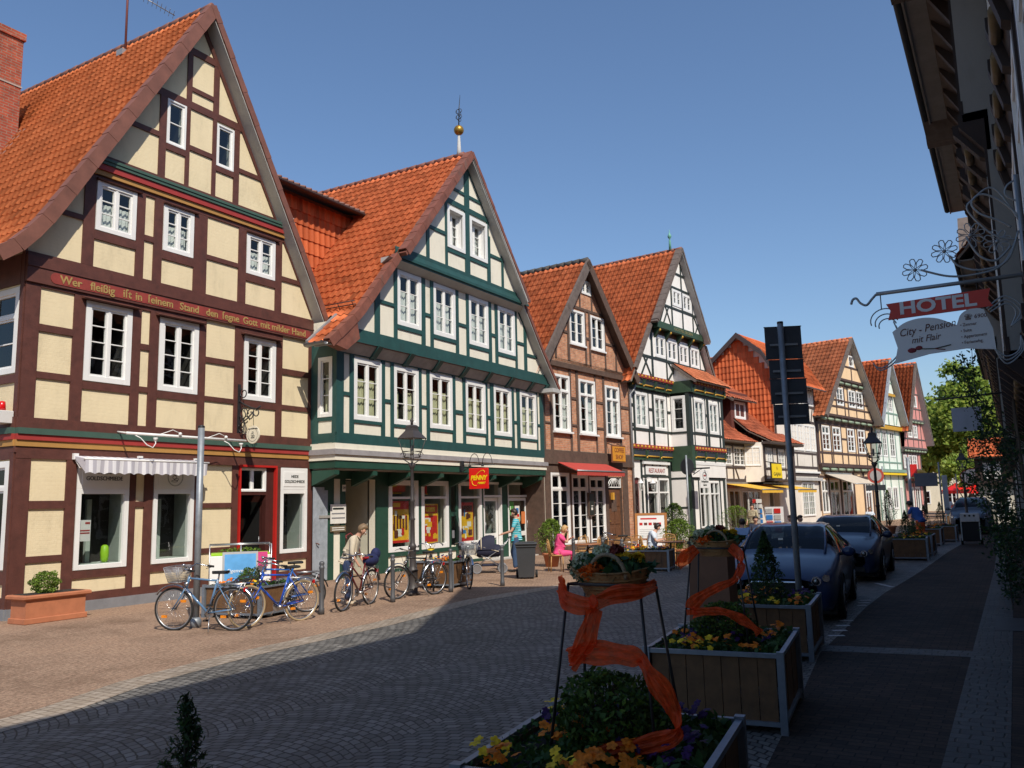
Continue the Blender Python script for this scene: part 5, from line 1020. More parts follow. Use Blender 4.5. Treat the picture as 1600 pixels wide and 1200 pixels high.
# ------------------------------------------------------------------ gable houses farther down the street
def gable_house(root, w, floors, gab, pt, tm, tile, ridgeuv, eave, depth=11, u0=0, yb=-.15, soff=SOFF, side=None, barge=VB):
    """floors: list of (v0,v1,posts,rails,windows); gab: list of (v0,v1,(ua,ub at v0),(uc,ud at v1),posts,rails,wins,y)"""
    for (v0, v1, posts, rails, wins, y) in floors:
        wall(root, [[(u0, v0), (w, v0), (w, v1), (u0, v1)]], [ (a+.03, b-.03, c+.03, d-.03) for a, b, c, d, *_ in wins], y, pt); rooms(root, [x[:4] for x in wins], y, d=.9)
        timber(root, y, [(a, b, v0, v1) for a, b in posts]+rails, tm)
        for a, b, c, d, *k in wins: window(root, a, b, c, d, y, rows=k[0] if k else 3, fw=.1, trans=k[1] if len(k) > 1 else None, mun=.035)
    for (poly, posts, rails, wins, y, dg) in gab:
        wall(root, [poly], [(a+.03, b-.03, c+.03, d-.03) for a, b, c, d, *_ in wins], y, pt, name='gable_wall'); rooms(root, [x[:4] for x in wins], y, d=.9)
        timber(root, y, [(a, b, poly[0][1], 20) for a, b in posts]+rails, tm, clipp=poly, name='gable_timber_frame', diags=dg)
        for a, b, c, d, *k in wins: window(root, a, b, c, d, y, rows=k[0] if k else 3, fw=.1, mun=.035)
    ru, rv = ridgeuv; L_ = [(eave[0], eave[1]), (ru, rv)]; R_ = [(eave[2], eave[3]), (ru, rv)]; yf = min(g[4] for g in gab)-.4
    slope(root, L_, yf, depth, tile, tw=.3, th=.42, amp=.04, step=.035); slope(root, R_, yf, depth, tile, tw=.4, th=.5, sub=3)
    verge(root, L_, yf-.04, yf+.12, barge, seg=2, drop=.2); verge(root, R_, yf-.04, yf+.12, barge, seg=2, drop=.1)
    board_under(root, R_, yf, 0, soff, off=.12); board_under(root, L_, yf, 0, barge, off=.12); ridge(root, ru, rv+.02, yf, depth, tile)
    mb = MB(); mb.add([(u0, 0.001, 0), (u0, depth, 0), (u0, depth, eave[1]+.4), (u0, .001, eave[1]+.4)], [(0, 1, 2, 3)], side or pt); mb.add([(w, 0.001, 0), (w, depth, 0), (w, depth, eave[1]+.4), (w, .001, eave[1]+.4)], [(0, 1, 2, 3)], side or pt); mb.add([(u0, depth, 0), (w, depth, 0), (w, depth, eave[1]), (ru, depth, rv-.1), (u0, depth, eave[1])], [(0, 1, 2, 3, 4)], side or pt); mb.build('side_walls', pt, root)
def coves(root, u0, u1, v0, v1, y0, y1, tm, cm, n, name='jetty'):
    mb = MB(); mb.box(u0, u1, y1-.03, .0, v1-.16, v1, tm); mb.prism([(.0, v0), (y0, v0), (y1, v1-.16), (0, v1-.16)], u0, u1, tm, axis='x')
    for k in range(n):
        a = u0+(k+.18)*(u1-u0)/n; b = u0+(k+.82)*(u1-u0)/n; mb.tube([(a, (y0+y1)/2-.05, (v0+v1-.16)/2), (b, (y0+y1)/2-.05, (v0+v1-.16)/2)], .1, 6, cm)
    for k in range(n+1):
        x = u0+k*(u1-u0)/n; mb.prism([(.0, v0), (y0-.06, v0+.02), (y1-.06, v1-.16), (0, v1-.16)], x-.1, x+.1, tm, axis='x')
    return fixnormals(mb.build(name, tm, root))
T7 = M('brown_red_timber', (.07, .04, .033), rough=.75, var=.2); P7 = plaster('peach_panel', (.78, .55, .33), brickish=.05); CG = M('cove_green', (.25, .32, .22), rough=.7, var=.2)
h7 = house_root('half_timbered_house', 'peach panelled half-timbered gable house with a beige awning over its shop', -11.6, 59, 11)
f7 = [(2.3, 3.7, 5.12, 6.87, 3, 6.3), (4.25, 5.72, 5.1, 6.87, 3, 6.3), (7.1, 8.5, 5.15, 6.88, 3, 6.3), (9.25, 10.75, 5.1, 6.92, 3, 6.3)]
gable_house(h7, 12.1, [(4.1, 7.1, [(1.4, 1.75), (2.0, 2.25), (3.75, 3.95), (4.1, 4.22), (5.78, 5.95), (6.9, 7.05), (8.55, 8.7), (9.05, 9.2), (10.8, 10.95), (11.8, 12.1)], [(1.4, 12.1, 4.9, 5.05), (5.95, 6.9, 6.0, 6.12), (1.4, 12.1, 6.93, 7.1), (1.4, 12.1, 4.1, 4.25)], f7, 0),
    (0, 4.1, [(1.4, 1.7), (3.05, 3.25), (5.2, 5.5), (7.8, 8.1), (9.9, 10.2), (11.8, 12.1)], [(1.4, 12.1, 3.2, 3.4), (1.4, 12.1, 0, .5)], [(1.8, 3.0, .8, 3.1, 1, 2.3), (3.3, 5.1, .5, 3.1, 1, 2.3), (5.6, 7.7, .5, 3.1, 1, 2.3), (10.3, 11.6, .4, 3.0, 1, 2.2)], .1)],
    [([(1.9, 7.7), (11.9, 7.7), (10.0, 10.3), (4.7, 10.3)], [(2.7, 2.85), (4.55, 4.7), (6.15, 6.3), (6.85, 7.0), (8.5, 8.62), (10.15, 10.3)], [(1, 12, 8.72, 8.83), (1, 12, 8.25, 8.37)], [(4.75, 6.05, 8.42, 9.72), (7.1, 8.46, 8.42, 9.72), (8.65, 10.05, 8.44, 9.76)], -.3, [(1.9, 7.7, 4.0, 10.3, .2), (11.9, 7.7, 10.3, 10.3, .2)]),
     ([(5.0, 10.35), (9.9, 10.35), (7.2, 13.2)], [(7.3, 7.45)], [(5, 10, 11.28, 11.4), (6, 9, 12.3, 12.4)], [(7.0, 8.0, 11.42, 12.27, 2)], -.55, [(5, 10.35, 7.2, 13.2, .15), (9.9, 10.35, 7.2, 13.2, .15)])],
    P7, T7, tile_mat('clay_tiles_pink', (.56, .17, .07), dirt=.35), (7.0, 13.5), (1.0, 7.4, 12.4, 7.4), u0=1.4)
coves(h7, 1.6, 12, 7.1, 7.72, -.05, -.32, T7, CG, 8); coves(h7, 1.5, 12, 3.65, 4.15, .02, -.15, T7, CG, 7); coves(h7, 4.6, 10.2, 9.85, 10.4, -.3, -.55, T7, CG, 4)
T8 = M('sage_timber', (.2, .31, .25), rough=.6, var=.15); P8 = plaster('mint_white_panel', (.72, .76, .68), brickish=.05)
h8 = house_root('half_timbered_house', 'narrow mint green and white half-timbered gable house next to the peach one', -9.6, 68.8, 11)
gable_house(h8, 8.9, [(0, 7.4, [(2.9, 3.1), (4.2, 4.35), (5.6, 5.75), (7.55, 7.7), (8.7, 8.9)], [(2.9, 8.9, 4.5, 4.62), (2.9, 8.9, 3.85, 4.0)], [(4.4, 5.5, 5.0, 7.1, 4), (6.2, 7.45, 5.0, 7.12, 4), (3.1, 4.1, 5.0, 7.1, 4), (4.6, 5.6, .8, 2.6, 1), (6.0, 7.2, .8, 2.6, 1), (7.7, 8.5, .1, 2.6, 1)], 0)],
    [([(3.3, 7.6), (8.7, 7.6), (7.3, 10.1), (4.6, 10.1)], [(4.5, 4.6), (5.7, 5.85), (7.0, 7.1)], [(3, 9, 8.5, 8.62)], [(4.62, 5.65, 8.62, 9.85, 3), (5.9, 6.95, 8.62, 9.85, 3)], -.2, [(3.6, 8.5, 3.9, 7.7, .1), (8, 8.5, 7.6, 7.7, .1)]),
     ([(4.8, 10.2), (7.1, 10.2), (5.9, 12.6)], [], [(5, 7, 11.0, 11.1)], [(5.55, 6.2, 11.15, 11.9, 2)], -.35, [])],
    P8, T8, TILE6, (5.9, 12.95), (2.6, 7.3, 9.2, 7.3), u0=2.9, barge=M('grey_barge', (.28, .3, .33)))
mb = MB(); mb.box(3.0, 8.8, -.32, 0, 7.2, 7.5, FYL); mb.box(4.7, 7.2, -.45, -.2, 9.95, 10.15, FYL); mb.box(2.9, 8.95, -.3, 0, 3.75, 4.0, T8); mb.box(3.0, 8.9, -.34, 0, 3.55, 3.7, M('bright_yellow', (.8, .55, .02), var=.05)); mb.build('painted_band', FYL, h8)
T9 = M('grey_timber', (.1, .085, .08), rough=.8, var=.2); P9 = plaster('pink_panel', (.62, .27, .24), brickish=.05)
h9 = house_root('half_timbered_house', 'pink panelled half-timbered gable house at the far end of the row', -8.7, 73.5, 12)
gable_house(h9, 8.9, [(0, 5.5, [(4.1, 4.3), (5.3, 5.4), (6.3, 6.4), (8.0, 8.1), (8.7, 8.9)], [(4.1, 8.9, 4.0, 4.15), (4.1, 8.9, 2.9, 3.1), (4.1, 8.9, 5.35, 5.5)], [(4.4, 5.2, 4.15, 5.3, 3), (5.6, 6.6, 4.15, 5.3, 3), (6.7, 7.8, 4.15, 5.3, 3), (5.0, 6.2, .6, 2.6, 1), (6.6, 7.9, .6, 2.6, 1)], 0)],
    [([(4.0, 5.9), (9.9, 5.9), (8.9, 8.1), (4.5, 8.1)], [(4.8, 4.95), (6.3, 6.4), (7.6, 7.7), (8.5, 8.6)], [(4, 10, 6.6, 6.7)], [(5.1, 6.2, 6.75, 7.85, 3), (6.5, 7.55, 6.75, 7.85, 3)], -.3, []),
     ([(4.9, 8.3), (9.0, 8.3), (6.95, 12.9)], [(5.9, 6.0), (6.9, 7.0), (7.9, 8.0), (8.5, 8.56)], [(4.9, 9, 9.2, 9.3), (4.9, 9, 10.5, 10.6)], [(6.5, 7.4, 9.4, 10.4, 1)], -.5, [])],
    P9, T9, TILE6, (6.95, 13.25), (3.9, 7.2, 9.9, 6.2), u0=4.1)
coves(h9, 4.1, 9.9, 5.45, 5.95, 0, -.3, T9, CG, 8); coves(h9, 4.8, 9, 8.0, 8.35, -.3, -.5, T9, CG, 5)
mb = MB(); mb.box(4.1, 9.4, -.9, 0, 3.3, 3.6, T9); mb.build('canopy', T9, h9)
# ------------------------------------------------------------------ signs, awnings and lights fixed to the houses (things of their own)
def onh(root_o, h, o):   # place an object built in house-local coordinates
    o.matrix_world = Matrix.Translation((root_o[0], root_o[1], 0)) @ Matrix.Rotation(R(90-h), 4, 'Z'); return o
HF = {1: ((-16.1, 8.93), 0), 2: ((-15.2, 16.7), 0), 3: ((-15.25, 28.1), 5), 4: ((-14.63, 35.24), 6), 5: ((-13.73, 43.79), 8), 7: ((-11.6, 59), 11), 8: ((-9.6, 68.8), 11), 9: ((-8.7, 73.5), 12)}
def hthing(k, name, label, cat, group=None):
    (x, y), h = HF[k]; return thing(name, label, cat, (x, y, 0), R(90-h), group)
def striped(name, c1, c2, w):
    m, nt, b = new_mat(name); tc = N(nt, 'ShaderNodeTexCoord'); s = N(nt, 'ShaderNodeSeparateXYZ'); nt.links.new(tc.outputs['Object'], s.inputs[0])
    d = N(nt, 'ShaderNodeMath', operation='DIVIDE'); nt.links.new(s.outputs[0], d.inputs[0]); d.inputs[1].default_value = w
    f = N(nt, 'ShaderNodeMath', operation='FRACT'); nt.links.new(d.outputs[0], f.inputs[0]); g = N(nt, 'ShaderNodeMath', operation='GREATER_THAN'); nt.links.new(f.outputs[0], g.inputs[0]); g.inputs[1].default_value = .5
    mx = N(nt, 'ShaderNodeMix', data_type='RGBA'); nt.links.new(g.outputs[0], mx.inputs[0]); mx.inputs[6].default_value = (*c1, 1); mx.inputs[7].default_value = (*c2, 1); nt.links.new(mx.outputs[2], b.inputs['Base Color']); b.inputs['Roughness'].default_value = .9
    return m
def valance(mb, u0, u1, y, z0, z1, mat, pitch=.22, wob=.02):
    n = int((u1-u0)/.02); V = []
    for i in range(n+1):
        x = u0+(u1-u0)*i/n; yy = y+wob*math.sin(x*2*math.pi/pitch*.5+math.sin(x*3)); zb = z0+.035*abs(math.sin(math.pi*x/pitch))
        V += [(x, yy, zb), (x, y, z1)]
    mb.add(V, [(2*i, 2*i+2, 2*i+3, 2*i+1) for i in range(n)], mat, True)
a1 = hthing(1, 'awning', 'short grey and white striped awning with scalloped edge over goldsmith windows', 'awning')
STR = striped('awning_stripe', (.75, .73, .74), (.48, .46, .5), .17)
mb = MB(); valance(mb, 1.12, 4.05, -.45, 2.68, 2.96, STR); mb.build('valance', STR, a1)
mb = MB(); mb.add([(1.12, -.02, 3.06), (4.1, -.02, 3.06), (4.05, -.45, 2.97), (1.12, -.45, 2.97)], [(0, 1, 2, 3)], STR); mb.add([(1.12, -.02, 3.06), (1.12, -.45, 2.97), (1.12, -.45, 2.72)], [(0, 1, 2)], STR); mb.build('canopy', STR, a1)
mb = MB(); mb.tube([(1.1, -.44, 2.98), (4.1, -.44, 2.98)], .022, 8, WHITE); 
for u in (1.15, 2.6, 4.05): mb.box(u-.05, u+.05, -.1, .0, 2.98, 3.1, WHITE)
for u in (1.15, 4.05): mb.tube([(u, -.05, 3.0), (u, -.25, 2.8), (u, -.44, 2.98)], .015, 6, WHITE)
mb.build('awning_frame', WHITE, a1)
lb = hthing(1, 'sign_light_bar', 'white metal bar with two curved arm spotlights above the striped awning', 'light bar')
mb = MB(); mb.tube([(1.95, -.5, 3.53), (5.1, -.5, 3.53)], .03, 8, WHITE); mb.tube([(2.05, -.5, 3.53), (2.05, .02, 3.6)], .02, 6, WHITE); mb.tube([(4.95, -.5, 3.53), (4.95, .02, 3.6)], .02, 6, WHITE); mb.build('bar', WHITE, lb)
for u in (2.15, 4.45):
    mb = MB(); mb.tube([(u, -.5, 3.5), (u+.1, -.55, 3.44), (u+.2, -.62, 3.3), (u+.3, -.68, 3.24), (u+.38, -.66, 3.33), (u+.42, -.6, 3.4)], .011, 6, WHITE); mb.lathe([(.025, 0), (.045, .06), (.05, .08)], 10, WHITE, (u+.42, -.6, 3.38)); mb.build('spotlight', WHITE, lb)
for u in (2.75, 4.0):
    mb = MB(); mb.tube([(u, -.5, 3.55), (u+.15, -.5, 3.6), (u+.3, -.52, 3.66), (u+.45, -.55, 3.6)], .009, 6, WHITE); mb.ball((u+.47, -.55, 3.58), .04, WHITE, 8, 6); mb.build('spotlight', WHITE, lb)
# wrought bracket with round disc on house 1
rs = hthing(1, 'hanging_sign', 'round ivory disc sign hanging from a curled black iron bracket beside goldsmith door', 'hanging sign')
UB = 5.28; mb = MB(); mb.box(UB-.04, UB+.04, -.05, -.0, 3.7, 4.95, IRON)
def curl(c, r, t0, t1, n=14, k=.6, ax=0): return [(UB, c[0]-r*(1-k*i/n)*math.cos(t0+(t1-t0)*i/n), c[1]+r*(1-k*i/n)*math.sin(t0+(t1-t0)*i/n)) for i in range(n+1)]
mb.tube([(UB, -.03, 4.55), (UB, -.2, 4.45), (UB, -.45, 4.35), (UB, -.65, 4.3), (UB, -.78, 4.36)], .02, 6, IRON)
for c, r, a, b_ in (((-.2, 4.2), .17, 0, 7), ((-.45, 4.18), .15, 1, 8), ((-.65, 4.22), .12, 2, 8.5), ((-.15, 4.0), .13, 3, 10), ((-.14, 3.82), .09, 0, 7), ((-.2, 4.72), .14, 2, 9), ((-.3, 4.05), .12, 0, 6)): mb.tube(curl(c, r, a, b_), .014, 5, IRON)
mb.tube([(UB, -.03, 3.85), (UB, -.15, 4.0), (UB, -.35, 4.1), (UB, -.55, 4.25)], .016, 6, IRON); mb.build('bracket', IRON, rs)
IVO = M('ivory_enamel', (.72, .66, .52), rough=.4, var=.04); mb = MB(); mb.disc((UB, -.55, 3.69), .215, (1, .0, 0), .03, IVO, 32); d = mb.build('disc', IVO, rs)
mb = MB(); 
for rr in (.16,): mb.tube([(UB-.018, -.55+rr*math.cos(2*math.pi*k/32), 3.69+rr*math.sin(2*math.pi*k/32)) for k in range(32)], .003, 4, BLK, closed=True)
for (py, pz, r1, r2_) in ((0, .05, .025, .02), (.015, 0, .04, .03), (-.02, -.035, .045, .02), (0, -.07, .06, .012)): mb.tube([(UB-.018, -.55+py+r1*math.cos(2*math.pi*k/14), 3.69+pz+r2_*math.sin(2*math.pi*k/14)) for k in range(14)], .004, 4, BLK, closed=True)
mb.build('emblem', BLK, d); letters = text_mesh('HEIDE GOLDSCHMIEDE', .032, .002, BLK, d, loc=(UB-.018, -.55, 3.83), rot=(R(90), 0, R(-90)))
mb = MB(); mb.tube([(UB, -.55, 3.9), (UB, -.55, 4.28)], .006, 5, IRON); mb.build('chain', IRON, rs)
# red square supermarket sign
ps = hthing(2, 'hanging_sign', 'square red sign with yellow PENNY lettering hanging from an iron bracket', 'hanging sign')
U0 = 5.68; mb = MB(); mb.box(U0-.05, U0+.05, -.2, -.12, 3.0, 3.3, IRON); mb.tube([(U0, -.15, 3.17), (U0, -1.35, 3.14)], .022, 6, IRON)
for y in (-.62, -1.1): mb.tube([(U0, y+.18*math.cos(t*math.pi/10), 3.17+.34*math.sin(t*math.pi/10)) for t in range(11)], .012, 6, IRON); mb.lathe([(.05, 0), (.03, .06)], 8, IRON, (U0, y+.18, 3.1))
mb.tube([(U0, -.15, 2.95), (U0, -.5, 3.12)], .012, 6, IRON); mb.build('bracket', IRON, ps)
SR = M('sign_red', (.72, .015, .01), rough=.35, var=.03, coat=.3); SY = M('sign_yellow', (.85, .62, .01), rough=.4, var=.03)
mb = MB(); mb.box(U0-.04, U0+.04, -1.12, -.44, 2.4, 3.05, SR, .01); sp = mb.build('panel', SR, ps)
for sgn in (-1,):
    text_mesh('PENNY', .2, .003, SY, sp, loc=(U0-.044, -.79, 2.74), rot=(R(90), 0, R(-90)), shear=.2, bold=.009, font_sx=.92); text_mesh('MARKT', .085, .003, SY, sp, loc=(U0-.044, -.9, 2.58), rot=(R(90), 0, R(-90)), shear=.2, bold=.004)
    mb = MB(); mb.tube([(U0-.045, -.78-.22*math.cos(t)*1.05-.05*math.sin(t), 2.73+.2*math.sin(t)-.14*math.cos(t)*(-1)) for t in [2.2-k*.16 for k in range(14)]], .009, 5, SY); mb.tube([(U0-.045, -.78-.22*math.cos(t)*1.05, 2.73+.2*math.sin(t)+.1*math.cos(t)) for t in [3.0+k*.13 for k in range(12)]], .009, 5, SY); mb.build('emblem', SY, sp)
# coffee shop awning + sign
aw = hthing(3, 'awning', 'sloping dark red awning with toothed edge above the coffee shop windows', 'awning'); RA = M('awning_red', (.42, .05, .035), rough=.85, var=.1)
def awning(root, u0, u1, z0, y1, z1, vh, mat, y0=-.05, pitch=.2):
    mb = MB(); mb.add([(u0, y0, z0), (u1, y0, z0), (u1, y1, z1), (u0, y1, z1), (u0, y0, z0-.02), (u1, y0, z0-.02), (u1, y1, z1-.02), (u0, y1, z1-.02)], [(0, 1, 2, 3), (4, 5, 6, 7), (3, 2, 6, 7), (0, 3, 7, 4), (1, 2, 6, 5)], mat); mb.build('canopy', mat, root)
    mb = MB(); valance(mb, u0, u1, y1, z1-vh, z1, mat, pitch=pitch, wob=.005); mb.build('valance', mat, root)
    mb = MB(); mb.tube([(u0, y1, z1), (u1, y1, z1)], .03, 8, ZINC); 
    for u in (u0+.2, u1-.2): mb.tube([(u, y0, z0-.1), (u+.3, (y0+y1)/2, (z0+z1)/2-.12), (u, y1, z1-.03)], .022, 6, ZINC)
    mb.box(u0, u1, y0-.03, 0.02, z0-.03, z0+.1, ZINC); mb.build('awning_frame', ZINC, root)
awning(aw, .95, 4.75, 3.5, -.95, 3.12, .2, RA)
cs = hthing(3, 'hanging_sign', 'orange wooden sign reading COFFEE SHOP between the red awning and brick wall', 'sign'); ORG = M('sign_orange', (.62, .26, .02), rough=.5, var=.1)
mb = MB(); mb.box(4.82, 6.05, -.34, -.3, 3.56, 4.3, M('sign_wood', (.18, .07, .03))); mb.box(4.88, 5.99, -.36, -.34, 3.62, 4.24, ORG); sp = mb.build('panel', None, cs)
DOR = M('letter_brown', (.3, .1, .02)); letters_on(sp, 'COFFEE', 5.44, 4.08, -.365, .26, DOR, sx=.95, bold=.008); letters_on(sp, 'SHOP', 5.44, 3.79, -.365, .26, DOR, bold=.008)
mb = MB(); mb.tube([(5.0, -.3, 4.3), (5.0, 0, 4.4)], .02, 6, IRON); mb.tube([(5.9, -.3, 4.3), (5.9, 0, 4.4)], .02, 6, IRON); mb.build('bracket', IRON, cs)
mn = hthing(3, 'menu_board', 'narrow black menu board in a brown frame hung between the coffee shop windows', 'menu board')
mb = MB(); mb.box(3.12, 3.56, -.14, -.06, 1.35, 2.3, T3); mb.box(3.17, 3.51, -.15, -.13, 1.4, 2.25, BLK); mb.box(3.28, 3.4, -.155, -.149, 1.6, 1.7, PW); mb.box(3.28, 3.42, -.155, -.149, 1.75, 1.78, PW); mb.build('board', None, mn)
# yellow awnings and sign on house 5, beige awning on house 7
YA = M('awning_yellow', (.72, .42, .04), rough=.85, var=.08); BA_ = M('awning_beige', (.52, .45, .36), rough=.9, var=.08)
for (u0, u1, lb_) in ((1.7, 4.6, 'left of two yellow awnings on low timbered house, nearer black-beamed bay house'), (6.9, 10.0, 'right of two yellow awnings on low timbered house, farther from the bay house')):
    a = hthing(5, 'awning', lb_, 'awning', 'yellow awnings'); awning(a, u0, u1, 2.75, -2.1, 2.38, .2, YA, y0=-.05)
a = hthing(7, 'awning', 'wide beige awning sloping out over the peach house shopfront', 'awning'); awning(a, 2.4, 7.2, 3.5, -2.0, 2.75, .06, BA_)
gs = hthing(5, 'hanging_sign', 'square yellow sign with dark frame reading GAJAH on low timbered house', 'hanging sign')
mb = MB(); mb.box(4.75, 6.35, -1.45, -1.38, 2.98, 3.9, IRON); mb.box(4.82, 6.28, -1.47, -1.45, 3.04, 3.84, SY); sp = mb.build('panel', None, gs); letters_on(sp, 'GAJAH', 5.55, 3.25, -1.475, .27, BLK, sx=1.35); letters_on(sp, '\u00a7', 5.55, 3.6, -1.475, .2, M('mark_brown', (.35, .2, .02)), sx=2)
mb = MB(); mb.tube([(5.6, -1.4, 3.9), (5.6, -.8, 4.0)], .03, 6, IRON); mb.build('bracket', IRON, gs)
# antiques sign and lanterns on house 4
ws = hthing(4, 'hanging_sign', 'white hanging sign with red oval emblem in front of the black-beamed bay', 'hanging sign')
mb = MB(); mb.box(3.95, 4.0, -2.0, -1.1, 3.35, 3.42, IRON); mb.tube([(3.97, -1.15, 3.1), (3.97, -1.6, 3.36)], .02, 6, IRON); mb.build('bracket', IRON, ws)
mb = MB(); mb.box(3.5, 4.45, -1.72, -1.69, 2.45, 3.3, WHITE, .01); sp = mb.build('panel', WHITE, ws); mb = MB(); mb.tube([(3.97+.22*math.cos(2*math.pi*k/20), -1.725, 3.03+.17*math.sin(2*math.pi*k/20)) for k in range(20)], .015, 5, STONE, closed=True); mb.box(3.85, 4.1, -1.727, -1.72, 3.0, 3.07, RDT); mb.build('emblem', None, sp)
letters_on(sp, 'Antiquit\u00e4ten', 3.97, 2.76, -1.725, .16, BLK); letters_on(sp, 'Galerie', 3.97, 2.6, -1.725, .14, BLK)
for (u, y, lb_) in ((.2, -.35, 'white wall lantern nearest the brick coffee shop wall'), (1.25, -.4, 'white wall lantern beside the restaurant sign, right of its twin')):
    l = hthing(4, 'wall_lantern', lb_, 'lantern', 'lanterns by the restaurant door')
    mb = MB(); mb.lathe([(.05, 0), (.09, .3)], 6, GLASS, (u, y, 2.4), smooth=False); mb.lathe([(.15, 0), (.05, .12), (.02, .2)], 6, WHITE, (u, y, 2.7), smooth=False); mb.lathe([(.06, 0), (.06, .03)], 6, WHITE, (u, y, 2.38))
    for k in range(6): t = k*math.pi/3; mb.tube([(u+.05*math.cos(t), y+.05*math.sin(t), 2.4), (u+.1*math.cos(t), y+.1*math.sin(t), 2.7)], .008, 4, WHITE)
    mb.tube([(u, y, 2.9), (u, y+.2, 2.98), (u, .1, 2.85)], .015, 6, WHITE); mb.build('lantern', WHITE, l)
# ------------------------------------------------------------------ poles and posts
def shaft(name, label, cat, x, y, h, r, mat, lean=(0, 0)):
    mb = MB(); mb.tube([(0, 0, 0), (lean[0], lean[1], h)], r, 14, mat); mb.lathe([(r*1.7, 0), (r*1.6, .12), (r*1.05, .16)], 14, mat)
    mb.lathe([(r*1.03, 0), (r*1.03, .03), (r*.3, .05)], 14, IRON, (lean[0], lean[1], h)); o = mb.build(name, mat); o.location = (x, y, 0); return tag(o, label, cat)
shaft('steel_post', 'bare galvanised steel post standing beside the blue bicycle with front basket', 'post', -11.91, 9.73, 3.32, .055, GREYPOLE)
def lamp(x, y, label, H_=3.87):
    t = thing('street_lamp', label, 'street lamp', (x, y, 0), 0, 'old style street lamps'); LM = M('lamp_iron_brown', (.05, .042, .04), rough=.5, var=.2)
    mb = MB(); mb.lathe([(.14, 0), (.14, .06), (.11, .08), (.11, .5), (.125, .52), (.1, .56), (.075, .62), (.075, 1.0), (.1, 1.03), (.07, 1.08), (.055, 1.12), (.05, 1.6), (.065, 1.62), (.05, 1.66), (.045, 2.0), (.06, 2.02), (.042, 2.06), (.035, 2.72), (.05, 2.74), (.085, 2.82), (.06, 2.86)], 14, LM); mb.build('post', LM, t)
    mb = MB(); b = 2.98; q = .115; T_ = .22; top = b+.42
    for sx, sy in ((1, 1), (1, -1), (-1, 1), (-1, -1)):
        mb.tube([(sx*q, sy*q, b), (sx*T_, sy*T_, top)], .011, 5, LM); mb.tube([(sx*.03, sy*.03, 2.84), (sx*q*1.25, sy*q*1.25, b-.03), (sx*q, sy*q, b)], .012, 5, LM); mb.tube([(sx*q*1.2+sx*.04*math.cos(a), sy*q*1.2+sy*.04*math.cos(a), b+.06+.05*math.sin(a)) for a in (0, 1, 2, 3, 4, 5)], .008, 4, LM)
    for z, s in ((b, q), (b+.13, q+.035), (top, T_)):
        mb.tube([(s, s, z), (s, -s, z), (-s, -s, z), (-s, s, z)], .012, 5, LM, closed=True)
    mb.build('lantern_frame', LM, t)
    mb = MB(); 
    V = [(-q, -q, b), (q, -q, b), (q, q, b), (-q, q, b), (-T_, -T_, top), (T_, -T_, top), (T_, T_, top), (-T_, T_, top)]; mb.add(V, [(0, 1, 5, 4), (1, 2, 6, 5), (2, 3, 7, 6), (3, 0, 4, 7)], glass_mat('lantern_clear', tint=(.97, .98, .97), refl=.5)); mb.build('lantern_glass', None, t)
    mb = MB(); s = .26; V = []; prof = [(.235, top), (.22, top+.015), (.11, top+.17), (.1, top+.22), (.1, top+.27), (.07, top+.3)]
    for r_, z in prof: V += [(r_*x1, r_*y1, z) for x1, y1 in ((-1, -1), (1, -1), (1, 1), (-1, 1))]
    F = [(0, 1, 2, 3), tuple(range(len(V)-4, len(V)))]+[(i*4+k, i*4+(k+1) % 4, i*4+4+(k+1) % 4, i*4+4+k) for i in range(len(prof)-1) for k in range(4)]
    mb.add(V, F, LM); mb.lathe([(.03, 0), (.03, .06), (.045, .1), (.02, .14), (.012, .17)], 8, LM, (0, 0, top+.3)); mb.build('lantern_roof', LM, t)
    mb = MB(); mb.lathe([(.02, 0), (.03, .08), (.03, .18), (.01, .22)], 8, M('burner', (.35, .33, .28), var=.1), (0, 0, b+.05)); mb.build('burner', None, t)
    return t
lamp(-11.43, 15.02, 'old style iron street lamp standing by the bicycles in front of green timbered house')
lamp(-3.37, 26, 'old style black street lamp standing behind the second parked car')
lamp(-1.9, 42.5, 'old style street lamp far along the shaded pavement near the distant van')
BM = M('bollard_grey', (.1, .1, .105), rough=.5, var=.15, metal=.3)
bl = [(-11.04, 11.78, 'steel bollard directly in front of the dark red bicycle front wheel'), (-11.0, 13.79, 'steel bollard between the dark red bicycle and black bicycle by lamp'), (-11.0, 15.84, 'steel bollard by the black bicycle rear wheel, right of the lamp'), (-10.6, 17.4, 'steel bollard standing alone between the pram and shadow edge'), (-10.5, 21.0, 'steel bollard in front of the pink clad woman'), (-8.9, 20.6, 'steel bollard between cafe planter and flower basket stand'), (-9.9, 21.6, 'steel bollard before the wicker cafe chairs'), (-3.2, 33.0, 'steel bollard past second parked car near conifer planters'), (-1.9, 51, 'steel bollard at end of street beside orange planter')]
for i, (x, y, lb_) in enumerate(bl):
    if i == 0:
        mb = MB(); mb.lathe([(.055, 0), (.055, .1), (.045, .12), (.042, .8), (.05, .82), (.05, .85), (.035, .86), (.05, .9), (.045, .93), (.02, .95)], 14, BM); b0 = mb.build('bollard', BM); o = b0
    else: o = b0.copy(); COL.objects.link(o)
    o.location = (x, y, 0); tag(o, lb_, 'bollard', 'steel bollards along the street')
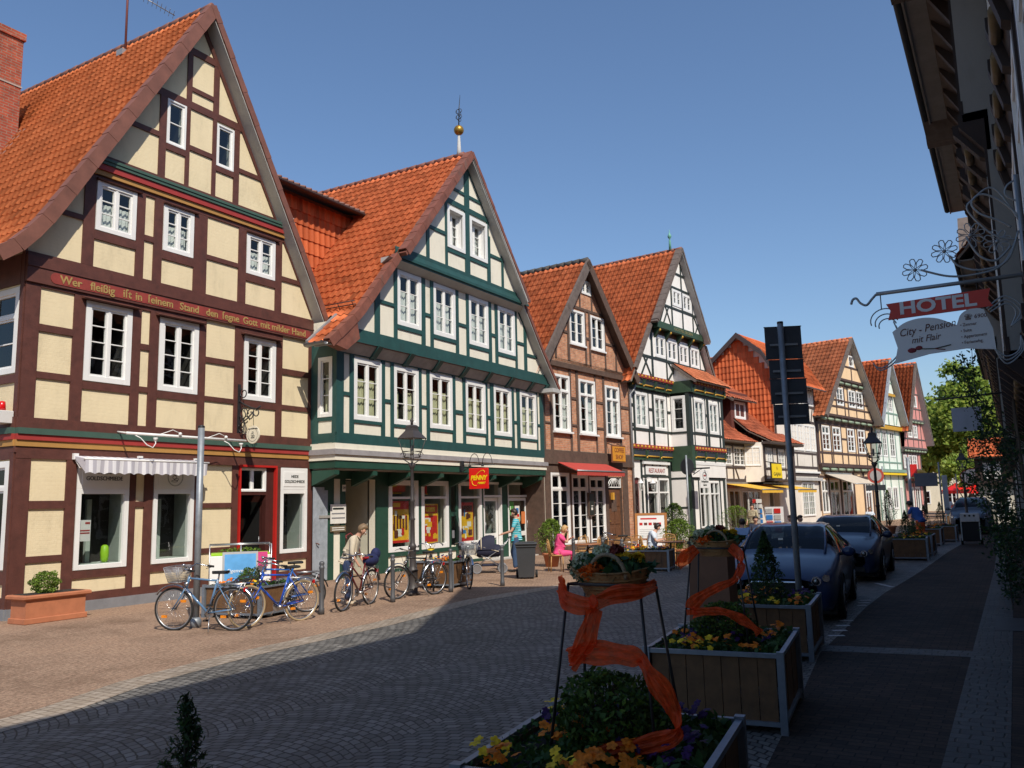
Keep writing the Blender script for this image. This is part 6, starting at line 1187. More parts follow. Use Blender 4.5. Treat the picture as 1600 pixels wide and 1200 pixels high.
# traffic sign stack seen from behind, on its leaning pole
ts = thing('traffic_sign_post', 'tall grey pole carrying four stacked road signs seen from behind', 'traffic sign', (-2.78, 12.7, 0))
mb = MB(); mb.tube([(0, 0, 0), (-.01, -.0, 4.5)], .045, 12, GREYPOLE); mb.lathe([(.047, 0), (.045, .03)], 12, IRON, (-.01, 0, 4.48)); mb.build('pole', GREYPOLE, ts)
SB = M('sign_back', (.07, .075, .085), rough=.55, var=.2, scale=3, metal=.5)
for (z0, z1, w, dx) in ((3.96, 4.44, .53, .03), (3.67, 3.935, .5, .05), (3.29, 3.645, .52, .06), (2.98, 3.265, .5, .08)):
    mb = MB(); mb.box(-w/2+dx, w/2+dx, .05, .06, z0, z1, SB, .003); mb.box(-w/2+dx-.008, w/2+dx+.008, .045, .066, z0-.008, z0+.004, SB); mb.box(-w/2+dx-.008, w/2+dx+.008, .045, .066, z1-.004, z1+.008, SB); mb.box(-.2+dx, .2+dx, .02, .05, (z0+z1)/2-.05, (z0+z1)/2-.02, ZINC)
    for k in range(-4, 5): mb.box(dx+k*.04, dx+k*.04+.008, .048, .05, z0+.02, z1-.02, SB)
    o = mb.build('sign_panel', SB, ts); o.rotation_euler = (0, 0, R(24))
# thin pole with dark round disc near the bay, and further street signs
rp_ = thing('round_sign_post', 'thin grey pole with a dark round disc sign beside the dark bay house', 'road sign', (-10.0, 29.2, 0))
mb = MB(); mb.tube([(0, 0, 0), (0, 0, 3.5)], .035, 8, GREYPOLE); mb.build('pole', GREYPOLE, rp_); mb = MB(); mb.disc((.0, .06, 3.1), .3, (.35, 1, 0), .02, SB); mb.build('disc', SB, rp_)
def gpost(x, y, h, label, panels, r=.04):
    t = thing('street_sign_post', label, 'street sign', (x, y, 0)); mb = MB(); mb.tube([(0, 0, 0), (0, 0, h)], r, 8, GREYPOLE); mb.build('pole', GREYPOLE, t)
    for f in panels: f(t)
    return t
def discp(x, z, r_, m, m2=None):
    def f(t):
        mb = MB(); mb.disc((x, -.06, z), r_, (0, 1, 0), .03, m, 28); o = mb.build('disc', m, t)
        if m2: mb = MB(); mb.disc((x, -.08, z), r_*.7, (0, 1, 0), .02, m2, 24); mb.build('disc_face', m2, o)
    return f
def boxp(x0, x1, z0, z1, m, txt=None, tc=None, sz=.2):
    def f(t):
        mb = MB(); mb.box(x0, x1, -.08, -.04, z0, z1, m, .008); o = mb.build('panel', m, t)
        if txt: letters_on(o, txt, (x0+x1)/2, (z0+z1)/2, -.085, sz, tc or BLK)
    return f
def ovalp(x, z, rx, rz, m, txt):
    def f(t):
        mb = MB(); mb.prism([(x+rx*math.cos(2*math.pi*k/28), z+rz*math.sin(2*math.pi*k/28)) for k in range(28)], -.06, -.02, m); mb.prism([(x+rx*.92*math.cos(2*math.pi*k/28), z+rz*.88*math.sin(2*math.pi*k/28)) for k in range(28)], -.065, -.05, WHITE); o = fixnormals(mb.build('panel', m, t)); letters_on(o, txt, x, z-.05, -.07, .24, RDT)
    return f
gpost(-6.1, 50, 3.5, 'far sign post with round red rimmed disc beside the second street lamp', [discp(-.35, 3.0, .42, M('rim_red', (.5, .08, .06)), M('disc_grey', (.45, .42, .4))), boxp(-.9, .1, 2.2, 2.5, SB)])
gpost(-5.0, 52, 4.0, 'far dark post with red flag board and yellow disc beside mint house', [boxp(.1, .45, 2.9, 3.6, SR), discp(.6, 2.9, .38, M('disc_yellow', (.7, .5, .12), var=.2), FYL)], r=.09)
gpost(-3.35, 50, 3.6, 'far post with grey blank panel in front of the pink house', [boxp(-1.2, -.1, 2.35, 3.05, M('panel_slate', (.1, .12, .15))), boxp(.1, .35, .9, 2.9, M('panel_pale', (.35, .4, .45)))])
gpost(-3.2, 62, 3.2, 'far post with white oval shop sign at end of the row', [ovalp(1.0, 3.0, .8, .55, RDT, 'Hotel')])
# ------------------------------------------------------------------ bicycles
RUB = M('rubber', (.012, .012, .012), rough=.8, var=.2); CHR = M('chrome', (.55, .55, .56), rough=.22, var=.05, metal=1); ALU = M('aluminium', (.5, .5, .5), rough=.35, var=.08, metal=.9); ORF = M('orange_reflector', (.8, .25, .01), rough=.3, var=.05); REDL = M('red_reflector', (.5, .01, .01), rough=.2, var=0); TAN = M('tan_tyre_wall', (.35, .26, .15), rough=.8)
def paint(name, c): return M(name, c, rough=.25, var=.04, coat=.6)
def bicycle(label, fr_, rr_, col, lady=False, basket=None, seatm=None, tyre=RUB, rimm=None, fender=None, bars='up', rack=True, stand=True, steer=0, extra=None):
    """fr_ / rr_ are the ground contact points of the front and rear wheel"""
    f = Vector((*fr_, 0)); r_ = Vector((*rr_, 0)); d = f-r_; wb = max(.98, min(1.1, d.length)); mid = (f+r_)/2; ang = math.atan2(d.y, d.x)
    t = thing('bicycle', label, 'bicycle', tuple(mid), ang, 'bicycles parked along the kerb'); hx = wb/2; RAD = .34
    FP = paint('frame_'+str(len(MATS)), col) if not isinstance(col, bpy.types.Material) else col; rimm = rimm or ALU; fender = fender or CHR; seatm = seatm or RUB
    def wheel(x, name, rot=0):
        w = bpy.data.objects.new(name, None); 
        mb = MB(); mb.tube([(RAD*.97*math.cos(2*math.pi*k/40), 0, RAD*.97*math.sin(2*math.pi*k/40)) for k in range(40)], .019, 8, tyre, closed=True); o = mb.build('wheel', tyre, t, loc=(x, 0, RAD), rz=rot)
        bpy.data.objects.remove(w)
        mb = MB(); mb.tube([(RAD*.915*math.cos(2*math.pi*k/40), 0, RAD*.915*math.sin(2*math.pi*k/40)) for k in range(40)], .011, 6, rimm, closed=True); mb.tube([(0, -.05, 0), (0, .05, 0)], .022, 8, rimm); mb.build('rim', rimm, o)
        mb = MB()
        for k in range(28):
            a = 2*math.pi*k/28; s = .035 if k % 2 else -.035; mb.tube([(.02*math.cos(a+1.2*(-1)**(k//2)), s, .02*math.sin(a+1.2*(-1)**(k//2))), (RAD*.91*math.cos(a), 0, RAD*.91*math.sin(a))], .0017, 3, CHR)
        mb.build('spokes', CHR, o)
        mb = MB()
        for a in (-.6, 2.5): mb.box(RAD*.62*math.cos(a)-.045, RAD*.62*math.cos(a)+.045, -.012, .012, RAD*.62*math.sin(a)-.02, RAD*.62*math.sin(a)+.02, ORF)
        mb.build('reflector', ORF, o)
        return o
    wheel(hx, 'wheel', steer); wheel(-hx, 'wheel')
    bb = (-.08, 0, .28); hub = (-hx, 0, RAD); seat_top = (-.26, 0, .82); head_lo = (hx-.22, 0, .66); head_hi = (hx-.28, 0, .86)
    mb = MB(); rt_ = .017
    mb.tube([head_lo, bb], .02, 8, FP); mb.tube([bb, seat_top], rt_, 8, FP)
    if lady: mb.tube([(head_hi[0]+.01, 0, .8), (-.17, 0, .5)], rt_, 8, FP)
    else: mb.tube([(head_hi[0]+.01, 0, .83), (-.245, 0, .79)], rt_, 8, FP)
    for s in (-.05, .05):
        mb.tube([(bb[0], s*.8, bb[2]), (hub[0], s, hub[2])], .011, 6, FP); mb.tube([(-.25, s*.4, .76), (hub[0], s, hub[2])], .009, 6, FP)
    mb.tube([head_lo, head_hi], .022, 8, FP); mb.build('frame', FP, t)
    mb = MB()
    for s in (-.05, .05): mb.tube([(head_lo[0], s, .66), (hx-.12, s, .5), (hx, s, RAD)], .011, 6, FP if not lady else CHR)
    mb.build('fork', FP, t)
    mb = MB(); z = 1.0 if bars == 'up' else .98; hb = head_hi[0]
    mb.tube([head_hi, (hb-.03, 0, z)], .013, 8, CHR)
    if bars == 'up': P_ = [(hb-.26, -.29, z-.02), (hb-.12, -.28, z+.0), (hb+.0, -.2, z+.04), (hb, 0, z), (hb+.0, .2, z+.04), (hb-.12, .28, z), (hb-.26, .29, z-.02)]
    else: P_ = [(hb-.03, -.3, z+.02), (hb, -.15, z+.01), (hb, 0, z), (hb, .15, z+.01), (hb-.03, .3, z+.02)]
    mb.tube(P_, .012, 8, CHR); mb.tube([P_[0], Vector(P_[0]).lerp(Vector(P_[1]), .8)], .018, 8, RUB); mb.tube([P_[-1], Vector(P_[-1]).lerp(Vector(P_[-2]), .8)], .018, 8, RUB)
    for s in (0, -1): mb.tube([P_[s], Vector(P_[s])+Vector((.14, 0, -.03))], .006, 5, IRON)
    mb.ball((hb+.05, .09, z+.05), .028, CHR, 8, 6); mb.tube([(hb, -.12, z), (hb+.12, -.08, z-.1), (hx-.2, -.03, .7)], .004, 4, IRON); mb.tube([(hb, .12, z), (hb+.14, .08, z-.12), (hx-.2, .03, .66)], .004, 4, IRON); mb.build('handlebar', CHR, t)
    mb = MB(); mb.tube([(-.265, 0, .8), (-.28, 0, .9)], .013, 6, CHR)
    V = []; n = 10; prof = [(-.14, .085), (-.1, .1), (-.04, .085), (.02, .05), (.08, .03), (.13, .018)]
    for (xx, w) in prof: V += [(-.29+xx, -w, .915), (-.29+xx, -w*.6, .945), (-.29+xx, w*.6, .945), (-.29+xx, w, .915), (-.29+xx, 0, .895)]
    F = [(0, 1, 2, 3, 4), tuple(range(len(V)-1, len(V)-6, -1))]
    for i in range(len(prof)-1):
        for k in range(5): F.append((i*5+k, i*5+(k+1) % 5, i*5+5+(k+1) % 5, i*5+5+k))
    mb.add(V, F, seatm, True); mb.build('saddle', seatm, t)
    for x, a0, a1 in ((-hx, .1, 2.9), (hx, .6, 2.7)):
        mb = MB(); V = []; n = 16
        for k in range(n+1):
            a = a0+(a1-a0)*k/n; c, s_ = math.cos(a), math.sin(a)
            if x > 0: c = c
            for yy, q in ((-.03, .385), (-.018, .4), (.018, .4), (.03, .385)): V.append((x+q*c, yy, RAD+q*s_))
        mb.add(V, [(k*4+j, k*4+j+1, k*4+5+j, k*4+4+j) for k in range(n) for j in range(3)], fender, True); mb.build('mudguard', fender, t)
    mb = MB(); mb.tube([(bb[0], -.055, bb[2]), (bb[0], .055, bb[2])], .03, 8, ALU); mb.disc((bb[0], -.05, bb[2]), .085, (0, 1, 0), .006, ALU, 20); mb.tube([(bb[0], -.07, bb[2]), (bb[0]+.1, -.075, bb[2]-.14)], .01, 5, ALU); mb.tube([(bb[0], .07, bb[2]), (bb[0]-.1, .075, bb[2]+.14)], .01, 5, ALU); mb.box(bb[0]+.06, bb[0]+.14, -.15, -.08, bb[2]-.155, bb[2]-.13, RUB); mb.box(bb[0]-.14, bb[0]-.06, .08, .15, bb[2]+.13, bb[2]+.155, RUB)
    mb.box(-hx, bb[0]+.08, -.058, -.045, bb[2]+.05, bb[2]+.065, RUB); mb.build('crankset', ALU, t)
    if rack:
        mb = MB()
        for s in (-.06, 0, .06): mb.tube([(-hx-.2, s, .74), (-hx+.22, s, .74)], .005, 5, ALU)
        for s in (-.06, .06): mb.tube([(-hx-.18, s, .74), (-hx, s*.9, RAD)], .005, 5, ALU)
        mb.box(-hx-.23, -hx-.2, -.04, .04, .62, .68, REDL); mb.build('rack', ALU, t)
    if stand: mb = MB(); mb.tube([(bb[0]-.05, .04, bb[2]-.02), (bb[0]-.12, .2, .01)], .008, 6, ALU); mb.build('kickstand', ALU, t)
    mb = MB(); mb.lathe([(.02, 0), (.035, .03), (.038, .06)], 10, CHR); o = mb.build('headlamp', CHR, t, loc=(hb+.02, 0, .74)); o.rotation_euler = (0, R(90), 0)
    if basket:
        mb = MB(); bx = hb+.1; V = [(bx, -.16, .78), (bx+.2, -.13, .78), (bx+.2, .13, .78), (bx, .16, .78), (bx-.02, -.19, 1.02), (bx+.26, -.17, 1.02), (bx+.26, .17, 1.02), (bx-.02, .19, 1.02)]
        for a, b_ in ((0, 1), (1, 2), (2, 3), (3, 0), (4, 5), (5, 6), (6, 7), (7, 4), (0, 4), (1, 5), (2, 6), (3, 7)): mb.tube([V[a], V[b_]], .006, 5, basket)
        for a, b_ in ((0, 1), (1, 2), (2, 3), (3, 0)):
            for k in range(1, 12):
                q = k/12; p0 = Vector(V[a]).lerp(Vector(V[b_]), q); p1 = Vector(V[a+4]).lerp(Vector(V[b_+4]), q); mb.tube([p0, p1], .003, 3, basket)
            for k in range(1, 9):
                q = k/9; mb.tube([Vector(V[a]).lerp(Vector(V[a+4]), q), Vector(V[b_]).lerp(Vector(V[b_+4]), q)], .003, 3, basket)
        for k in range(1, 8): mb.tube([Vector(V[0]).lerp(Vector(V[1]), k/8), Vector(V[3]).lerp(Vector(V[2]), k/8)], .003, 3, basket)
        mb.build('basket', basket, t)
    if extra: extra(t, hx)
    t.rotation_euler = (R(-3), 0, ang)
    return t
WIRE = M('grey_wire', (.35, .35, .37), rough=.5, var=.1, metal=.5); YSAD = M('yellow_saddle', (.8, .55, .01), rough=.4, var=.05)
bicycle('pale blue and silver bicycle with grey wire front basket, nearest the camera', (-11.94, 9.33), (-10.95, 9.68), (.1, .2, .34), lady=False, basket=WIRE)
bicycle('bright blue bicycle with pale tyres and silver handlebar beside the first planter', (-11.0, 9.98), (-10.8, 11.02), (.01, .07, .42), tyre=TAN, rack=True)
bicycle('blue bicycle with black saddle standing behind the bright blue one', (-12.1, 11.0), (-11.55, 11.95), (.02, .1, .35), rack=True, fender=RUB)
def bag(t, hx):
    NV = M('navy_bag', (.01, .015, .07), rough=.85, var=.3, scale=20); mb = MB(); mb.ball((-hx+.05, 0, .87), .17, NV, 12, 8, sx=1.5, sy=.8, sz=.75); mb.ball((-hx-.15, 0, .98), .12, NV, 10, 7, sx=1.1, sy=.8, sz=1); mb.build('luggage_bag', NV, t)
bicycle('dark red bicycle with red saddle and navy bag behind the stooping man', (-10.95, 12.2), (-11.23, 13.4), (.12, .012, .012), lady=True, seatm=M('red_saddle', (.3, .01, .01), rough=.5), extra=bag, bars='up')
bicycle('black bicycle with black saddle leaning next to the brown street lamp', (-11.27, 14.25), (-11.05, 15.3), (.015, .015, .016), bars='flat')
bicycle('grey bicycle with bright yellow saddle behind the black one', (-12.2, 16.8), (-11.55, 15.95), (.1, .1, .1), seatm=YSAD)
bicycle('black bicycle with wire basket parked end on before the pram', (-10.95, 16.5), (-11.75, 17.3), (.012, .012, .014), basket=WIRE, bars='up', lady=True)
bicycle('dark bicycle leaning in the shaded right pavement by the climbing plant', (-.45, 26.2), (-.3, 27.2), (.02, .02, .025))
bicycle('dark bicycle parked among the cafe tables behind the steel bollards', (-10.6, 22.6), (-9.8, 23.3), (.03, .03, .03))
# ------------------------------------------------------------------ foliage helpers
def leafcloud(pts, mat, size, seed=1, name='foliage', parent=None, flat=.5, two=None, frac=.5, jitter=.35, tri=False):
    """many small folded leaf faces at given points (numpy arrays)"""
    rng = np.random.RandomState(seed); n = len(pts); P = np.asarray(pts); s = size*(1+jitter*rng.uniform(-1, 1, n))
    a = rng.normal(size=(n, 3)); a /= np.linalg.norm(a, axis=1)[:, None]; b = rng.normal(size=(n, 3)); b -= a*np.sum(a*b, 1)[:, None]; b /= np.linalg.norm(b, axis=1)[:, None]
    a *= s[:, None]; b *= (s*flat)[:, None]; c = np.cross(a, b); c /= (np.linalg.norm(c, axis=1)[:, None]+1e-9); c *= (s*.15)[:, None]
    V = np.stack([P-a, P+b+c, P+a, P-b+c], 1).reshape(-1, 3); F = np.arange(4*n).reshape(n, 4)
    me = bpy.data.meshes.new(name); me.vertices.add(4*n); me.vertices.foreach_set('co', V.ravel()); me.loops.add(4*n); me.loops.foreach_set('vertex_index', F.ravel()); me.polygons.add(n); me.polygons.foreach_set('loop_start', np.arange(0, 4*n, 4)); me.polygons.foreach_set('loop_total', np.full(n, 4))
    me.materials.append(mat)
    if two: me.materials.append(two); me.polygons.foreach_set('material_index', (rng.rand(n) < frac).astype(np.int32))
    me.update(calc_edges=True); me.validate(); o = bpy.data.objects.new(name, me); COL.objects.link(o); o.parent = parent; return o
def leaf_mat(name, c, trans=.25, var=.35, scale=6):
    if name in MATS: return MATS[name]
    m, nt, b = new_mat(name); tc = N(nt, 'ShaderNodeTexCoord'); n1 = N(nt, 'ShaderNodeTexNoise'); n1.inputs['Scale'].default_value = scale; nt.links.new(tc.outputs['Object'], n1.inputs['Vector'])
    rp = ramp(nt, n1.outputs[0], [(.3, scl(c, 1-var)), (.5, c), (.7, scl(c, 1+var))]); nt.links.new(rp.outputs[0], b.inputs['Base Color']); b.inputs['Roughness'].default_value = .6; b.inputs['Specular IOR Level'].default_value = .3
    tr = N(nt, 'ShaderNodeBsdfTranslucent'); nt.links.new(rp.outputs[0], tr.inputs[0]); mx = N(nt, 'ShaderNodeMixShader'); mx.inputs[0].default_value = trans; out = nt.nodes['Material Output']
    nt.links.new(b.outputs[0], mx.inputs[1]); nt.links.new(tr.outputs[0], mx.inputs[2]); nt.links.new(mx.outputs[0], out.inputs[0]); MATS[name] = m; return m
LBOX = leaf_mat('box_leaf', (.05, .1, .02)); LBOX2 = leaf_mat('box_leaf_young', (.11, .18, .025)); LCON = leaf_mat('conifer_leaf', (.03, .065, .02)); LBR = leaf_mat('bright_leaf', (.16, .24, .03)); LPAN = leaf_mat('pansy_leaf', (.04, .09, .02))
LT1 = leaf_mat('linden_leaf', (.23, .33, .06), trans=.5); LT2 = leaf_mat('linden_leaf_light', (.36, .43, .08), trans=.5); LT3 = leaf_mat('yellow_leaf', (.5, .46, .04), trans=.45)
BRK = M('bark', (.07, .055, .04), rough=.95, var=.3, scale=6, bump=.5)
def ellcloud(n, c, r, seed=0, shell=.55, clumps=0, cr=.3, bottom=-1):
    rng = np.random.RandomState(seed)
    d = rng.normal(size=(n, 3)); d /= np.linalg.norm(d, axis=1)[:, None]; rad = shell+(1-shell)*rng.rand(n)**.5
    P = d*rad[:, None]
    P *= (1+.13*np.sin(P[:, [0]]*7+seed)*np.sin(P[:, [1]]*6+2)*1.0+.1*np.sin(P[:, [2]]*9+1))
    return P[P[:, 2] > bottom]*np.array(r)+np.array(c)
def twigs(mb, c, r, n, seed, m=None, th=.004, base=None):
    rg_ = random.Random(seed); b = Vector(base or (c[0], c[1], c[2]-r[2]))
    for _ in range(n):
        d = Vector((rg_.gauss(0, 1), rg_.gauss(0, 1), rg_.gauss(.3, 1))).normalized(); p = Vector((c[0]+d.x*r[0]*.9, c[1]+d.y*r[1]*.9, c[2]+d.z*r[2]*.9)); mid = b.lerp(p, .5)+Vector((0, 0, .1*r[2])); mb.tube([b, mid, p], [th*2, th*1.4, th*.7], 4, m or BRK)
# ------------------------------------------------------------------ wooden planters with pansies
WOOD = M('planter_wood', (.14, .07, .028), rough=.7, var=.35, scale=7, stain=(.07, .045, .03)); SOIL = M('soil', (.02, .015, .012), rough=1); GST = M('galvanised_frame', (.22, .25, .29), rough=.45, var=.15, metal=.5, scale=10)
PO = leaf_mat('pansy_orange', (.75, .2, .01), trans=.2, scale=30); PYL = leaf_mat('pansy_yellow', (.85, .55, .02), trans=.2, scale=30); PPU = leaf_mat('pansy_purple', (.05, .015, .09), trans=.2, scale=30, var=.5)
def pansies(mb, c, s, mat, rg_):
    """one five-petalled bloom"""
    t = Vector((rg_.uniform(-.6, .6), rg_.uniform(-1, .2), 1)).normalized(); a = t.cross(Vector((1, 0, .1))).normalized(); b = t.cross(a); c = Vector(c)
    for k in range(5):
        an = 2*math.pi*k/5+rg_.uniform(-.2, .2); d = a*math.cos(an)+b*math.sin(an); e = t.cross(d); V = [c, c+d*s*.6+e*s*.5+t*s*.1, c+d*s*1.15+e*s*.25, c+d*s*1.15-e*s*.25, c+d*s*.6-e*s*.5+t*s*.1]
        mb.add(V, [(0, 1, 2, 3, 4)], mat)
def planter(x, y, w, d, h, rz, label, plant=None, seed=1, flowers=(8, 5, 30), group='wooden planters along the street', scale_f=1):
    t = thing('planter', label, 'planter', (x, y, 0), rz, group); rg_ = random.Random(seed)
    z0 = .09
    def panel(nm, L_, rot, loc):
        mb = MB(); n = max(4, int(L_/.14)); s = L_/n
        for k in range(n): mb.box(-L_/2+k*s+.003, -L_/2+(k+1)*s-.003, -.012+.002*((k*7) % 3), .012, z0, h-.02, WOOD)
        return mb.build(nm, WOOD, t, loc=loc, rz=rot)
    for (L_, rot, loc) in ((w-.08, 0, (0, -d/2+.02, 0)), (w-.08, R(180), (0, d/2-.02, 0)), (d-.08, R(90), (w/2-.02, 0, 0)), (d-.08, R(-90), (-w/2+.02, 0, 0))): panel('board_panel', L_, rot, loc)
    mb = MB(); q = .03
    for sx in (-1, 1):
        for sy in (-1, 1): mb.box(sx*w/2-q+(-.001 if sx < 0 else .001), sx*w/2+q, sy*d/2-q, sy*d/2+q, 0, h+.03, GST)
    for z in (z0-.03, h-.02): 
        for sy in (-1, 1): mb.box(-w/2+q, w/2-q, sy*d/2-.02, sy*d/2+.02, z, z+.035, GST)
        for sx in (-1, 1): mb.box(sx*w/2-.02, sx*w/2+.02, -d/2+q, d/2-q, z+.001, z+.034, GST)
    mb.build('steel_frame', GST, t)
    mb = MB(); mb.box(-w/2+.03, w/2-.03, -d/2+.03, d/2-.03, h-.12, h-.05, SOIL); mb.build('soil', SOIL, t)
    nl = int(260*w*d/1.6*scale_f)*3; rng = np.random.RandomState(seed); P = np.stack([rng.uniform(-w/2+.04, w/2-.04, nl), rng.uniform(-d/2+.04, d/2-.04, nl), h-.05+.09*rng.rand(nl)+.02*np.sin(rng.rand(nl)*9)], 1); leafcloud(P, LPAN, .03, seed, 'flower_leaves', t, flat=.6, two=LBOX, frac=.3)
    mb = MB(); 
    cl = [(rg_.uniform(-w/2+.1, w/2-.1), rg_.uniform(-d/2+.08, d/2-.08), rg_.choice((PO, PO, PYL))) for _ in range(flowers[0])]+[(rg_.uniform(-w/2+.1, w/2-.1), rg_.uniform(-d/2+.08, d/2-.08), PPU) for _ in range(flowers[1]*2)]
    if flowers[0]: cl += [(rg_.uniform(-w/2+.1, w/2-.1), -d/2+rg_.uniform(.05, .16), rg_.choice((PO, PYL, PO))) for _ in range(4)]
    for (cx, cy, m_) in cl:
        for _ in range(flowers[2]//5): pansies(mb, (cx+rg_.gauss(0, .05), cy+rg_.gauss(0, .05), h+.05+rg_.uniform(-.03, .06)), .026 if m_ != PPU else .022, m_, rg_)
    mb.build('pansy_flowers', PO, t)['kind'] = 'stuff'
    if plant: plant(t, h, seed)
    return t
def boxball(r=.33, n=2600, dz=.2):
    def f(t, h, seed):
        rr = (r, r, r*.8); c = (0, 0, h+dz); P = ellcloud(n, c, rr, seed, shell=.6); o = leafcloud(P, LBOX, .02, seed, 'box_shrub', t, flat=.5, two=LBOX2, frac=.25); mb = MB(); twigs(mb, c, rr, 40, seed, base=(0, 0, h-.05)); mb.build('stems', BRK, o)
    return f
def cone(r=.28, hh=.95, n=3000, m1=None, m2=None, sz=.022):
    def f(t, h, seed):
        rng = np.random.RandomState(seed); z = rng.rand(n)**1.25; a = rng.uniform(0, 6.283, n); rad = r*(1-z)**.85*(.55+.45*rng.rand(n)**.5)*(1+.18*np.sin(a*5+z*17)+.12*np.sin(a*3-z*31)); z2 = h-.03+hh*z+rng.normal(0, .01, n); P = np.stack([rad*np.cos(a), rad*np.sin(a), z2], 1)
        o = leafcloud(P, m1 or LCON, sz, seed, 'conifer', t, flat=.4, two=m2 or LBOX, frac=.3); mb = MB(); mb.tube([(0, 0, h-.05), (0, 0, h+hh*.9)], [.02, .005], 6, BRK); mb.build('trunk', BRK, o)
    return f
p1 = planter(-1.99, 4.35, 1.15, 1.36, .62, R(7), 'wooden planter nearest the camera holding box shrub and orange pansies', boxball(.29, 4200, .13), 1, (10, 8, 40), scale_f=2.2)
p2 = planter(-2.42, 7.9, 1.12, 1.4, .62, R(7), 'second wooden planter from the camera with orange pansies and round shrub', boxball(.27, 3200, .12), 2, (9, 9, 35), scale_f=1.8)
p3 = planter(-2.85, 11.2, 1.12, 1.4, .62, R(6), 'wooden planter with dark pointed conifer in front of the first parked car', cone(.27, .88, 3600), 3, (10, 6, 35), scale_f=1.4)
planter(-2.95, 28.4, 1.1, 1.4, .62, R(4), 'wooden planter with pointed conifer beyond the second parked car', cone(.25, .85, 1500), 5, (9, 4, 20))
planter(-2.95, 30.6, 1.1, 1.4, .62, R(0), 'wooden planter with low round shrub close behind a conifer planter', boxball(.3, 1000), 6, (9, 4, 20))
planter(-3.1, 36.5, 1.1, 1.4, .62, R(0), 'orange brown planter with dark conifer beside the workman', cone(.28, .9, 1300), 7, (9, 4, 20))
planter(-2.75, 39.5, 1.1, 1.4, .62, R(0), 'far wooden planter with two tall conifers before the van', cone(.3, 1.0, 1300), 8, (9, 4, 20))
planter(-3.0, 60, 1.6, 1.4, .62, R(0), 'distant orange planter in sun at the end of the street', boxball(.3, 500), 9, (5, 3, 10))
planter(-12.3, 11.25, 1.25, 1.0, .55, R(8), 'sunlit wooden planter with shrub and purple pansies behind the blue bicycles', boxball(.22, 1500, .12), 10, (5, 8, 25))
planter(-11.95, 16.9, 1.0, .9, .6, R(5), 'sunlit wooden planter with mixed pansies behind the black bicycles', None, 11, (6, 6, 25))
planter(-9.1, 22.6, 1.5, .9, .55, R(10), 'sunlit grey planter full of orange and purple pansies by the cafe tables', None, 12, (12, 10, 25))
# near conifer tip bottom left
t = thing('potted_conifer', 'dark conifer tip rising at the very bottom left of the picture', 'conifer', (-3.25, 2.62, 0)); mb = MB(); mb.lathe([(.16, 0), (.2, .3), (.22, .32)], 16, M('terracotta', (.42, .15, .07), rough=.75, var=.15, scale=5), smooth=True); mb.build('pot', None, t)
def spray(t, zb, zt, r, seed, n=1500):
    rg_ = random.Random(seed); mb = MB(); pts = []; mb.tube([(0, 0, zb), (0, 0, zt)], [.015, .004], 5, BRK)
    for k in range(110):
        q = rg_.random()**.8; z = zb+(zt-zb)*q*.97; a = rg_.uniform(0, 6.28); L_ = r*(1-q)*.9+.02; e = Vector((L_*math.cos(a), L_*math.sin(a), z+L_*.9)); s = Vector((0, 0, z)); mb.tube([s, e], [.004, .002], 4, BRK)
        for j in range(16): p = s.lerp(e, .2+.8*j/16); pts.append((p.x+rg_.gauss(0, .01), p.y+rg_.gauss(0, .01), p.z+rg_.gauss(0, .008)))
    for j in range(120): q = j/120; pts.append((rg_.gauss(0, .012), rg_.gauss(0, .012), zb+(zt-zb)*q))
    o = mb.build('stem', BRK, t); leafcloud(np.array(pts), LCON, .016, seed, 'foliage', t, flat=.3, two=LBOX, frac=.3)
spray(t, .3, 1.1, .2, 3)
# ------------------------------------------------------------------ flower basket stands with orange ribbon
RIB = M('orange_tulle', (.9, .09, .01), rough=.6, var=.2, scale=14)
def ribmat():
    m, nt, b = new_mat('orange_organza'); b.inputs['Base Color'].default_value = (.95, .1, .01, 1); b.inputs['Roughness'].default_value = .55
    tr = N(nt, 'ShaderNodeBsdfTransparent'); tr.inputs[0].default_value = (1, .45, .25, 1); tl = N(nt, 'ShaderNodeBsdfTranslucent'); tl.inputs[0].default_value = (.95, .12, .02, 1)
    m1 = N(nt, 'ShaderNodeMixShader'); m1.inputs[0].default_value = .4; nt.links.new(b.outputs[0], m1.inputs[1]); nt.links.new(tl.outputs[0], m1.inputs[2])
    tc = N(nt, 'ShaderNodeTexCoord'); nz = N(nt, 'ShaderNodeTexNoise'); nz.inputs['Scale'].default_value = 18; nt.links.new(tc.outputs['Object'], nz.inputs['Vector']); r_ = ramp(nt, nz.outputs[0], [(.4, (.18,)*3), (.65, (.5,)*3)])
    m2_ = N(nt, 'ShaderNodeMixShader'); nt.links.new(r_.outputs[0], m2_.inputs[0]); nt.links.new(m1.outputs[0], m2_.inputs[1]); nt.links.new(tr.outputs[0], m2_.inputs[2]); nt.links.new(m2_.outputs[0], nt.nodes['Material Output'].inputs[0]); return m
RIB = ribmat()
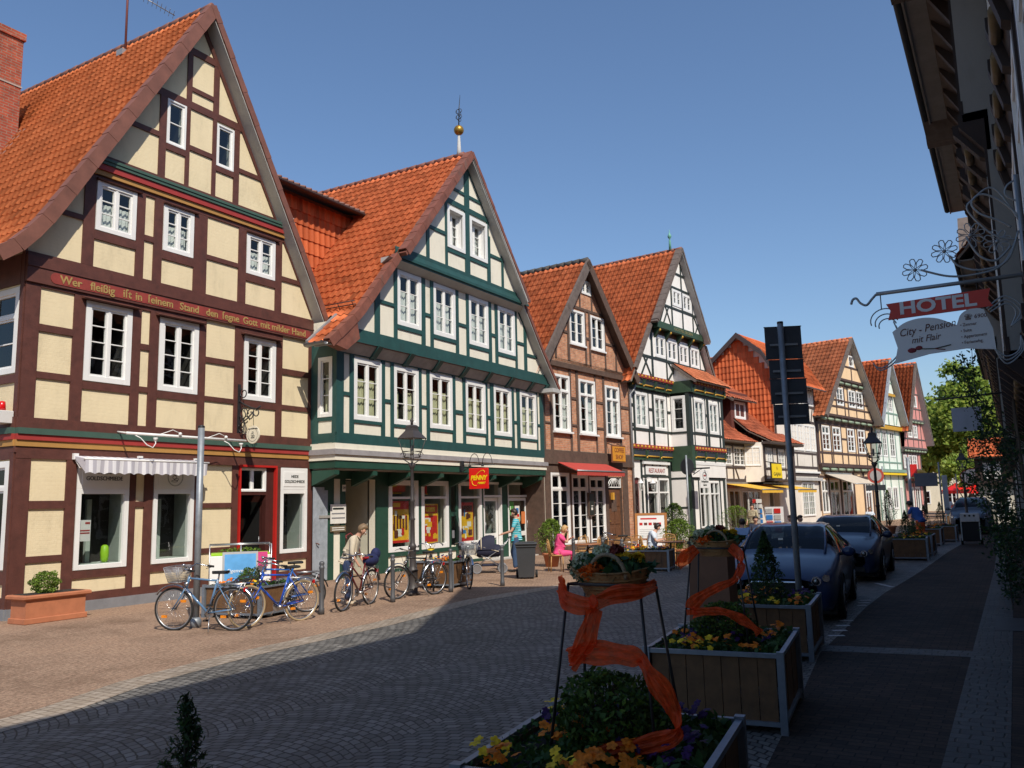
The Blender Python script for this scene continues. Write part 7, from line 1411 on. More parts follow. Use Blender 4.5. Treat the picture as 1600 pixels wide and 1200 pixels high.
def ribbon(pts, w, parent, seed=1, name='ribbon'):
    """pleated band following pts; w = list of half widths"""
    P = [Vector(p) for p in pts]; Q = []; W = []
    for i in range(len(P)-1):
        for k in range(8):
            t_ = k/8; p0 = P[max(i-1, 0)]; p1 = P[i]; p2 = P[i+1]; p3 = P[min(i+2, len(P)-1)]
            Q.append(.5*((2*p1)+(-p0+p2)*t_+(2*p0-5*p1+4*p2-p3)*t_*t_+(-p0+3*p1-3*p2+p3)*t_**3)); W.append(w[i]+(w[i+1]-w[i])*t_)
    Q.append(P[-1]); W.append(w[-1]); V = []; n = 22; rg_ = random.Random(seed); ph = rg_.uniform(0, 6)
    for i, q in enumerate(Q):
        d = (Q[min(i+1, len(Q)-1)]-Q[max(i-1, 0)]).normalized(); s = Vector((0, 0, 1)); s = (s-d*s.dot(d)); s = s.normalized() if s.length > .05 else Vector((1, 0, 0)); o_ = d.cross(s)
        for k in range(n+1): x = (k/n-.5)*2; V.append(q+s*(x*W[i]*(1+.1*math.sin(i*.5+ph)))+o_*(W[i]*.2*math.sin(x*8+ph+i*.11)+W[i]*.13*math.sin(x*23+ph*2+i*.21)+.004*math.sin(i*.7+k)))
    mb = MB(); m = n+1; mb.add(V, [(i*m+k, i*m+k+1, (i+1)*m+k+1, (i+1)*m+k) for i in range(len(Q)-1) for k in range(n)], RIB, True); return mb.build(name, RIB, parent)
WK = M('wicker', (.32, .17, .06), rough=.7, var=.3, scale=18, bump=.6, bscale=60); CAUL = leaf_mat('pale_kale', (.6, .62, .42), trans=.15, var=.25, scale=18); DKL = leaf_mat('dark_leaf', (.03, .07, .03)); OFL = leaf_mat('orange_bloom', (.7, .13, .01), scale=25); YFL = leaf_mat('yellow_bloom', (.75, .45, .02), scale=25); RFL = leaf_mat('dark_red_bloom', (.2, .03, .02), scale=25)
def basket_stand(x, y, zb, label, ribs, seed=1, kale=True, hh=.84, rz=0, wide=.21):
    t = thing('flower_basket_stand', label, 'flower stand', (x, y, zb), rz, 'flower baskets on iron stands'); mb = MB()
    tp = [(-wide, -.11, hh), (wide, -.11, hh), (wide, .11, hh), (-wide, .11, hh)]
    for i, (a, b, c) in enumerate(tp): mb.tube([(a, b, c), (a*1.35+(-.02 if a < 0 else .02), b*1.9, -.06)], .0085, 6, IRON)
    for z, k in ((hh, 1),): mb.tube([(p[0], p[1], z) for p in tp], .009, 6, IRON, closed=True)
    mb.build('iron_stand', IRON, t)
    # boat-shaped basket woven in rings
    mb = MB(); n = 28; rows = 9; V = []
    for j in range(rows+1):
        f = j/rows; rx = (.15+.085*f); ry = (.08+.055*f); z = hh-.07+.13*f
        for k in range(n): a = 2*math.pi*k/n; w_ = 1+.02*(-1)**(k+j); V.append((rx*w_*math.cos(a), ry*w_*math.sin(a), z+.03*abs(math.cos(a))**3*f))
    F = [(j*n+k, j*n+(k+1) % n, (j+1)*n+(k+1) % n, (j+1)*n+k) for j in range(rows) for k in range(n)]+[tuple(range(n-1, -1, -1))]
    mb.add(V, F, WK, True)
    for j in (0, 3, 6, 9): mb.tube([Vector(V[j*n+k])*1.0 for k in range(n)], .007, 5, WK, closed=True)
    bk = mb.build('basket', WK, t)
    mb = MB(); mb.tube([(.02+.11*math.cos(math.pi*k/14), -.1, hh+.03+.13*math.sin(math.pi*k/14)) for k in range(15)], .012, 6, M('rope_handle', (.3, .22, .13), var=.3, scale=30, bump=.6)); mb.build('handle', None, bk)
    rg_ = random.Random(seed); rng = np.random.RandomState(seed)
    P = ellcloud(620, (0, 0, hh+.08), (.24, .13, .07), seed, shell=.2); leafcloud(P, DKL, .032, seed, 'leaves', t, flat=.55, two=LPAN, frac=.4)
    if kale:
        pts = []
        for c in ((-.15, -.03, hh+.11), (-.06, .04, hh+.15), (-.19, .02, hh+.06)):
            for _ in range(240): d = Vector((rg_.gauss(0, 1), rg_.gauss(0, 1), rg_.gauss(.3, 1))).normalized(); pts.append((c[0]+d.x*.06, c[1]+d.y*.05, c[2]+d.z*.05))
        leafcloud(np.array(pts), CAUL, .014, seed, 'pale_kale_heads', t, flat=.9)
    def bl(cs, m, nm, k=120, r_=.045, s=.018):
        pts = [];
        for c in cs:
            for _ in range(k): d = Vector((rg_.gauss(0, 1), rg_.gauss(0, 1), rg_.gauss(.2, 1))).normalized(); q = rg_.random()**.4; pts.append((c[0]+d.x*r_*q, c[1]+d.y*r_*q, c[2]+d.z*r_*.7*q))
        leafcloud(np.array(pts), m, s, seed, nm, t, flat=.7)
    bl([(-.05, -.1, hh+.08), (-.1, -.09, hh+.06)], OFL, 'orange_blooms', 150, .05); bl([(.03, .02, hh+.17), (-.0, .05, hh+.16)], RFL if kale else RFL, 'russet_blooms'); bl([(.1, -.01, hh+.14), (.16, .0, hh+.14), (.06, -.02, hh+.13)], YFL, 'yellow_blooms', 80, .035)
    mb = MB()
    for (a, l) in ((-.1, .17), (.3, .2), (3.0, .16), (3.4, .17)):
        c, s = math.cos(a), math.sin(a); b0 = Vector((.13*c, .06*s, hh+.04)); tip = b0+Vector((l*c*.8, l*s*.5, l*.35)); m_ = b0.lerp(tip, .5)+Vector((0, 0, .04)); sd__ = Vector((-s, c, 0))*l*.3; mb.add([b0, m_+sd__, tip, m_-sd__], [(0, 1, 2), (0, 2, 3)], DKL)
    mb.build('large_leaves', DKL, t)
    for i, (pts, w) in enumerate(ribs): ribbon(pts, w, t, seed+i)
    return t
hh = .84
basket_stand(-1.95, 4.35, .62, 'nearest flower basket on iron stand wrapped in orange ribbon', [
    ([(-.26, -.1, .84), (-.2, -.16, .76), (-.05, -.2, .74), (.1, -.2, .8), (.24, -.16, .82), (.26, 0, .84)], [.07, .06, .04, .045, .04, .03]),
    ([(-.03, -.21, .79), (-.0, -.23, .72), (-.05, -.23, .58), (-.13, -.22, .46), (-.16, -.2, .42)], [.03, .045, .06, .045, .03]),
    ([(-.17, -.21, .47), (-.06, -.22, .5), (.08, -.23, .51), (.2, -.22, .5), (.25, -.2, .49)], [.04, .06, .055, .05, .03]),
    ([(.24, -.21, .5), (.3, -.23, .42), (.37, -.23, .33), (.41, -.22, .24), (.42, -.24, .15), (.3, -.26, .1), (.12, -.27, .05), (-.02, -.28, -.0), (-.1, -.28, -.05)], [.03, .045, .05, .035, .04, .045, .04, .035, .04])], seed=1)
basket_stand(-2.42, 7.8, .62, 'second flower basket stand with orange ribbon, darker blooms, before the brown box', [
    ([(-.15, -.14, .84), (-.25, -.16, .76), (-.33, -.16, .68)], [.05, .06, .045]),
    ([(.17, -.16, .86), (.26, -.18, .78), (.27, -.2, .68), (.2, -.2, .57), (.05, -.21, .5), (-.1, -.21, .42), (-.2, -.2, .33), (-.2, -.2, .25)], [.05, .05, .035, .03, .035, .045, .06, .05]),
    ([(-.2, -.2, .27), (-.05, -.21, .29), (.1, -.21, .29), (.25, -.2, .23), (.36, -.2, .16), (.4, -.2, .12)], [.05, .035, .03, .045, .03, .045])], seed=5, kale=True)
mb = MB(); mb.prism([(-.26, .05), (.24, .05), (.21, 1.42), (-.2, 1.42)], -.15, .15, M('rusty_box', (.16, .07, .035), rough=.7, var=.25)); mb.box(-.22, .22, -.16, .16, 1.42, 1.45, IRON); o = fixnormals(mb.build('rusty_pedestal', None)); o.location = (-2.95, 9.3, 0); tag(o, 'tall tapering rust brown pedestal box behind the second basket stand', 'pedestal')
# ------------------------------------------------------------------ terracotta box, pots
TER = M('terracotta', (.42, .15, .07)); t = thing('terracotta_planter', 'long terracotta trough with clipped box ball at the cream house corner', 'planter', (-15.35, 9.25, 0), R(90))
mb = MB(); mb.box(-.55, .62, -.26, .26, 0, .1, TER, .01); mb.box(-.52, .59, -.235, .235, .1, .42, TER); mb.box(-.6, .67, -.29, .29, .42, .5, TER, .02); mb.build('trough', TER, t); mb = MB(); mb.box(-.5, .57, -.22, .22, .48, .505, SOIL); mb.build('soil', SOIL, t)
P = ellcloud(2600, (-.05, 0, .68), (.24, .24, .2), 4, shell=.6); o = leafcloud(P, LBOX2, .02, 4, 'box_ball', t, two=LBR, frac=.4)
def pot_bush(x, y, label, pr, ph, br, bh, mats, seed, n=3000, cone_=False):
    t = thing('potted_shrub', label, 'potted plant', (x, y, 0)); mb = MB(); mb.lathe([(pr*.68, 0), (pr*.95, ph*.8), (pr*1.08, ph*.82), (pr*1.1, ph), (pr*.95, ph), (pr*.9, ph-.05)], 20, TER); mb.build('pot', TER, t)
    rng = np.random.RandomState(seed); z = rng.rand(n)**.9; a = rng.uniform(0, 6.283, n); prof = np.sin(np.pi*np.clip(z*.8+.18, 0, 1))**.6 if not cone_ else (1-z)**.7; rad = br*prof*(.4+.6*rng.rand(n)**.5)*(1+.22*np.sin(a*4+z*11)+.15*np.sin(a*7-z*23)); P = np.stack([rad*np.cos(a), rad*np.sin(a), ph+bh*z], 1)
    o = leafcloud(P, mats[0], .035, seed, 'foliage', t, flat=.35, two=mats[1], frac=.4); mb = MB(); twigs(mb, (0, 0, ph+bh*.5), (br, br, bh*.5), 30, seed, base=(0, 0, ph-.02), th=.005); mb.build('stems', BRK, t); return t
pot_bush(-12.3, 23.1, 'bushy green shrub in terracotta pot by the green and brick house corner', .27, .42, .42, 1.0, (LBR, LBOX2), 1)
pot_bush(-9.15, 25.7, 'loose shrub in terracotta pot right of the cafe, before the bay', .27, .42, .48, .9, (LBOX2, LBR), 2)
pot_bush(-10.9, 30.2, 'tall dense shrub behind the seated man near menu board', .3, .45, .5, 1.35, (LBOX2, LCON), 3)
pot_bush(-11.4, 40.0, 'yellow green bush in front of the yellow awning shop', .3, .4, .8, 1.2, (LBR, LBOX2), 4, 1600)
pot_bush(-5.6, 47, 'tall conical bush beside the far street lamp', .3, .4, .5, 1.8, (LBOX2, LCON), 5, 1200, True)
# wheelie bin
t = thing('wheelie_bin', 'dark grey wheelie bin with white sticker standing on the sunny pavement', 'bin', (-11.05, 19.35, 0), R(28)); BIN = M('bin_grey', (.045, .047, .05), rough=.5, var=.1)
mb = MB(); V = [(-.2, -.22, .05), (.2, -.22, .05), (.2, .2, .05), (-.2, .2, .05), (-.25, -.3, .84), (.25, -.3, .84), (.25, .27, .84), (-.25, .27, .84)]; mb.add(V, [(3, 2, 1, 0), (4, 5, 6, 7), (0, 1, 5, 4), (1, 2, 6, 5), (2, 3, 7, 6), (3, 0, 4, 7)], BIN); mb.box(-.27, .27, -.32, .3, .8, .85, BIN, .01); mb.build('body', BIN, t)
mb = MB(); mb.box(-.29, .29, -.35, .3, .86, .91, BIN, .02); mb.box(-.22, .22, -.27, .2, .91, .93, BIN, .01); mb.build('lid', BIN, t)
for s in (-1, 1): mb = MB(); mb.tube([(s*.25-.03, .26, .1), (s*.25+.03, .26, .1)], .1, 16, RUB, smooth=False); mb.tube([(s*.25-.035, .26, .1), (s*.25+.035, .26, .1)], .05, 12, M('wheel_hub', (.15, .15, .15))); mb.build('wheel', RUB, t)
mb = MB(); mb.tube([(-.2, .3, .82), (-.2, .36, .84), (.2, .36, .84), (.2, .3, .82)], .015, 6, BIN); mb.build('handle', BIN, t)
mb = MB(); mb.box(-.12, .12, -.3, -.284, .5, .78, WHITE); o = mb.build('sticker', WHITE, t); mb = MB(); mb.tube([(.0, -.3, .61), (.0, -.306, .61)], .065, 20, SR); mb.box(-.06, .06, -.309, -.3, .6, .625, WHITE); mb.box(-.09, .09, -.304, -.3, .7, .73, STONE); mb.build('emblem', SR, o); o.rotation_euler = (R(-5), 0, 0); o.location = (0, .03, .02)
# parking service unit in the shaded pavement
t = thing('service_cart', 'black cart with white control panel on the dark pavement before the van', 'cart', (-1.57, 37, 0)); mb = MB(); mb.box(-.3, .3, -.25, .25, .12, .85, RUB, .03); mb.build('body', RUB, t); mb = MB(); mb.box(-.32, .32, -.3, .2, .85, 1.18, M('panel_pale2', (.5, .5, .5)), .02); o = mb.build('control_panel', None, t); mb = MB(); [mb.disc((x, -.31, 1.08), .04, (0, 1, 0), .02, BLK) for x in (-.15, 0, .15)]; mb.build('dials', BLK, o)
for s in (-1, 1): mb = MB(); mb.tube([(s*.33-.04, 0, .12), (s*.33+.04, 0, .12)], .12, 14, RUB); mb.build('wheel', RUB, t); mb = MB(); mb.box(s*.31-.02, s*.31+.02, -.27, -.22, .15, .9, ZINC); mb.build('rail', ZINC, t)
# ------------------------------------------------------------------ white display counter, poster stand
t = thing('display_counter', 'white display counter with lime green top and grey metal rail by shop door', 'counter', (-14.6, 13.05, 0), R(50))
mb = MB(); mb.box(-.62, .62, -.3, .3, .03, .95, WHITE, .01); mb.build('counter_body', WHITE, t); mb = MB(); mb.box(-.6, .6, -.28, .28, .95, 1.0, LIME, .01); mb.build('green_cloth', LIME, t)
mb = MB()
for sx in (-1, 1):
    for sy in (-1, 1): mb.tube([(sx*.63, sy*.31, 0), (sx*.63, sy*.31, 1.18)], .014, 6, ALU)
for z in (1.18,): mb.tube([(-.63, -.31, z), (.63, -.31, z), (.63, .31, z), (-.63, .31, z)], .014, 6, ALU, closed=True)
mb.tube([(0, -.31, .0), (0, -.31, 1.18)], .014, 6, ALU); mb.build('metal_rail', ALU, t)
leafcloud(ellcloud(200, (0, 0, 1.05), (.4, .15, .05), 3), LBR, .03, 3, 'table_plants', t, two=LBOX, frac=.5)
POSTB = M('poster_sky_blue', (.1, .32, .6), rough=.3, var=.25, scale=2); t = thing('poster_stand', 'blue advertising poster in a tilted metal A-frame stand by the goldsmith counter', 'poster stand', (-13.35, 11.95, 0), R(52)); t.rotation_euler = (R(-10), 0, R(52))
mb = MB(); mb.box(-.34, .34, -.015, .015, .05, 1.1, ALU, .005); o = mb.build('frame', ALU, t); mb = MB(); mb.box(-.3, .3, -.022, -.015, .1, 1.05, POSTB); o2 = mb.build('poster', POSTB, t); letters_on(o2, 'Eigenverkauf', 0, .72, -.025, .1, WHITE, shear=.2)
mb = MB(); mb.prism([(-.05, .1), (.28, .1), (.05, .3)], -.026, -.022, M('poster_pale', (.5, .6, .65))); mb.build('poster_motif', None, o2)
mb = MB(); mb.tube([(-.3, .02, 1.05), (-.3, .4, .0)], .012, 5, ALU); mb.tube([(.3, .02, 1.05), (.3, .4, .0)], .012, 5, ALU); mb.build('back_leg', ALU, t)
mb = MB(); mb.box(-.12, .12, -.01, .01, .72, 1.02, M('pink_notice', (.6, .05, .2))); o = mb.build('notice_board', None); o.location = (-14.0, 13.1, 0); o.rotation_euler = (0, 0, R(52)); tag(o, 'small pink notice hung on the right end of the white counter', 'notice')
# menu easel at the cafe
t = thing('menu_easel', 'wooden A-frame menu board with white sheet behind the seated man', 'menu board', (-10.95, 27.9, 0), R(15)); mb = MB(); t.rotation_euler = (R(-7), 0, R(15)); OW = M('orange_wood', (.4, .16, .04), rough=.5, var=.15)
mb.box(-.55, -.47, -.03, .03, 0, 1.5, OW); mb.box(.47, .55, -.03, .03, 0, 1.5, OW); mb.box(-.47, .47, -.028, .028, 1.42, 1.5, OW); mb.box(-.47, .47, -.026, .026, .3, .38, OW); mb.build('frame', OW, t)
mb = MB(); mb.box(-.46, .46, -.02, .0, .38, 1.42, WHITE); o = mb.build('menu_sheet', WHITE, t); mb = MB(); mb.box(-.36, .2, -.024, -.02, 1.28, 1.33, PR)
for k in range(5): mb.box(-.4+k*.16, -.29+k*.16, -.024, -.02, 1.08, 1.17, PR if k % 2 == 0 else PBR)
for k in range(8): mb.box(-.4, .38, -.023, -.02, .5+k*.06, .515+k*.06, SOFF)
mb.build('menu_print', None, o); mb = MB(); mb.tube([(-.5, .02, 1.45), (-.5, .55, 0)], .02, 5, OW); mb.tube([(.5, .02, 1.45), (.5, .55, 0)], .02, 5, OW); mb.build('back_leg', OW, t)
# ------------------------------------------------------------------ people
SKIN = M('skin', (.55, .3, .2), rough=.55, var=.08); JEAN = M('denim', (.035, .07, .14), rough=.85, var=.2, scale=12); NAVY = M('navy_cloth', (.02, .035, .09), rough=.85, var=.15)
def skinned(name, V, E, mat, parent, root=0, sub=2):
    me = bpy.data.meshes.new(name); me.from_pydata([v[:3] for v in V], E, []); me.materials.append(mat); o = bpy.data.objects.new(name, me); COL.objects.link(o); o.parent = parent
    sm = o.modifiers.new('skin', 'SKIN'); sm.use_smooth_shade = True
    for i, v in enumerate(V): r_ = v[3]; me.skin_vertices[0].data[i].radius = (r_, v[4] if len(v) > 4 else r_); me.skin_vertices[0].data[i].use_root = (i == root)
    ss = o.modifiers.new('sub', 'SUBSURF'); ss.levels = ss.render_levels = sub; return o
def person(label, loc, rz, J, top, bottom, hair, shoes=None, group=None, sleeve='short', hairlong=0, legs=True, scale=1, skirt=False):
    """J: joint name -> (x,y,z) in a frame where the figure faces +y and x is its right"""
    p = {k: Vector(v) for k, v in J.items()}; shoes = shoes or RUB
    pel, ch, nk, hd = p['pelvis'], p['chest'], p['neck'], p['head']; sp = (pel+ch)/2+p.get('bend', Vector((0, 0, 0)))
    V = []; E = []
    def add(v, r_, pr=None, r2_=None): V.append((*v, r_, r2_ or r_)); i = len(V)-1; (E.append((pr, i)) if pr is not None else None); return i
    i0 = add(pel, .12); i1 = add(sp, .11, i0); i2 = add(ch, .12, i1); i3 = add(nk, .05, i2); f = (hd-nk).normalized(); i4 = add(nk+(hd-nk)*.55, .062, i3); i5 = add(hd, .083, i4, .088); add(hd+f*.075, .062, i5)
    hands = []
    for s in 'RL':
        sh, el, wr = p['sh'+s], p['el'+s], p['wr'+s]; a = add(sh, .05, i2); b = add(el, .037, a); c = add(wr, .024, b); d = (wr-el).normalized(); h = add(wr+d*.06, .03, c, .018); hands.append((wr+d*.06, d))
    legJ = []
    if legs:
        for s in 'RL':
            hp, kn, an, to = p['hp'+s], p['kn'+s], p['an'+s], p['to'+s]; a = add(hp, .085, i0); b = add(kn, .052, a); c = add(an, .032, b); add(to, .026, c)
    body = skinned('person', V, E, SKIN, None); body.location = loc; body.rotation_euler = (0, 0, rz); body.scale = (scale,)*3; tag(body, label, 'person', group)
    # fingers
    mbf = MB()
    for (q, d) in hands:
        sd_ = d.cross(Vector((0, 1, .3))).normalized()
        for k, (o_, l) in enumerate(((-.022, .05), (-.008, .062), (.007, .058), (.021, .045))): a = q+sd_*o_+d*.02; b = a+d*l*.6; c = b+(d*.6+Vector((0, .3, -.5))).normalized()*l*.5; mbf.tube([a, b, c], [.0085, .008, .0065], 6, SKIN)
        a = q-sd_*.02-d*.03; mbf.tube([a, a-sd_*.02+d*.02, a-sd_*.022+d*.05], [.01, .009, .007], 6, SKIN)
    mbf.build('fingers', SKIN, body)
    # shirt
    V.clear(); E.clear(); b0 = add(sp.lerp(pel, .5), .148); b00 = add(pel-(sp-pel)*.12, .158, b0); add(pel-(sp-pel)*.5, .15, b00); b1 = add(sp, .14, b0); b2 = add(ch, .152, b1); add(ch.lerp(nk, .72), .085, b2)
    for s in 'RL':
        sh, el, wr = p['sh'+s], p['el'+s], p['wr'+s]; a = add(sh, .072, b2); 
        if sleeve == 'short': add(sh.lerp(el, .75), .055, a)
        else: b = add(el, .05, a); add(el.lerp(wr, .88 if sleeve == 'long' else .3), .038, b)
    skinned('shirt', V, E, top, body)
    if legs:
        V.clear(); E.clear(); b0 = add(pel, .145); add(pel.lerp(sp, .7), .13, b0)
        for s in 'RL': hp, kn, an = p['hp'+s], p['kn'+s], p['an'+s]; a = add(hp.lerp(kn, .12), .1, b0); b = add(kn, .072, a); add(kn.lerp(an, .95), .06, b)
        skinned('trousers', V, E, bottom, body)
        for s in 'RL': V.clear(); E.clear(); an, to = p['an'+s], p['to'+s]; a = add(an+Vector((0, -.02, -.01)), .042); b = add(an.lerp(to, .5)+Vector((0, 0, -.01)), .042, a, .036); add(to+Vector((0, .03, 0)), .036, b, .026); skinned('shoe', V, E, shoes, body)
    # hair and face
    fwd = p.get('face', Vector((0, 1, 0))).normalized(); upv = f; sdv = fwd.cross(upv).normalized(); fwd = upv.cross(sdv)
    mb = MB(); rg_ = random.Random(len(label)); 
    mb.ball((0, 0, 0), .108, hair, 14, 10); V2 = []
    for v in mb.v:
        v = Vector(v); 
        if v.y > .03 and v.z < .04: v *= .62
        elif v.z < -.02: v = Vector((v.x, v.y, v.z*(1+hairlong)))
        v *= 1+.06*math.sin(v.x*60+v.y*45)*math.sin(v.z*55)+rg_.uniform(-.03, .03)
        V2.append(hd+upv*.025+sdv*v.x+fwd*(v.y-.015)+upv*v.z)
    mb.v = [tuple(v) for v in V2]; mb.build('hair', hair, body)
    mb = MB(); 
    def fp(x, y_, z): return hd+sdv*x+fwd*y_+upv*z
    mb.tube([fp(0, .078, .012), fp(0, .103, -.02), fp(0, .085, -.03)], [.007, .013, .008], 6, SKIN)
    for s in (-1, 1): mb.ball(fp(s*.032, .078, .012), .011, WHITE, 6, 4); mb.ball(fp(s*.032, .087, .012), .006, BLK, 5, 4); mb.ball(fp(s*.085, 0, -.01), .02, SKIN, 6, 5, sx=.5)
    mb.tube([fp(-.022, .077, -.05), fp(0, .085, -.052), fp(.022, .077, -.05)], .006, 5, M('lips', (.4, .12, .1))); mb.build('face_features', SKIN, body)
    return body
def stand(**k):
    J = dict(pelvis=(0, 0, .9), chest=(0, .01, 1.26), neck=(0, 0, 1.42), head=(0, .03, 1.55), shR=(.18, 0, 1.36), shL=(-.18, 0, 1.36), elR=(.23, .02, 1.08), elL=(-.23, .02, 1.08), wrR=(.22, .14, .88), wrL=(-.22, .14, .88),
             hpR=(.09, 0, .86), hpL=(-.09, 0, .86), knR=(.1, .03, .47), knL=(-.1, .03, .47), anR=(.1, -.02, .08), anL=(-.1, -.02, .08), toR=(.11, .13, .035), toL=(-.11, .13, .035)); J.update(k); return J
def sit(**k):
    J = dict(pelvis=(0, 0, .52), chest=(0, .02, .88), neck=(0, .04, 1.05), head=(0, .07, 1.18), shR=(.18, .02, .98), shL=(-.18, .02, .98), elR=(.24, .1, .74), elL=(-.24, .1, .74), wrR=(.14, .3, .78), wrL=(-.14, .3, .78),
             hpR=(.09, .03, .5), hpL=(-.09, .03, .5), knR=(.11, .42, .5), knL=(-.11, .42, .5), anR=(.11, .4, .09), anL=(-.11, .4, .09), toR=(.12, .54, .04), toL=(-.12, .54, .04)); J.update(k); return J
HBLO = M('hair_sandy', (.2, .13, .07), rough=.6, var=.4, scale=40); HDK = M('hair_dark', (.03, .018, .012), rough=.5, var=.3, scale=40); HBL = M('hair_blonde', (.5, .3, .12), rough=.55, var=.35, scale=40); BEI = M('beige_shirt', (.55, .47, .35), rough=.9, var=.1, scale=6)
def stripes_mat():
    m, nt, b = new_mat('turquoise_stripes'); tc = N(nt, 'ShaderNodeTexCoord'); s = N(nt, 'ShaderNodeSeparateXYZ'); nt.links.new(tc.outputs['Object'], s.inputs[0]); d = N(nt, 'ShaderNodeMath', operation='MULTIPLY'); d.inputs[1].default_value = 22; nt.links.new(s.outputs[2], d.inputs[0]); f = N(nt, 'ShaderNodeMath', operation='FRACT'); nt.links.new(d.outputs[0], f.inputs[0])
    r_ = ramp(nt, f.outputs[0], [(.0, (.02, .38, .45)), (.78, (.02, .38, .45)), (.82, (.55, .7, .7)), (.96, (.55, .7, .7))]); nt.links.new(r_.outputs[0], b.inputs['Base Color']); b.inputs['Roughness'].default_value = .85; return m
# stooping man seen from his right, looking down at his pockets
m1 = person('man in beige shirt and navy trousers stooping with bowed head among bicycles', (-11.55, 13.1, 0), R(-60), stand(pelvis=(0, -.04, .84), chest=(0, .1, 1.2), neck=(0, .19, 1.36), head=(0, .27, 1.45), face=(0, .75, -.65), shR=(.18, .12, 1.3), shL=(-.18, .12, 1.3), elR=(.24, .1, 1.0), elL=(-.22, .14, 1.0), wrR=(.2, .22, .8), wrL=(-.16, .26, .82), hpR=(.09, -.04, .8), hpL=(-.09, -.04, .8), knR=(.1, .02, .45), knL=(-.1, .0, .45)), BEI, NAVY, HBLO, shoes=M('tan_shoe', (.5, .4, .28)), sleeve='mid')
mb = MB(); mb.tube([(.12, -.03, 1.3), (.05, -.06, 1.35), (-.1, .0, 1.4), (-.17, .14, 1.25), (-.14, .2, .95)], .012, 5, M('red_strap', (.2, .03, .03))); mb.build('shoulder_strap', None, m1)
mb = MB(); mb.tube([(.155*math.cos(a), -.02+.14*math.sin(a), .93) for a in [k*math.pi/8 for k in range(16)]], .015, 6, STONE, closed=True); mb.build('belt', STONE, m1)
TQ = stripes_mat(); w1 = person('woman in striped turquoise top and jeans pushing a pram', (-12.35, 21.1, 0), R(118), stand(chest=(0, .03, 1.24), head=(0, .06, 1.55), face=(-.1, 1, -.35), elR=(.24, .12, 1.08), elL=(-.24, .12, 1.08), wrR=(.17, .34, 1.02), wrL=(-.17, .34, 1.02), knR=(.09, .12, .48), anR=(.1, -.04, .09), toR=(.1, .1, .035), knL=(-.1, .06, .47), anL=(-.1, .05, .08), toL=(-.1, .2, .035)), TQ, JEAN, HDK, scale=1.06)
PINK = M('pink_cloth', (.75, .07, .22), rough=.85, var=.12); pw = person('blonde woman all in pink seated at a cafe table with hand at mouth', (-11.25, 21.55, 0), R(-52), sit(chest=(0, .08, .88), neck=(0, .14, 1.03), head=(0, .2, 1.15), wrR=(.05, .27, 1.02), elR=(.2, .22, .8), elL=(-.22, .2, .78), wrL=(-.05, .36, .9)), PINK, PINK, HBL, shoes=M('red_shoe', (.4, .03, .03)), hairlong=.3)
WT = M('pale_tee', (.62, .68, .75), rough=.9, var=.06); person('dark haired man in pale blue t-shirt seated at cafe table reading', (-9.3, 23.7, 0), R(-60), sit(chest=(0, .06, .88), neck=(0, .13, 1.03), head=(0, .2, 1.13), face=(0, 1, -.6)), WT, JEAN, HDK)
BJ = M('blue_jacket', (.25, .38, .6), rough=.8, var=.1); DKJ = M('dark_jacket', (.02, .025, .05), rough=.8); OL = M('camouflage_jacket', (.4, .34, .22), rough=.9, var=.5, scale=14)
far = [('person in light blue and black jacket seated with back turned before the bay', (-7.3, 26.2, 0), 20, BJ, HDK), ('dark haired person seated behind the blue jacketed guest', (-7.9, 30.0, 0), -150, DKJ, HDK), ('brown haired woman in profile seated beyond the second flower basket', (-6.8, 30.6, 0), 160, WT, M('hair_brown', (.12, .05, .02), rough=.5, var=.3)), ('person with black hair seated at cafe table near the first car', (-6.5, 30.4, 0), -120, DKJ, HDK), ('blonde seated guest in white top below the beige awning', (-7.2, 52, 0), 200, WT, HBLO)]
for lb_, loc, rz, tp, hr in far: person(lb_, loc, R(rz), sit(), tp, JEAN, hr)
person('person in camouflage patterned jacket standing before the yellow awning shop', (-10.2, 38.4, 0), R(170), stand(), OL, JEAN, HDK, sleeve='long')
HV = M('hi_vis_orange', (.9, .12, .02), rough=.7, var=.05, scale=5); BT = M('blue_tshirt', (.04, .12, .4), rough=.85)
person('workman in blue t-shirt and bright orange trousers bending beside planters', (-3.05, 34.3, 0), R(60), stand(chest=(0, .16, 1.2), neck=(0, .26, 1.34), head=(0, .36, 1.44), face=(0, .7, -.6), shR=(.18, .18, 1.3), shL=(-.18, .18, 1.3), elR=(.24, .3, 1.05), elL=(-.24, .3, 1.05), wrR=(.2, .48, .95), wrL=(-.2, .48, .95)), BT, HV, HDK, scale=1.08)
for k, (x, y, c, lb_) in enumerate(((-4.0, 66, WT, 'distant pedestrian in white near the oval shop sign'), (-3.4, 70, PINK, 'distant pedestrian in pink walking at the end of street'), (-3.0, 58, DKJ, 'distant pedestrian in dark clothes behind conifer planters'))): person(lb_, (x, y, 0), R(90*k), stand(), c, JEAN, HDK)
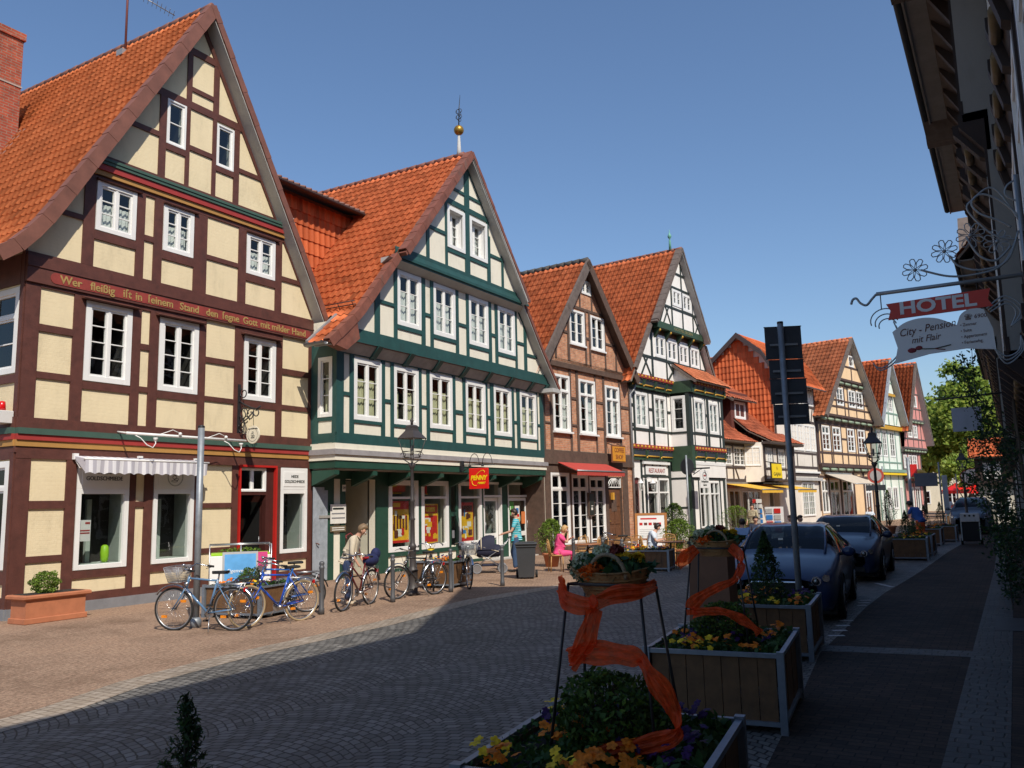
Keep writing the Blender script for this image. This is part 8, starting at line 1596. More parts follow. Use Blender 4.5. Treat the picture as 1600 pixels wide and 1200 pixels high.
# ------------------------------------------------------------------ pram
t = thing('pram', 'navy and cream pram on four silver wheels pushed by turquoise woman', 'pram', (-12.95, 20.5, 0), R(214)); CRM = M('cream_cloth', (.6, .52, .38), rough=.85, var=.08); NVC = M('pram_navy', (.012, .014, .035), rough=.8, var=.2)
mb = MB(); V = []; n = 12
for i, (y, rz_, zc, w) in enumerate(((-.4, .12, .62, .16), (-.3, .17, .62, .19), (0, .2, .62, .21), (.25, .19, .62, .2), (.38, .12, .64, .15))):
    for k in range(n): a = 2*math.pi*k/n; V.append((y, w*math.cos(a), zc+rz_*math.sin(a)))
mb.add(V, [(i*n+k, i*n+(k+1) % n, (i+1)*n+(k+1) % n, (i+1)*n+k) for i in range(4) for k in range(n)]+[tuple(range(n)), tuple(range(5*n-1, 4*n-1, -1))], NVC, True); mb.build('carrycot', NVC, t)
mb = MB(); V = []; m = 10
for i in range(7):
    a = math.pi*(.02+.6*i/6); 
    for k in range(m+1): b = math.pi*k/m; V.append((-.05+.4*math.cos(a)*.95, .23*math.cos(b), .66+.42*math.sin(a)*math.sin(b)*.95+.0))
mb.add(V, [(i*(m+1)+k, i*(m+1)+k+1, (i+1)*(m+1)+k+1, (i+1)*(m+1)+k) for i in range(6) for k in range(m)], NVC, True); mb.box(.32, .38, -.2, .2, .5, .78, CRM, .01); mb.build('hood', NVC, t)
mb = MB(); mb.tube([(-.05+.4*math.cos(.9)*.97, .235*math.cos(math.pi*k/10), .67+.42*math.sin(.9)*math.sin(math.pi*k/10)) for k in range(11)], .014, 5, CRM); mb.tube([(.38, .19, .8), (.1, .215, .72), (-.3, .2, .6)], .012, 5, CRM); mb.box(-.1, .15, -.12, .12, .38, .46, CRM, .02); mb.build('cream_trim', CRM, t)
mb = MB()
for s in (-.24, .24): mb.tube([(.3, s, .14), (.05, s*.8, .42), (-.4, s*.8, .7), (-.62, s*.8, .98)], .012, 6, ALU); mb.tube([(-.38, s, .14), (0, s*.8, .42), (.2, s*.8, .5)], .012, 6, ALU)
mb.tube([(-.62, -.2, .98), (-.66, 0, 1.0), (-.62, .2, .98)], .016, 8, RUB); mb.box(-.3, .2, -.18, .18, .2, .26, NVC, .02); mb.build('chassis', ALU, t)
for x, s in ((.32, -.27), (.32, .27), (-.4, -.27), (-.4, .27)):
    mb = MB(); mb.tube([(x+.12*math.cos(2*math.pi*k/20), s, .14+.12*math.sin(2*math.pi*k/20)) for k in range(20)], .022, 6, STONE, closed=True); o = mb.build('wheel', STONE, t); mb = MB(); mb.disc((x, s, .14), .1, (0, 1, 0), .02, ALU, 16); mb.build('rim', ALU, o)
# ------------------------------------------------------------------ cafe tables and wicker chairs
CANE = M('cane', (.42, .22, .07), rough=.6, var=.25, scale=15)
def cafe_chair(x, y, rz, label):
    t = thing('cafe_chair', label, 'chair', (x, y, 0), rz, 'wicker chairs at the cafe')
    mb = MB(); mb.lathe([(.2, 0), (.22, .02), (.21, .04)], 14, CANE, (0, 0, .43)); mb.build('seat', CANE, t)
    for sx in (-1, 1):
        mb = MB(); mb.tube([(sx*.17, .16, 0), (sx*.17, .15, .43)], .015, 6, CANE); mb.build('leg', CANE, t); mb = MB(); mb.tube([(sx*.19, -.2, 0), (sx*.17, -.17, .43)], .015, 6, CANE); mb.build('leg', CANE, t)
    mb = MB(); mb.tube([(-.17, -.17, .43), (-.2, -.22, .7), (-.17, -.24, .86), (0, -.25, .9), (.17, -.24, .86), (.2, -.22, .7), (.17, -.17, .43)], .014, 6, CANE); mb.build('back_frame', CANE, t)
    mb = MB(); 
    for k in range(-3, 4): mb.tube([(k*.045, -.19, .47), (k*.048, -.24, .85)], .006, 4, CANE)
    for z in (.55, .63, .71, .79): mb.tube([(-.18, -.2-(z-.5)*.12, z), (.18, -.2-(z-.5)*.12, z)], .006, 4, CANE)
    mb.build('backrest', CANE, t); return t
def cafe_table(x, y, label):
    t = thing('cafe_table', label, 'table', (x, y, 0), 0, 'cafe tables'); mb = MB(); mb.lathe([(.38, 0), (.4, .015), (.38, .03)], 24, M('table_wood', (.3, .12, .05), rough=.4, var=.2), (0, 0, .72)); mb.build('table_top', None, t); mb = MB(); mb.tube([(0, 0, 0), (0, 0, .72)], .025, 8, IRON); mb.build('column', IRON, t); mb = MB(); mb.lathe([(.2, 0), (.18, .02), (.03, .05)], 16, IRON); mb.build('base', IRON, t)
    return t
tb = [(-10.55, 22.0, 'cafe table in front of the pink clad woman'), (-11.0, 24.2, 'cafe table before the oak door with glasses on it'), (-10.2, 25.0, 'cafe table among wicker chairs left of menu easel'), (-8.6, 23.4, 'cafe table in front of the man in pale tee'), (-7.2, 31.2, 'cafe table of the group near the bay')]
for a in tb:
    cafe_table(*a); g = MB(); g.lathe([(.028, 0), (.03, .1)], 8, GLASS); o = g.build('drinking_glass', GLASS); o.location = (a[0]+.1, a[1], .751); tag(o, 'drinking glass standing on the '+a[2], 'glass', 'glasses on the cafe tables')
cc = [(-10.9, 23.0, 100, 'wicker chair in the front row, directly right of the pink woman table'), (-10.55, 22.75, 130, 'wicker chair in the front row beside a steel bollard'), (-9.9, 22.9, 150, 'wicker chair in the front row just left of the cafe planter'), (-11.6, 23.6, 60, 'wicker chair by the french windows of the coffee shop'), (-9.2, 24.9, 200, 'wicker chair between the seated man and menu easel'), (-11.3, 21.5, -52, 'wicker chair under the pink clad woman'), (-9.35, 23.65, -60, 'wicker chair under the man in pale tee'), (-10.35, 23.3, 150, 'wicker chair left of the cafe planter, nearest the pink woman'), (-10.0, 23.9, 165, 'wicker chair, second from left behind the cafe planter'), (-9.75, 24.5, 160, 'wicker chair, third from left behind the cafe planter'), (-9.5, 25.6, 170, 'wicker chair, fourth from left before the menu easel'), (-11.6, 24.6, -60, 'wicker chair by the table before the oak door'), (-8.15, 23.1, 120, 'wicker chair facing the man in pale tee'), (-7.6, 26.0, 20, 'wicker chair under the blue jacketed guest'), (-6.9, 31.8, 180, 'wicker chair near the group by the first car')]
for x, y, r_, lb_ in cc: cafe_chair(x, y, R(r_), lb_)
# ------------------------------------------------------------------ cars
def car(label, x, y, rz, col, L_=4.65, kz=1.0, kw=1.0, hood=1.0, glassm=None, chrome_grille=True, seed=1):
    t = thing('parked_car', label, 'car', (x, y, 0), rz, 'cars parked along the kerb'); CP = M('car_paint_'+str(seed), col, rough=.3, var=.02, coat=.45, spec=.3); CG_ = glass_mat('car_glass', tint=(.12, .16, .2), refl=.45)
    S = [(0.0, .55, .30, .62, .45, .58, .60, .42, .655, .67), (.07, .74, .24, .79, .45, .72, .64, .48, .71, .73), (.3, .82, .2, .87, .5, .81, .73, .56, .80, .83), (.75, .85, .19, .91, .55, .86, .84, .62, .915, .945), (1.12*hood, .86, .19, .92, .56, .87, .92, .66, .99, 1.02), (1.6*hood, .86, .19, .92, .58, .87, .94, .64, 1.2, 1.235), (2.1, .86, .19, .92, .58, .87, .96, .59, 1.365, 1.41), (2.7, .86, .19, .92, .58, .87, .97, .58, 1.41, 1.455), (3.35, .86, .19, .92, .58, .87, .98, .57, 1.385, 1.43), (3.85, .86, .19, .92, .6, .86, 1.0, .57, 1.25, 1.29), (4.2, .85, .19, .91, .6, .84, 1.02, .62, 1.09, 1.11), (4.52, .8, .24, .87, .6, .78, .98, .58, 1.03, 1.045), (4.65, .68, .34, .74, .6, .68, .86, .5, .9, .91)]
    sc = L_/4.65; G = []
    for (yy, wl, zl, wm, zm, wb, zb, wr, zr, zc) in S: G.append([(wl*kw*.9, yy*sc, zl*.85), (wl*kw, yy*sc, zl*1.15), (wm*kw, yy*sc, zm*kz), (wb*kw, yy*sc, zb*kz), (wr*kw, yy*sc, zr*kz), (wr*kw*.55, yy*sc, (zr+.72*(zc-zr))*kz), (0, yy*sc, zc*kz)])
    G = np.array(G); n = 4
    def up(A, ax):
        A = np.moveaxis(A, ax, 0); out = []
        for i in range(len(A)-1):
            p0, p1, p2, p3 = A[max(i-1, 0)], A[i], A[i+1], A[min(i+2, len(A)-1)]
            for k in range(n): q = k/n; out.append(.5*(2*p1+(p2-p0)*q+(2*p0-5*p1+4*p2-p3)*q*q+(-p0+3*p1-3*p2+p3)*q**3)) if True else None
        out.append(A[-1]); return np.moveaxis(np.array(out), 0, ax)
    D = up(up(G, 0), 1); ni, nj = D.shape[:2]
    full = np.concatenate([D, D[:, -2::-1]*np.array([-1, 1, 1])], 1); mj = full.shape[1]; V = full.reshape(-1, 3).tolist()
    F = {'body': [], 'windscreen': [], 'rear_window': [], 'side_window': []}
    for i in range(ni-1):
        for j in range(mj-1):
            jj = j if j < nj-1 else mj-2-j; ci, cj = i//n, jj//n; f = (i*mj+j, i*mj+j+1, (i+1)*mj+j+1, (i+1)*mj+j); k = 'body'; fi, fj = i/n, (jj+.5)/n
            if 4.25 <= fi < 6.0 and fj > 4.0: k = 'windscreen'
            elif 8.3 <= fi < 9.9 and fj > 4.0: k = 'rear_window'
            elif 3.1 <= fj < 3.95 and 4.75 <= fi < 9.2 and not (6.6 < fi < 6.9): k = 'side_window'
            wy = D[i, 0, 1]
            F[k].append(f)
    for k, fl in F.items():
        mb = MB(); mm = CP if k == 'body' else CG_; mb.add(V, fl, mm, True); mb.build(k, mm, t)
    mb = MB(); mb.box(-.84*kw, .84*kw, .3, L_-.25, .12, .35, RUB); mb.box(-.8*kw, .8*kw, 1.1*sc, 4.0*sc, .35, .6, M('car_interior', (.03, .03, .035))); mb.box(-.68, -.2, 1.95, 2.1, .6, 1.12*kz, RUB, .04); mb.box(.2, .68, 1.95, 2.1, .6, 1.12*kz, RUB, .04); mb.box(-.8*kw, .8*kw, 1.05*sc, 1.4*sc, .6, .9*kz, RUB); mb.build('underbody', RUB, t)
    for sx in (-1, 1):
        for wy in (.92*sc, 3.62*sc):
            mb = MB(); cx = sx*.83*kw; mb.tube([(cx-.1, wy, .32), (cx+.1, wy, .32)], .325, 28, RUB, smooth=False); o = mb.build('wheel', RUB, t); mb = MB(); mb.tube([(cx+sx*.085, wy, .32), (cx+sx*.11, wy, .32)], .22, 24, ALU, smooth=False); mb.tube([(cx+sx*.1, wy, .32), (cx+sx*.125, wy, .32)], .06, 12, RUB)
            for k in range(5): a = 2*math.pi*k/5; mb.disc((cx+sx*.112, wy+.13*math.cos(a), .32+.13*math.sin(a)), .045, (1, 0, 0), .006, RUB, 10)
            mb.build('rim', ALU, o)
            mb = MB(); mb.tube([(cx+sx*.075, wy+.365*math.cos(a), .33+.365*math.sin(a)) for a in [math.pi*k/14 for k in range(15)]], .03, 6, RUB); mb.build('wheel_arch', RUB, t)
        # headlamp: slanted clear lens with two round reflectors
        mb = MB(); P_ = [(sx*.83*kw, .3, .66*kz), (sx*.76*kw, .1, .61*kz), (sx*.5*kw, .015, .56*kz), (sx*.47*kw, .05, .65*kz), (sx*.7*kw, .3, .78*kz)]; mb.add(P_+[(q[0]*.95, q[1]+.06, q[2]) for q in P_], [(0, 1, 2, 3, 4), (9, 8, 7, 6, 5)]+[(i, (i+1) % 5, (i+1) % 5+5, i+5) for i in range(5)], M('lamp_black', (.03, .03, .035), rough=.15)); o = mb.build('headlight', None, t)
        mb = MB(); mb.disc((sx*.6*kw, .03, .63*kz), .07, (sx*.2, -1, .35), .07, CHR, 20); mb.disc((sx*.73*kw, .1, .67*kz), .055, (sx*.4, -1, .35), .07, CHR, 20); mb.ball((sx*.6*kw, -.0, .64*kz), .045, GLASS, 10, 8); mb.disc((sx*.6*kw, -.004, .63*kz), .055, (sx*.2, -1, .35), .01, RUB, 18); mb.ball((sx*.6*kw, -.01, .64*kz), .03, ALU, 8, 6); mb.build('reflector', CHR, o)
        mb = MB(); mb.ball((sx*1.0*kw, 1.5*hood*sc, 1.0*kz), .11, CP, 12, 8, sx=1, sy=.55, sz=.75); mb.tube([(sx*.84*kw, 1.5*hood*sc, .96*kz), (sx*.95*kw, 1.5*hood*sc, .98*kz)], .03, 6, RUB); mb.build('wing_mirror', CP, t)
        mb = MB(); mb.tube([(sx*.885*kw, 2.0*sc, .78*kz), (sx*.905*kw, 2.12*sc, .79*kz), (sx*.885*kw, 2.24*sc, .78*kz)], .014, 6, CHR); mb.build('door_handle', CHR, t)
        mb = MB(); pts = [full[int(4.2*n+k*(1.8*n)/6), 4*n] * np.array([sx, 1, 1])+np.array([0, 0, .004]) for k in range(7)]; mb.tube([tuple(q) for q in pts], .022, 6, CP); pts = [full[int(6*n+k*(3.2*n)/6), 4*n]*np.array([sx, 1, 1]) for k in range(7)]; mb.tube([tuple(q) for q in pts], .016, 6, CHR if chrome_grille else CP); mb.build('roof_pillar', CP, t)
        mb = MB(); mb.tube([(sx*.25, 1.05*hood*sc+.1, 1.0*kz), (sx*.25-.45, 1.13*hood*sc+.16, 1.03*kz)], .012, 5, RUB); mb.build('wiper', RUB, t)
    mb = MB()
    if chrome_grille:
        P_ = [(-.36, -.015, .5), (-.3, -.03, .34), (-.2, -.035, .3), (.2, -.035, .3), (.3, -.03, .34), (.36, -.015, .5), (.3, 0, .56), (-.3, 0, .56)]; mb.tube([(a*1.15, b-.035, (c+.06)*kz) for a, b, c in P_], .02, 6, CHR, closed=True); mb.prism([(-.38, .56*kz), (-.31, .41*kz), (.31, .41*kz), (.38, .56*kz), (.33, .61*kz), (-.33, .61*kz)], -.035, .1, RUB)
    else: mb.box(-.42, .42, -.012, .06, .42*kz, .54*kz, RUB, .01); mb.box(-.4, .4, -.02, 0, .47*kz, .485*kz, CHR); mb.box(-.6, .6, .0, .06, .24, .34, RUB)
    mb.build('grille', RUB, t); mb = MB(); mb.box(-.26, .26, -.05, -.03, .2, .31, WHITE, .004); mb.build('number_plate', WHITE, t); mb = MB(); mb.disc((0, .0, .62*kz), .045, (0, -1, .3), .02, CHR, 12); mb.build('badge', CHR, t)
    mb = MB(); mb.box(-.12, -.04, 1.5*sc, 1.51*sc, 1.12*kz, 1.22*kz, PW); mb.box(.42, .54, 1.28*sc, 1.285*sc, 1.0*kz, 1.05*kz, M('sticker_teal', (.1, .3, .35))); mb.build('windscreen_sticker', None, t)
    return t
car('dark blue saloon car with oval chrome grille parked nearest behind the planters', -3.32, 13.55, R(5.5), (.014, .03, .085), seed=1)
car('second dark blue saloon parked behind the nearest one, beside the street lamp', -3.62, 20.4, R(2.5), (.012, .022, .055), chrome_grille=False, seed=2)
car('grey blue people carrier parked far along the shaded pavement', -1.95, 46, R(-2), (.07, .09, .12), L_=4.4, kz=1.2, kw=1.02, hood=.75, chrome_grille=False, seed=3)
# ------------------------------------------------------------------ shaded house row on the right, over the photographer's shoulder
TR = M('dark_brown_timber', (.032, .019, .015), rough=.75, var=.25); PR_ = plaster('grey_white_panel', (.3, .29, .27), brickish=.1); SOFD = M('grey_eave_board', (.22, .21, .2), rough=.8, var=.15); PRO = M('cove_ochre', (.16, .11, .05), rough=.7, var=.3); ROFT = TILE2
def right_house(name_label, y0, y1, gx, wx1, wx2, ex, ez, gable=None, pt=PR_, tm=TR, z=(3.6, 6.9), win_w=1.15, pitch=48, seed=0, rot=0):
    """facade runs from y1 (local 0) back to y0, facing -x; gx / wx1 / wx2 wall planes of ground, first, second floor; ex,ez = eave edge"""
    W = y1-y0; t = thing('half_timbered_house', name_label, 'house', (0, y1, 0), R(-90)+rot)
    def q(x): return x       # local y equals world x
    n = max(1, int(W/2.1)); wins = []; rc = []
    for fl, (x, v0, v1) in enumerate(((gx, 0, z[0]), (wx1, z[0]+.1, z[1]), (wx2, z[1]+.1, ez-.1))):
        ws = [((k+.5)*W/n-win_w/2, (k+.5)*W/n+win_w/2, v0+.8, min(v1-.45, v0+2.55)) for k in range(n)]
        if v1-v0 > 1.9: wall(t, [[(0, v0), (W, v0), (W, v1), (0, v1)]], ins(ws), q(x), pt, name='wall'); rooms(t, ins(ws), q(x), d=.8)
        else: ws = []; wall(t, [[(0, v0), (W, v0), (W, v1), (0, v1)]], [], q(x), pt)
        r_ = [(a-.2, a, v0, v1) for a, *_ in ws]+[(b, b+.2, v0, v1) for _, b, *_ in ws]+[(0, .2, v0, v1), (W-.2, W, v0, v1), (0, W, v0, v0+.2), (0, W, v1-.22, v1)]+[(a, b, c-.15, c) for a, b, c, d in ws]
        timber(t, q(x), r_, tm)
        for (a, b, c, d) in ws: window(t, a, b, c, d, q(x), rows=3, fw=.1, trans=d-.5)
    for (xa, xb, v) in ((gx, wx1, z[0]), (wx1, wx2, z[1])):
        mb = MB(); mb.prism([(xa+.05, v-.45), (xa-.02, v-.45), (xb-.06, v-.05), (xb-.06, v+.12), (xa+.05, v+.12)], 0, W, tm, axis='x')
        for k in range(int(W/.9)+1): mb.prism([(xa, v-.5), (xa-.1, v-.45), (xb-.14, v-.06), (xb-.14, v+.06), (xa, v+.06)], k*.9, k*.9+.18, tm, axis='x')
        for k in range(int(W/.9)): mb.tube([(k*.9+.25, (xa+xb)/2-.1, v-.22), (k*.9+.83, (xa+xb)/2-.1, v-.22)], .055, 8, PRO)
        fixnormals(mb.build('jetty', tm, t))
    # eave: boarded soffit, fascia, rafter ends, gutter, tiled slope
    mb = MB(); mb.box(0, W, ex+.02, ex+.34, ez-.02, ez+.02, SOFD); mb.box(0, W, ex, ex+.03, ez-.05, ez+.18, SOFD); mb.prism([(ex+.34, ez-.02), (wx2, ez-.35), (wx2, ez-.12), (ex+.34, ez+.02)], 0, W, tm, axis='x')
    for k in range(int(W/.9)+1): mb.prism([(ex+.36, ez-.12), (wx2, ez-.7), (wx2, ez-.3), (ex+.36, ez-.03)], k*.9, k*.9+.14, tm, axis='x')
    fixnormals(mb.build('eaves', SOFD, t)); gutter_x(t, 0, W, ex-.06, ez+.06, IRON)
    tp = math.tan(R(pitch)); slope_x(t, -.1, W+.1, [(ex-.05, ez+.1), (ex+4.5, ez+.1+4.5*tp)], ROFT, 'roof_slope', tw=.35, th=.45, amp=.03)
    mb = MB(); mb.add([(0, gx, 0), (0, 9, 0), (0, 9, ez), (0, wx2, ez), (0, wx2, z[1]), (0, wx1, z[1]), (0, wx1, z[0]), (0, gx, z[0])], [tuple(range(8))], pt); mb.add([(W, gx, 0), (W, 9, 0), (W, 9, ez), (W, wx2, ez), (W, wx2, z[1]), (W, wx1, z[1]), (W, wx1, z[0]), (W, gx, z[0])], [tuple(range(8))], pt)
    pk_ = (ex+4.5, ez+4.5*tp); mb.prism([(ex+.3, ez), (9.3, ez), pk_], .02, .06, pt, axis='x'); mb.prism([(ex+.3, ez), (9.3, ez), pk_], W-.06, W-.02, pt, axis='x'); mb.add([(0, 9, 0), (W, 9, 0), (W, 9, ez), (0, 9, ez)], [(0, 1, 2, 3)], pt); mb.add([(0, 9.3, ez), (W, 9.3, ez), (W, pk_[0], pk_[1]), (0, pk_[0], pk_[1])], [(0, 1, 2, 3)], ROFT); fixnormals(mb.build('side_walls', pt, t))
    if gable:
        c, hw, hz = gable; gz = ez+.05; mb = MB(); mb.prism([(c-hw, gz), (c+hw, gz), (c, hz)], ex+.1, ex+.3, pt); mb.prism([(c-hw-.3, gz-.35), (c-hw, gz-.35), (c, hz-.1), (c, hz+.3)], ex-.1, ex+5, VB); mb.prism([(c+hw+.3, gz-.35), (c+hw, gz-.35), (c, hz-.1), (c, hz+.3)], ex-.1, ex+5, VB); fixnormals(mb.build('roof_gable', pt, t))
    return t
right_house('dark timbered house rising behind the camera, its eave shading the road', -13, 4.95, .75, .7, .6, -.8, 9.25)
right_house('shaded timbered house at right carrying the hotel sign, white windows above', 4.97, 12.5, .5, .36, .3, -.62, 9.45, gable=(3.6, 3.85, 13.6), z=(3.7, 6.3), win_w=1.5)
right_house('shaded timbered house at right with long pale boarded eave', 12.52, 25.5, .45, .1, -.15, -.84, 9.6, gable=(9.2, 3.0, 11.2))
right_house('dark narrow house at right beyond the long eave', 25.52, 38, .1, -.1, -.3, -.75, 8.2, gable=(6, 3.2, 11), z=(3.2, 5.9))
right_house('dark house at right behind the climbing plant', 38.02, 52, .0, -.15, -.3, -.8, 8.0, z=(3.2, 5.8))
# hotel sign, wrought iron bracket with flower scrolls
SILV = M('silver_paint', (.3, .33, .36), rough=.45, var=.12, metal=.4); HY = 10.0
t = thing('hotel_sign', 'red HOTEL board above white guesthouse plate on wrought iron bracket with daisies', 'hanging sign', (0, HY, 0))
def wire(mb, pts, r=.012): 
    Q = [Vector((x, 0, z)) for x, z in pts]; out = []
    for i in range(len(Q)-1):
        p0, p1, p2, p3 = Q[max(i-1, 0)], Q[i], Q[i+1], Q[min(i+2, len(Q)-1)]
        for k in range(6): s = k/6; out.append(.5*(2*p1+(p2-p0)*s+(2*p0-5*p1+4*p2-p3)*s*s+(-p0+3*p1-3*p2+p3)*s**3))
    out.append(Q[-1]); mb.tube(out, r, 6, SILV)
mb = MB(); mb.tube([(-1.13, 0, 4.13), (.3, 0, 4.13)], .022, 8, SILV); wire(mb, [(-1.13, 4.13), (-1.18, 4.08), (-1.24, 4.02), (-1.3, 4.05), (-1.34, 4.11), (-1.38, 4.1), (-1.4, 4.05)], .014)
wire(mb, [(-.66, 4.33), (-.4, 4.22), (-.15, 4.2), (.1, 4.26), (.25, 4.5)]); wire(mb, [(-.37, 4.44), (-.3, 4.32), (-.1, 4.24), (.15, 4.3), (.28, 4.6)]); wire(mb, [(-.2, 4.62), (-.1, 4.4), (.05, 4.32), (.2, 4.45)])
wire(mb, [(.3, 4.75), (.15, 4.95), (-.02, 5.06), (-.12, 4.98), (-.05, 4.85), (.1, 4.75), (.22, 4.65)]); wire(mb, [(.3, 4.7), (.1, 5.1), (-.1, 5.02), (-.16, 4.9), (.05, 4.6), (.28, 4.5)], .01); wire(mb, [(.32, 4.9), (.2, 5.0), (.22, 5.1), (.3, 5.15)], .01)
mb.tube([(.31, 0, 3.4), (.31, 0, 5.2)], .025, 8, SILV)
for dx, r0 in ((0, .17), (.03, .13), (.06, .1)): mb.tube([(-1.06+dx*.3-r0*math.cos(a)*.9, 0, 3.82-dx+r0*.8*math.sin(a)) for a in [k*.25-.3 for k in range(14)]], .007, 5, SILV)
wire(mb, [(-.98, 3.8), (-.93, 3.6), (-.97, 3.42), (-1.12, 3.3), (-1.2, 3.32)], .008); wire(mb, [(-.96, 3.75), (-.91, 3.55), (-.99, 3.36), (-1.15, 3.27), (-1.22, 3.36)], .008)
for dx in (0, .04, .08): wire(mb, [(-.05-dx*.4, 3.78+dx*.5), (.1, 3.85+dx), (.18+dx, 3.75), (.12, 3.6)], .008); wire(mb, [(-.05, 3.4), (.05, 3.3-dx), (.17+dx*.5, 3.35), (.2, 3.5)], .008)
mb.build('bracket', SILV, t)
for k, (cx, cz, r_) in enumerate(((-.72, 4.34, .13), (-.42, 4.5, .13), (-.16, 4.63, .14), (.08, 4.52, .13))):
    mb = MB()
    for j in range(8):
        a = 2*math.pi*j/8+.2; d = Vector((math.cos(a), 0, math.sin(a))); e = Vector((-d.z, 0, d.x)); c = Vector((cx, 0, cz)); mb.tube([c+d*.025, c+d*r_*.6+e*.028, c+d*r_*.92+e*.022, c+d*r_, c+d*r_*.92-e*.022, c+d*r_*.6-e*.028], .006, 5, SILV, closed=True)
    mb.ball((cx, 0, cz), .022, SILV, 8, 6); mb.build('iron_daisy', SILV, t)
mb = MB(); mb.tube([(-1.09, 0, 4.12), (-1.09, 0, 3.95)], .006, 5, IRON); mb.tube([(-.15, 0, 4.12), (-.15, 0, 4.0)], .006, 5, IRON); mb.build('chain', IRON, t)
HR = M('hotel_red', (.62, .035, .02), rough=.4, var=.04); mb = MB(); pl = [(-1.04, 4.0), (-1.0, 3.92), (-1.03, 3.82), (-.02, 3.84), (-.06, 3.92), (-.03, 4.03)]; mb.prism(pl, -.012, .012, HR); bd = fixnormals(mb.build('hotel_board', HR, t)); HW = M('hotel_letters', (.7, .72, .74), rough=.4, var=.02)
for s, rz in ((-1, 0), (1, R(180))): text_mesh('HOTEL', .19, .003, HW, bd, loc=(-.54, s*.014, 3.925), rot=(R(90), 0, rz), font_sx=1.25, bold=.006)
mb = MB(); pl = [(-1.0, 3.33), (-.96, 3.5), (-1.0, 3.68)]+[(-.7+.27*math.cos(a), 3.66+.14*math.sin(a)) for a in [math.pi*.86-k*.2 for k in range(11)]]+[(-.37, 3.68)]+[(-.2+.15*math.cos(a), 3.72+.12*math.sin(a)) for a in [math.pi*.95-k*.26 for k in range(9)]]+[(-.04, 3.6), (-.03, 3.38), (-.3, 3.42), (-.65, 3.4), (-.85, 3.36)]; mb.prism(pl, -.01, .01, HW); bp_ = fixnormals(mb.build('guesthouse_plate', HW, t)); SC_ = M('script_brown', (.1, .03, .03), rough=.5)
for s, rz in ((-1, 0),):
    text_mesh('City - Pension', .115, .002, SC_, bp_, loc=(-.66, s*.012, 3.68), rot=(R(90), R(-6), rz), shear=.35, font_sx=.85); text_mesh('mit Flair', .1, .002, SC_, bp_, loc=(-.68, s*.012, 3.57), rot=(R(90), R(-4), rz), shear=.35, font_sx=.85); text_mesh('\u260e 6900', .06, .002, SC_, bp_, loc=(-.19, s*.012, 3.75), rot=(R(90), 0, rz), shear=.1)
    for k, tx in enumerate(('Zimmer', 'Suite', 'Appartement', 'Ferienwhg.')): text_mesh('\u2022 '+tx, .047, .002, SC_, bp_, loc=(-.34, s*.012, 3.67-k*.063), rot=(R(90), R(-2), rz), align='LEFT', font_sx=.85)
mb = MB(); RO = M('rose_red', (.2, .02, .03)); mb.tube([(-.76, -.013, 3.465), (-.6, -.013, 3.45), (-.44, -.013, 3.475)], .006, 4, M('rose_stem', (.04, .06, .04))); mb.tube([(-.6, -.013, 3.45), (-.5, -.013, 3.43)], .005, 4, RO); mb.ball((-.82, -.013, 3.455), .035, RO, 8, 5, sx=1.3, sy=.2, sz=.8); mb.ball((-.75, -.013, 3.475), .03, RO, 8, 5, sx=1.2, sy=.2, sz=.8); mb.build('rose_emblem', RO, bp_)
t = thing('hanging_sign', 'pale square sign under black scrolled iron bracket, half hidden by climbing plant', 'hanging sign', (-.2, 20, 0)); mb = MB(); mb.tube([(-1.1, 0, 3.9), (.2, 0, 3.95)], .02, 6, IRON)
for c, r_ in ((-.95, .12), (-.7, .1), (-.4, .13), (-.1, .12)): mb.tube([(c-r_*(1-.05*k)*math.cos(k*.5), 0, 4.0+r_*(1-.05*k)*math.sin(k*.5)) for k in range(14)], .01, 5, IRON)
mb.build('bracket', IRON, t); mb = MB(); mb.box(-.8, -.25, -.02, .02, 3.2, 3.7, M('sign_pale_blue', (.4, .43, .5))); mb.build('panel', None, t)
# climbing plant on the right wall
t = thing('climbing_plant', 'dark leafy climbing plant overhanging the pavement from the right wall', 'climber', (-.1, 17.5, 0)); pts = []; rg_ = random.Random(5); mb = MB()
for k in range(40):
    y = rg_.uniform(-2.2, 3.0); p = Vector((.25, y, rg_.uniform(.2, 3))); d = Vector((rg_.uniform(-.28, -.05), rg_.gauss(0, .12), rg_.uniform(-.05, .25))); ch_ = [p.copy()]
    for j in range(9): p = p+d; d = d+Vector((rg_.gauss(0, .06), rg_.gauss(0, .08), -.02+rg_.gauss(0, .06))); p.x = max(p.x, (-.62 if k % 5 == 0 else -.36)+.25*(p.z < 1.9)); ch_.append(p.copy())
    mb.tube(ch_, [.009]*5+[.005]*5, 4, BRK)
    for c in ch_[2:]:
        for _ in range(20): pts.append((c.x+rg_.gauss(0, .09), c.y+rg_.gauss(0, .12), c.z+rg_.gauss(0, .1)))
for k in range(7): y = -1.8+k*.7; mb.tube([(.3, y, 0), (.25, y+.1, 2), (.2, y-.1, 4)], .02, 6, BRK)
o = mb.build('stems', BRK, t); leafcloud(np.array(pts), leaf_mat('dark_rose_leaf', (.02, .05, .025)), .034, 8, 'foliage', t, flat=.55, two=LPAN, frac=.3)
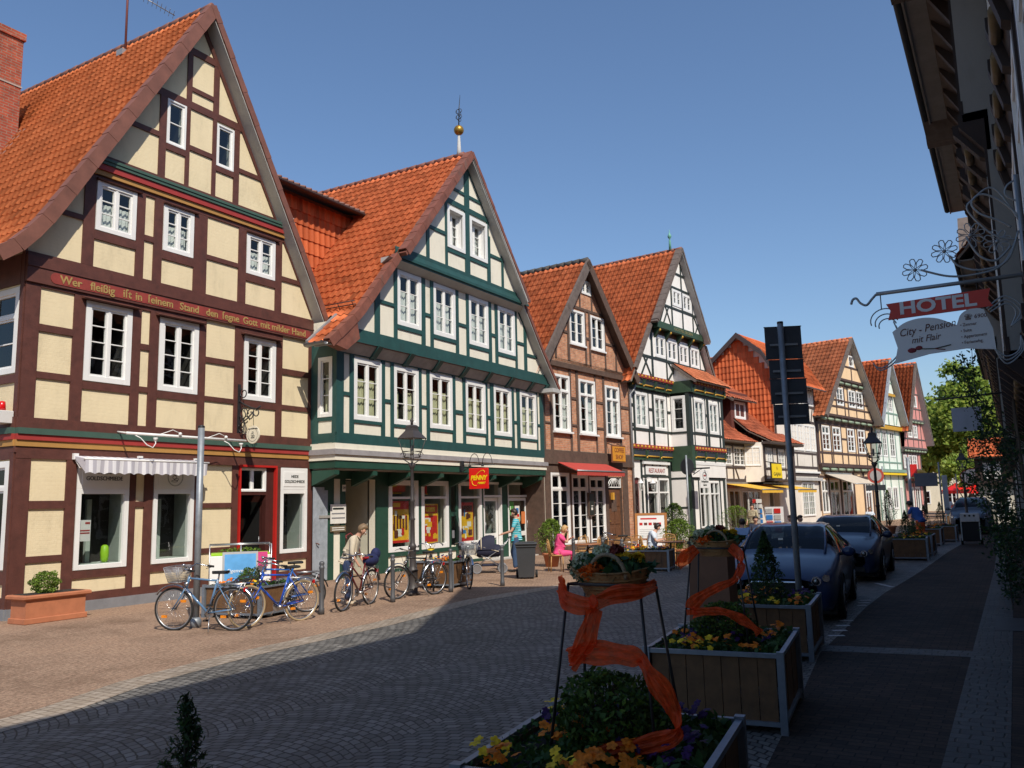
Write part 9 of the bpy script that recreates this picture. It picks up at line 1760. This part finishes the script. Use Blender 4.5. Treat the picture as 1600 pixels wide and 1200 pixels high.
# ------------------------------------------------------------------ trees and far end of the street
def tree(x, y, label, h_, crown, mats, seed, n=9000, size=.28, kind='broadleaf_tree', tr=.28):
    t = thing(kind, label, 'tree', (x, y, 0)); mb = MB(); zc = sum(c[2] for c in crown)/len(crown); mb.tube([(0, 0, 0), (.1, 0, zc*.4), (0, .1, zc)], [tr, tr*.75, tr*.35], 8, BRK); rg_ = random.Random(seed); P = []
    for (cx, cy, cz, rx, rz_) in crown:
        mb.tube([(0, 0, zc*.35), (cx*.5, cy*.5, (zc*.35+cz)/2), (cx, cy, cz)], [tr*.5, tr*.3, tr*.1], 6, BRK)
        nn = int(n*rx*rx*rz_/sum(c[3]**2*c[4] for c in crown)); ncl = max(10, nn//55)
        for _ in range(ncl):
            d = Vector((rg_.gauss(0, 1), rg_.gauss(0, 1), rg_.gauss(0, 1))).normalized()*rg_.random()**.38; c = (cx+d.x*rx, cy+d.y*rx, cz+d.z*rz_); s = rx*.16
            if rg_.random() < .3: mb.tube([(cx, cy, cz-rz_*.4), c], [tr*.08, .01], 4, BRK)
            P += [(c[0]+rg_.gauss(0, s), c[1]+rg_.gauss(0, s), c[2]+rg_.gauss(0, s*.7)) for _ in range(55)]
    mb.build('trunk', BRK, t); leafcloud(np.array(P), mats[0], size, seed, 'crown', t, flat=.6, two=mats[1], frac=.45); return t
tree(-3.6, 92, 'tall round green linden rising at the end of the street', 16, [(0, 0, 9, 3.6, 3.6), (.3, 0, 12, 2.4, 2.6), (-1.6, 0, 7, 2.8, 2.6), (2.3, 0, 8, 2.6, 2.8), (3.4, 0, 5.6, 2.2, 2.4)], (LT1, LT2), 3, 20000, .24)
tree(-8.2, 98, 'yellow green tree left of the tall linden, behind the pink house', 12, [(0, 0, 8.6, 3.0, 2.8), (1.6, 0, 6.5, 2.6, 2.4)], (LT3, LT2), 4, 9000, .24)
tree(-3.4, 76, 'small light leaved tree before the white far house', 7, [(0, 0, 3.9, 1.5, 1.3), (1.2, 0, 3.6, 1.2, 1.1), (-.8, 0, 3.1, 1.0, .9)], (LT2, LT1), 5, 3600, .15, tr=.12)
tree(-1.2, 80, 'dense green small tree beside the white umbrella, right of its twin', 7, [(0, 0, 4.2, 1.5, 1.5), (-1, 0, 5.2, 1.2, 1.3)], (LT1, LBOX2), 6, 3600, .16, tr=.14)
def simple_house(label, x, y, w, d, h, rh, wallm, tile, rz=0, wins=((1.2, 2.2),), base=None, wm=None, nwin=4, overhang=.4):
    t = thing('gabled_house', label, 'house', (x, y, 0), rz); ws = [((k+.5)*w/nwin-.5, (k+.5)*w/nwin+.5, a, b) for k in range(nwin) for a, b in wins]
    wall(t, [[(0, 0), (w, 0), (w, h), (0, h)]], ins(ws), 0, wallm); rooms(t, ins(ws), 0, d=.8); mb = MB(); mb.add([(0, 0, 0), (0, d, 0), (0, d, h), (0, d/2, h+rh), (0, 0, h)], [tuple(range(5))], wallm); mb.add([(w, 0, 0), (w, d, 0), (w, d, h), (w, d/2, h+rh), (w, 0, h)], [tuple(range(5))], wallm); mb.add([(0, d, 0), (w, d, 0), (w, d, h), (0, d, h)], [(0, 1, 2, 3)], wallm); mb.build('side_walls', wallm, t)
    for a, b, c, e in ws: window(t, a, b, c, e, 0, rows=2, fw=.1, glass=DGLASS)
    slope_x(t, -overhang, w+overhang, [(-overhang, h-.15), (d/2, h+rh)], tile, 'roof_slope', tw=.35, th=.45, amp=.03); slope_x(t, -overhang, w+overhang, [(d+overhang, h-.15), (d/2, h+rh)], tile, 'roof_slope', tw=.35, th=.45, amp=.03)
    if base: mb = MB(); mb.box(-.03, w+.03, -.03, .01, h*.5, h-.05, base) if not ws else None; mb.build('upper_cladding', base, t) if mb.v else None
    return t
simple_house('cream far house with orange roof closing the street behind the trees', -16, 112, 22, 9, 6.2, 4.0, plaster('far_cream', (.75, .68, .52), brickish=.05), TILE6, wins=((.8, 2.4), (3.6, 5.0)), nwin=8)
simple_house('orange roofed far house right of the cream one behind the umbrellas', 7, 108, 16, 9, 6.5, 4.0, P4, TILE6, wins=((.8, 2.4), (3.6, 5.0)), nwin=6)
simple_house('small cream ground floor under the dark boarded storey beyond the van', -1.95, 60, 7, 8, 2.45, .01, plaster('far_plaster', (.6, .55, .45)), TILE6, wins=((.5, 2.1),), nwin=3, overhang=.0)
t = thing('boarded_upper_house', 'dark boarded upper storey with white windows and orange roof beyond the van', 'house', (-2.0, 59.6, 0)); DB = M('dark_boarding', (.05, .03, .025)); ws = [(.45, .85, 2.8, 3.8), (1.0, 1.4, 2.8, 3.8), (2.2, 2.7, 2.8, 3.8)]; wall(t, [[(0, 2.5), (7.5, 2.5), (7.5, 4.3), (0, 4.3)]], ins(ws), 0, DB); rooms(t, ins(ws), 0, d=.8)
for w_ in ws: window(t, *w_, 0, rows=3, fw=.1)
mb = MB(); mb.add([(0, 0, 2.5), (0, 8, 2.5), (0, 8, 4.3), (0, 2, 5.3), (0, 0, 4.3)], [tuple(range(5))], DB); mb.box(0, 7.5, 0, 8, 2.45, 2.5, DB); mb.build('side_wall', DB, t); slope_x(t, -.3, 7.5, [(-.5, 4.1), (2, 5.4)], TILE6, 'roof_slope', tw=.3, th=.4)
for k, (x, y, m_, lb_) in enumerate(((-4.4, 84, SR, 'left red market umbrella at end of the street'), (-3.0, 86, SR, 'right red market umbrella at end of the street'), (-.6, 85, PW, 'white topped market umbrella right of the red ones'))):
    t = thing('market_umbrella', lb_, 'umbrella', (x, y, 0), 0, 'market umbrellas at the end of the street'); mb = MB(); n = 8; V = [(0, 0, 2.9)]+[(1.3*math.cos(2*math.pi*i/n), 1.3*math.sin(2*math.pi*i/n), 2.2) for i in range(n)]+[(1.3*math.cos(2*math.pi*i/n), 1.3*math.sin(2*math.pi*i/n), 1.95) for i in range(n)]; mb.add(V, [(0, 1+i, 1+(i+1) % n) for i in range(n)]+[(1+i, 9+i, 9+(i+1) % n, 1+(i+1) % n) for i in range(n)], m_); mb.build('canopy', m_, t); mb = MB(); mb.tube([(0, 0, 0), (0, 0, 2.9)], .03, 6, ZINC); mb.build('pole', ZINC, t)
t = thing('market_stall', 'red sided market stall with white goods at end of the street', 'stall', (-3.8, 83, 0)); mb = MB(); mb.box(-1.5, 1.5, 0, 1.2, .1, 1.0, SR); mb.box(1.7, 3.6, 0, 1.2, .1, 1.9, SR); mb.build('stall_body', SR, t); mb = MB(); mb.box(-1.5, 1.5, -.05, 1.25, 1.0, 1.06, PW); mb.box(-.4, .5, .2, .8, 1.06, 1.5, PW); mb.build('counter_top', PW, t)
t = thing('postcard_rack', 'rotating rack of red and blue cards before the yellow awning shop', 'rack', (-10.64, 41, 0)); mb = MB(); mb.tube([(0, 0, 0), (0, 0, 1.9)], .02, 6, ZINC); mb.build('pole', ZINC, t)
mb = MB(); rg_ = random.Random(2)
for k in range(6):
    for j in range(4): a = j*1.57+.4; mb.box(.14*math.cos(a)-.07, .14*math.cos(a)+.07, .14*math.sin(a)-.02, .14*math.sin(a)+.02, .5+k*.24, .68+k*.24, rg_.choice((PR, PBL, PW, PW, SOFF)))
mb.build('cards', None, t)
t = thing('newspaper_rack', 'white newspaper rack right of the postcard rack by the yellow awning shop', 'rack', (-10.0, 41.4, 0)); mb = MB(); mb.box(-.4, .4, 0, .3, 0, 1.5, WHITE); mb.build('rack_body', WHITE, t); mb = MB(); [mb.box(-.35+i*.38, -.05+i*.38, -.03, 0, .3+k*.3, .52+k*.3, (SOFF, PR, PBL)[(i+k) % 3]) for i in range(2) for k in range(4)]; mb.build('papers', None, t)
# ------------------------------------------------------------------ pieces that are separate in the world become separate parts
def split_loose(o, merge=1e-4):
    bm = bmesh.new(); bm.from_mesh(o.data); bmesh.ops.remove_doubles(bm, verts=bm.verts, dist=merge); bm.faces.ensure_lookup_table(); seen = set(); comps = []
    for f in bm.faces:
        if f.index in seen: continue
        st = [f]; seen.add(f.index); c = []
        while st:
            g = st.pop(); c.append(g)
            for v in g.verts:
                for h_ in v.link_faces:
                    if h_.index not in seen: seen.add(h_.index); st.append(h_)
        comps.append(c)
    for c in comps[1:]:
        vm = {}; V = []; F = []; mi = []
        for f in c:
            ids = []
            for v in f.verts:
                if v.index not in vm: vm[v.index] = len(V); V.append(v.co[:])
                ids.append(vm[v.index])
            F.append(ids); mi.append(f.material_index)
        me = bpy.data.meshes.new(o.name.split('.')[0]); me.from_pydata(V, [], F)
        for m_ in o.data.materials: me.materials.append(m_)
        me.polygons.foreach_set('material_index', mi); n = bpy.data.objects.new(o.name.split('.')[0], me); COL.objects.link(n); n.parent = o.parent; n.location = o.location; n.rotation_euler = o.rotation_euler
    bmesh.ops.delete(bm, geom=[f for c in comps[1:] for f in c], context='FACES'); bm.to_mesh(o.data); bm.free()
for o in list(bpy.data.objects):
    if o.type == 'MESH' and o.name.split('.')[0] in ('window_hoods', 'window_sills', 'overhang_brackets', 'bracket_heads', 'bay_side', 'eave_boards', 'display_shelf', 'back_leg', 'plinth', 'reflector', 'cards') and len(o.data.polygons) < 400: split_loose(o)
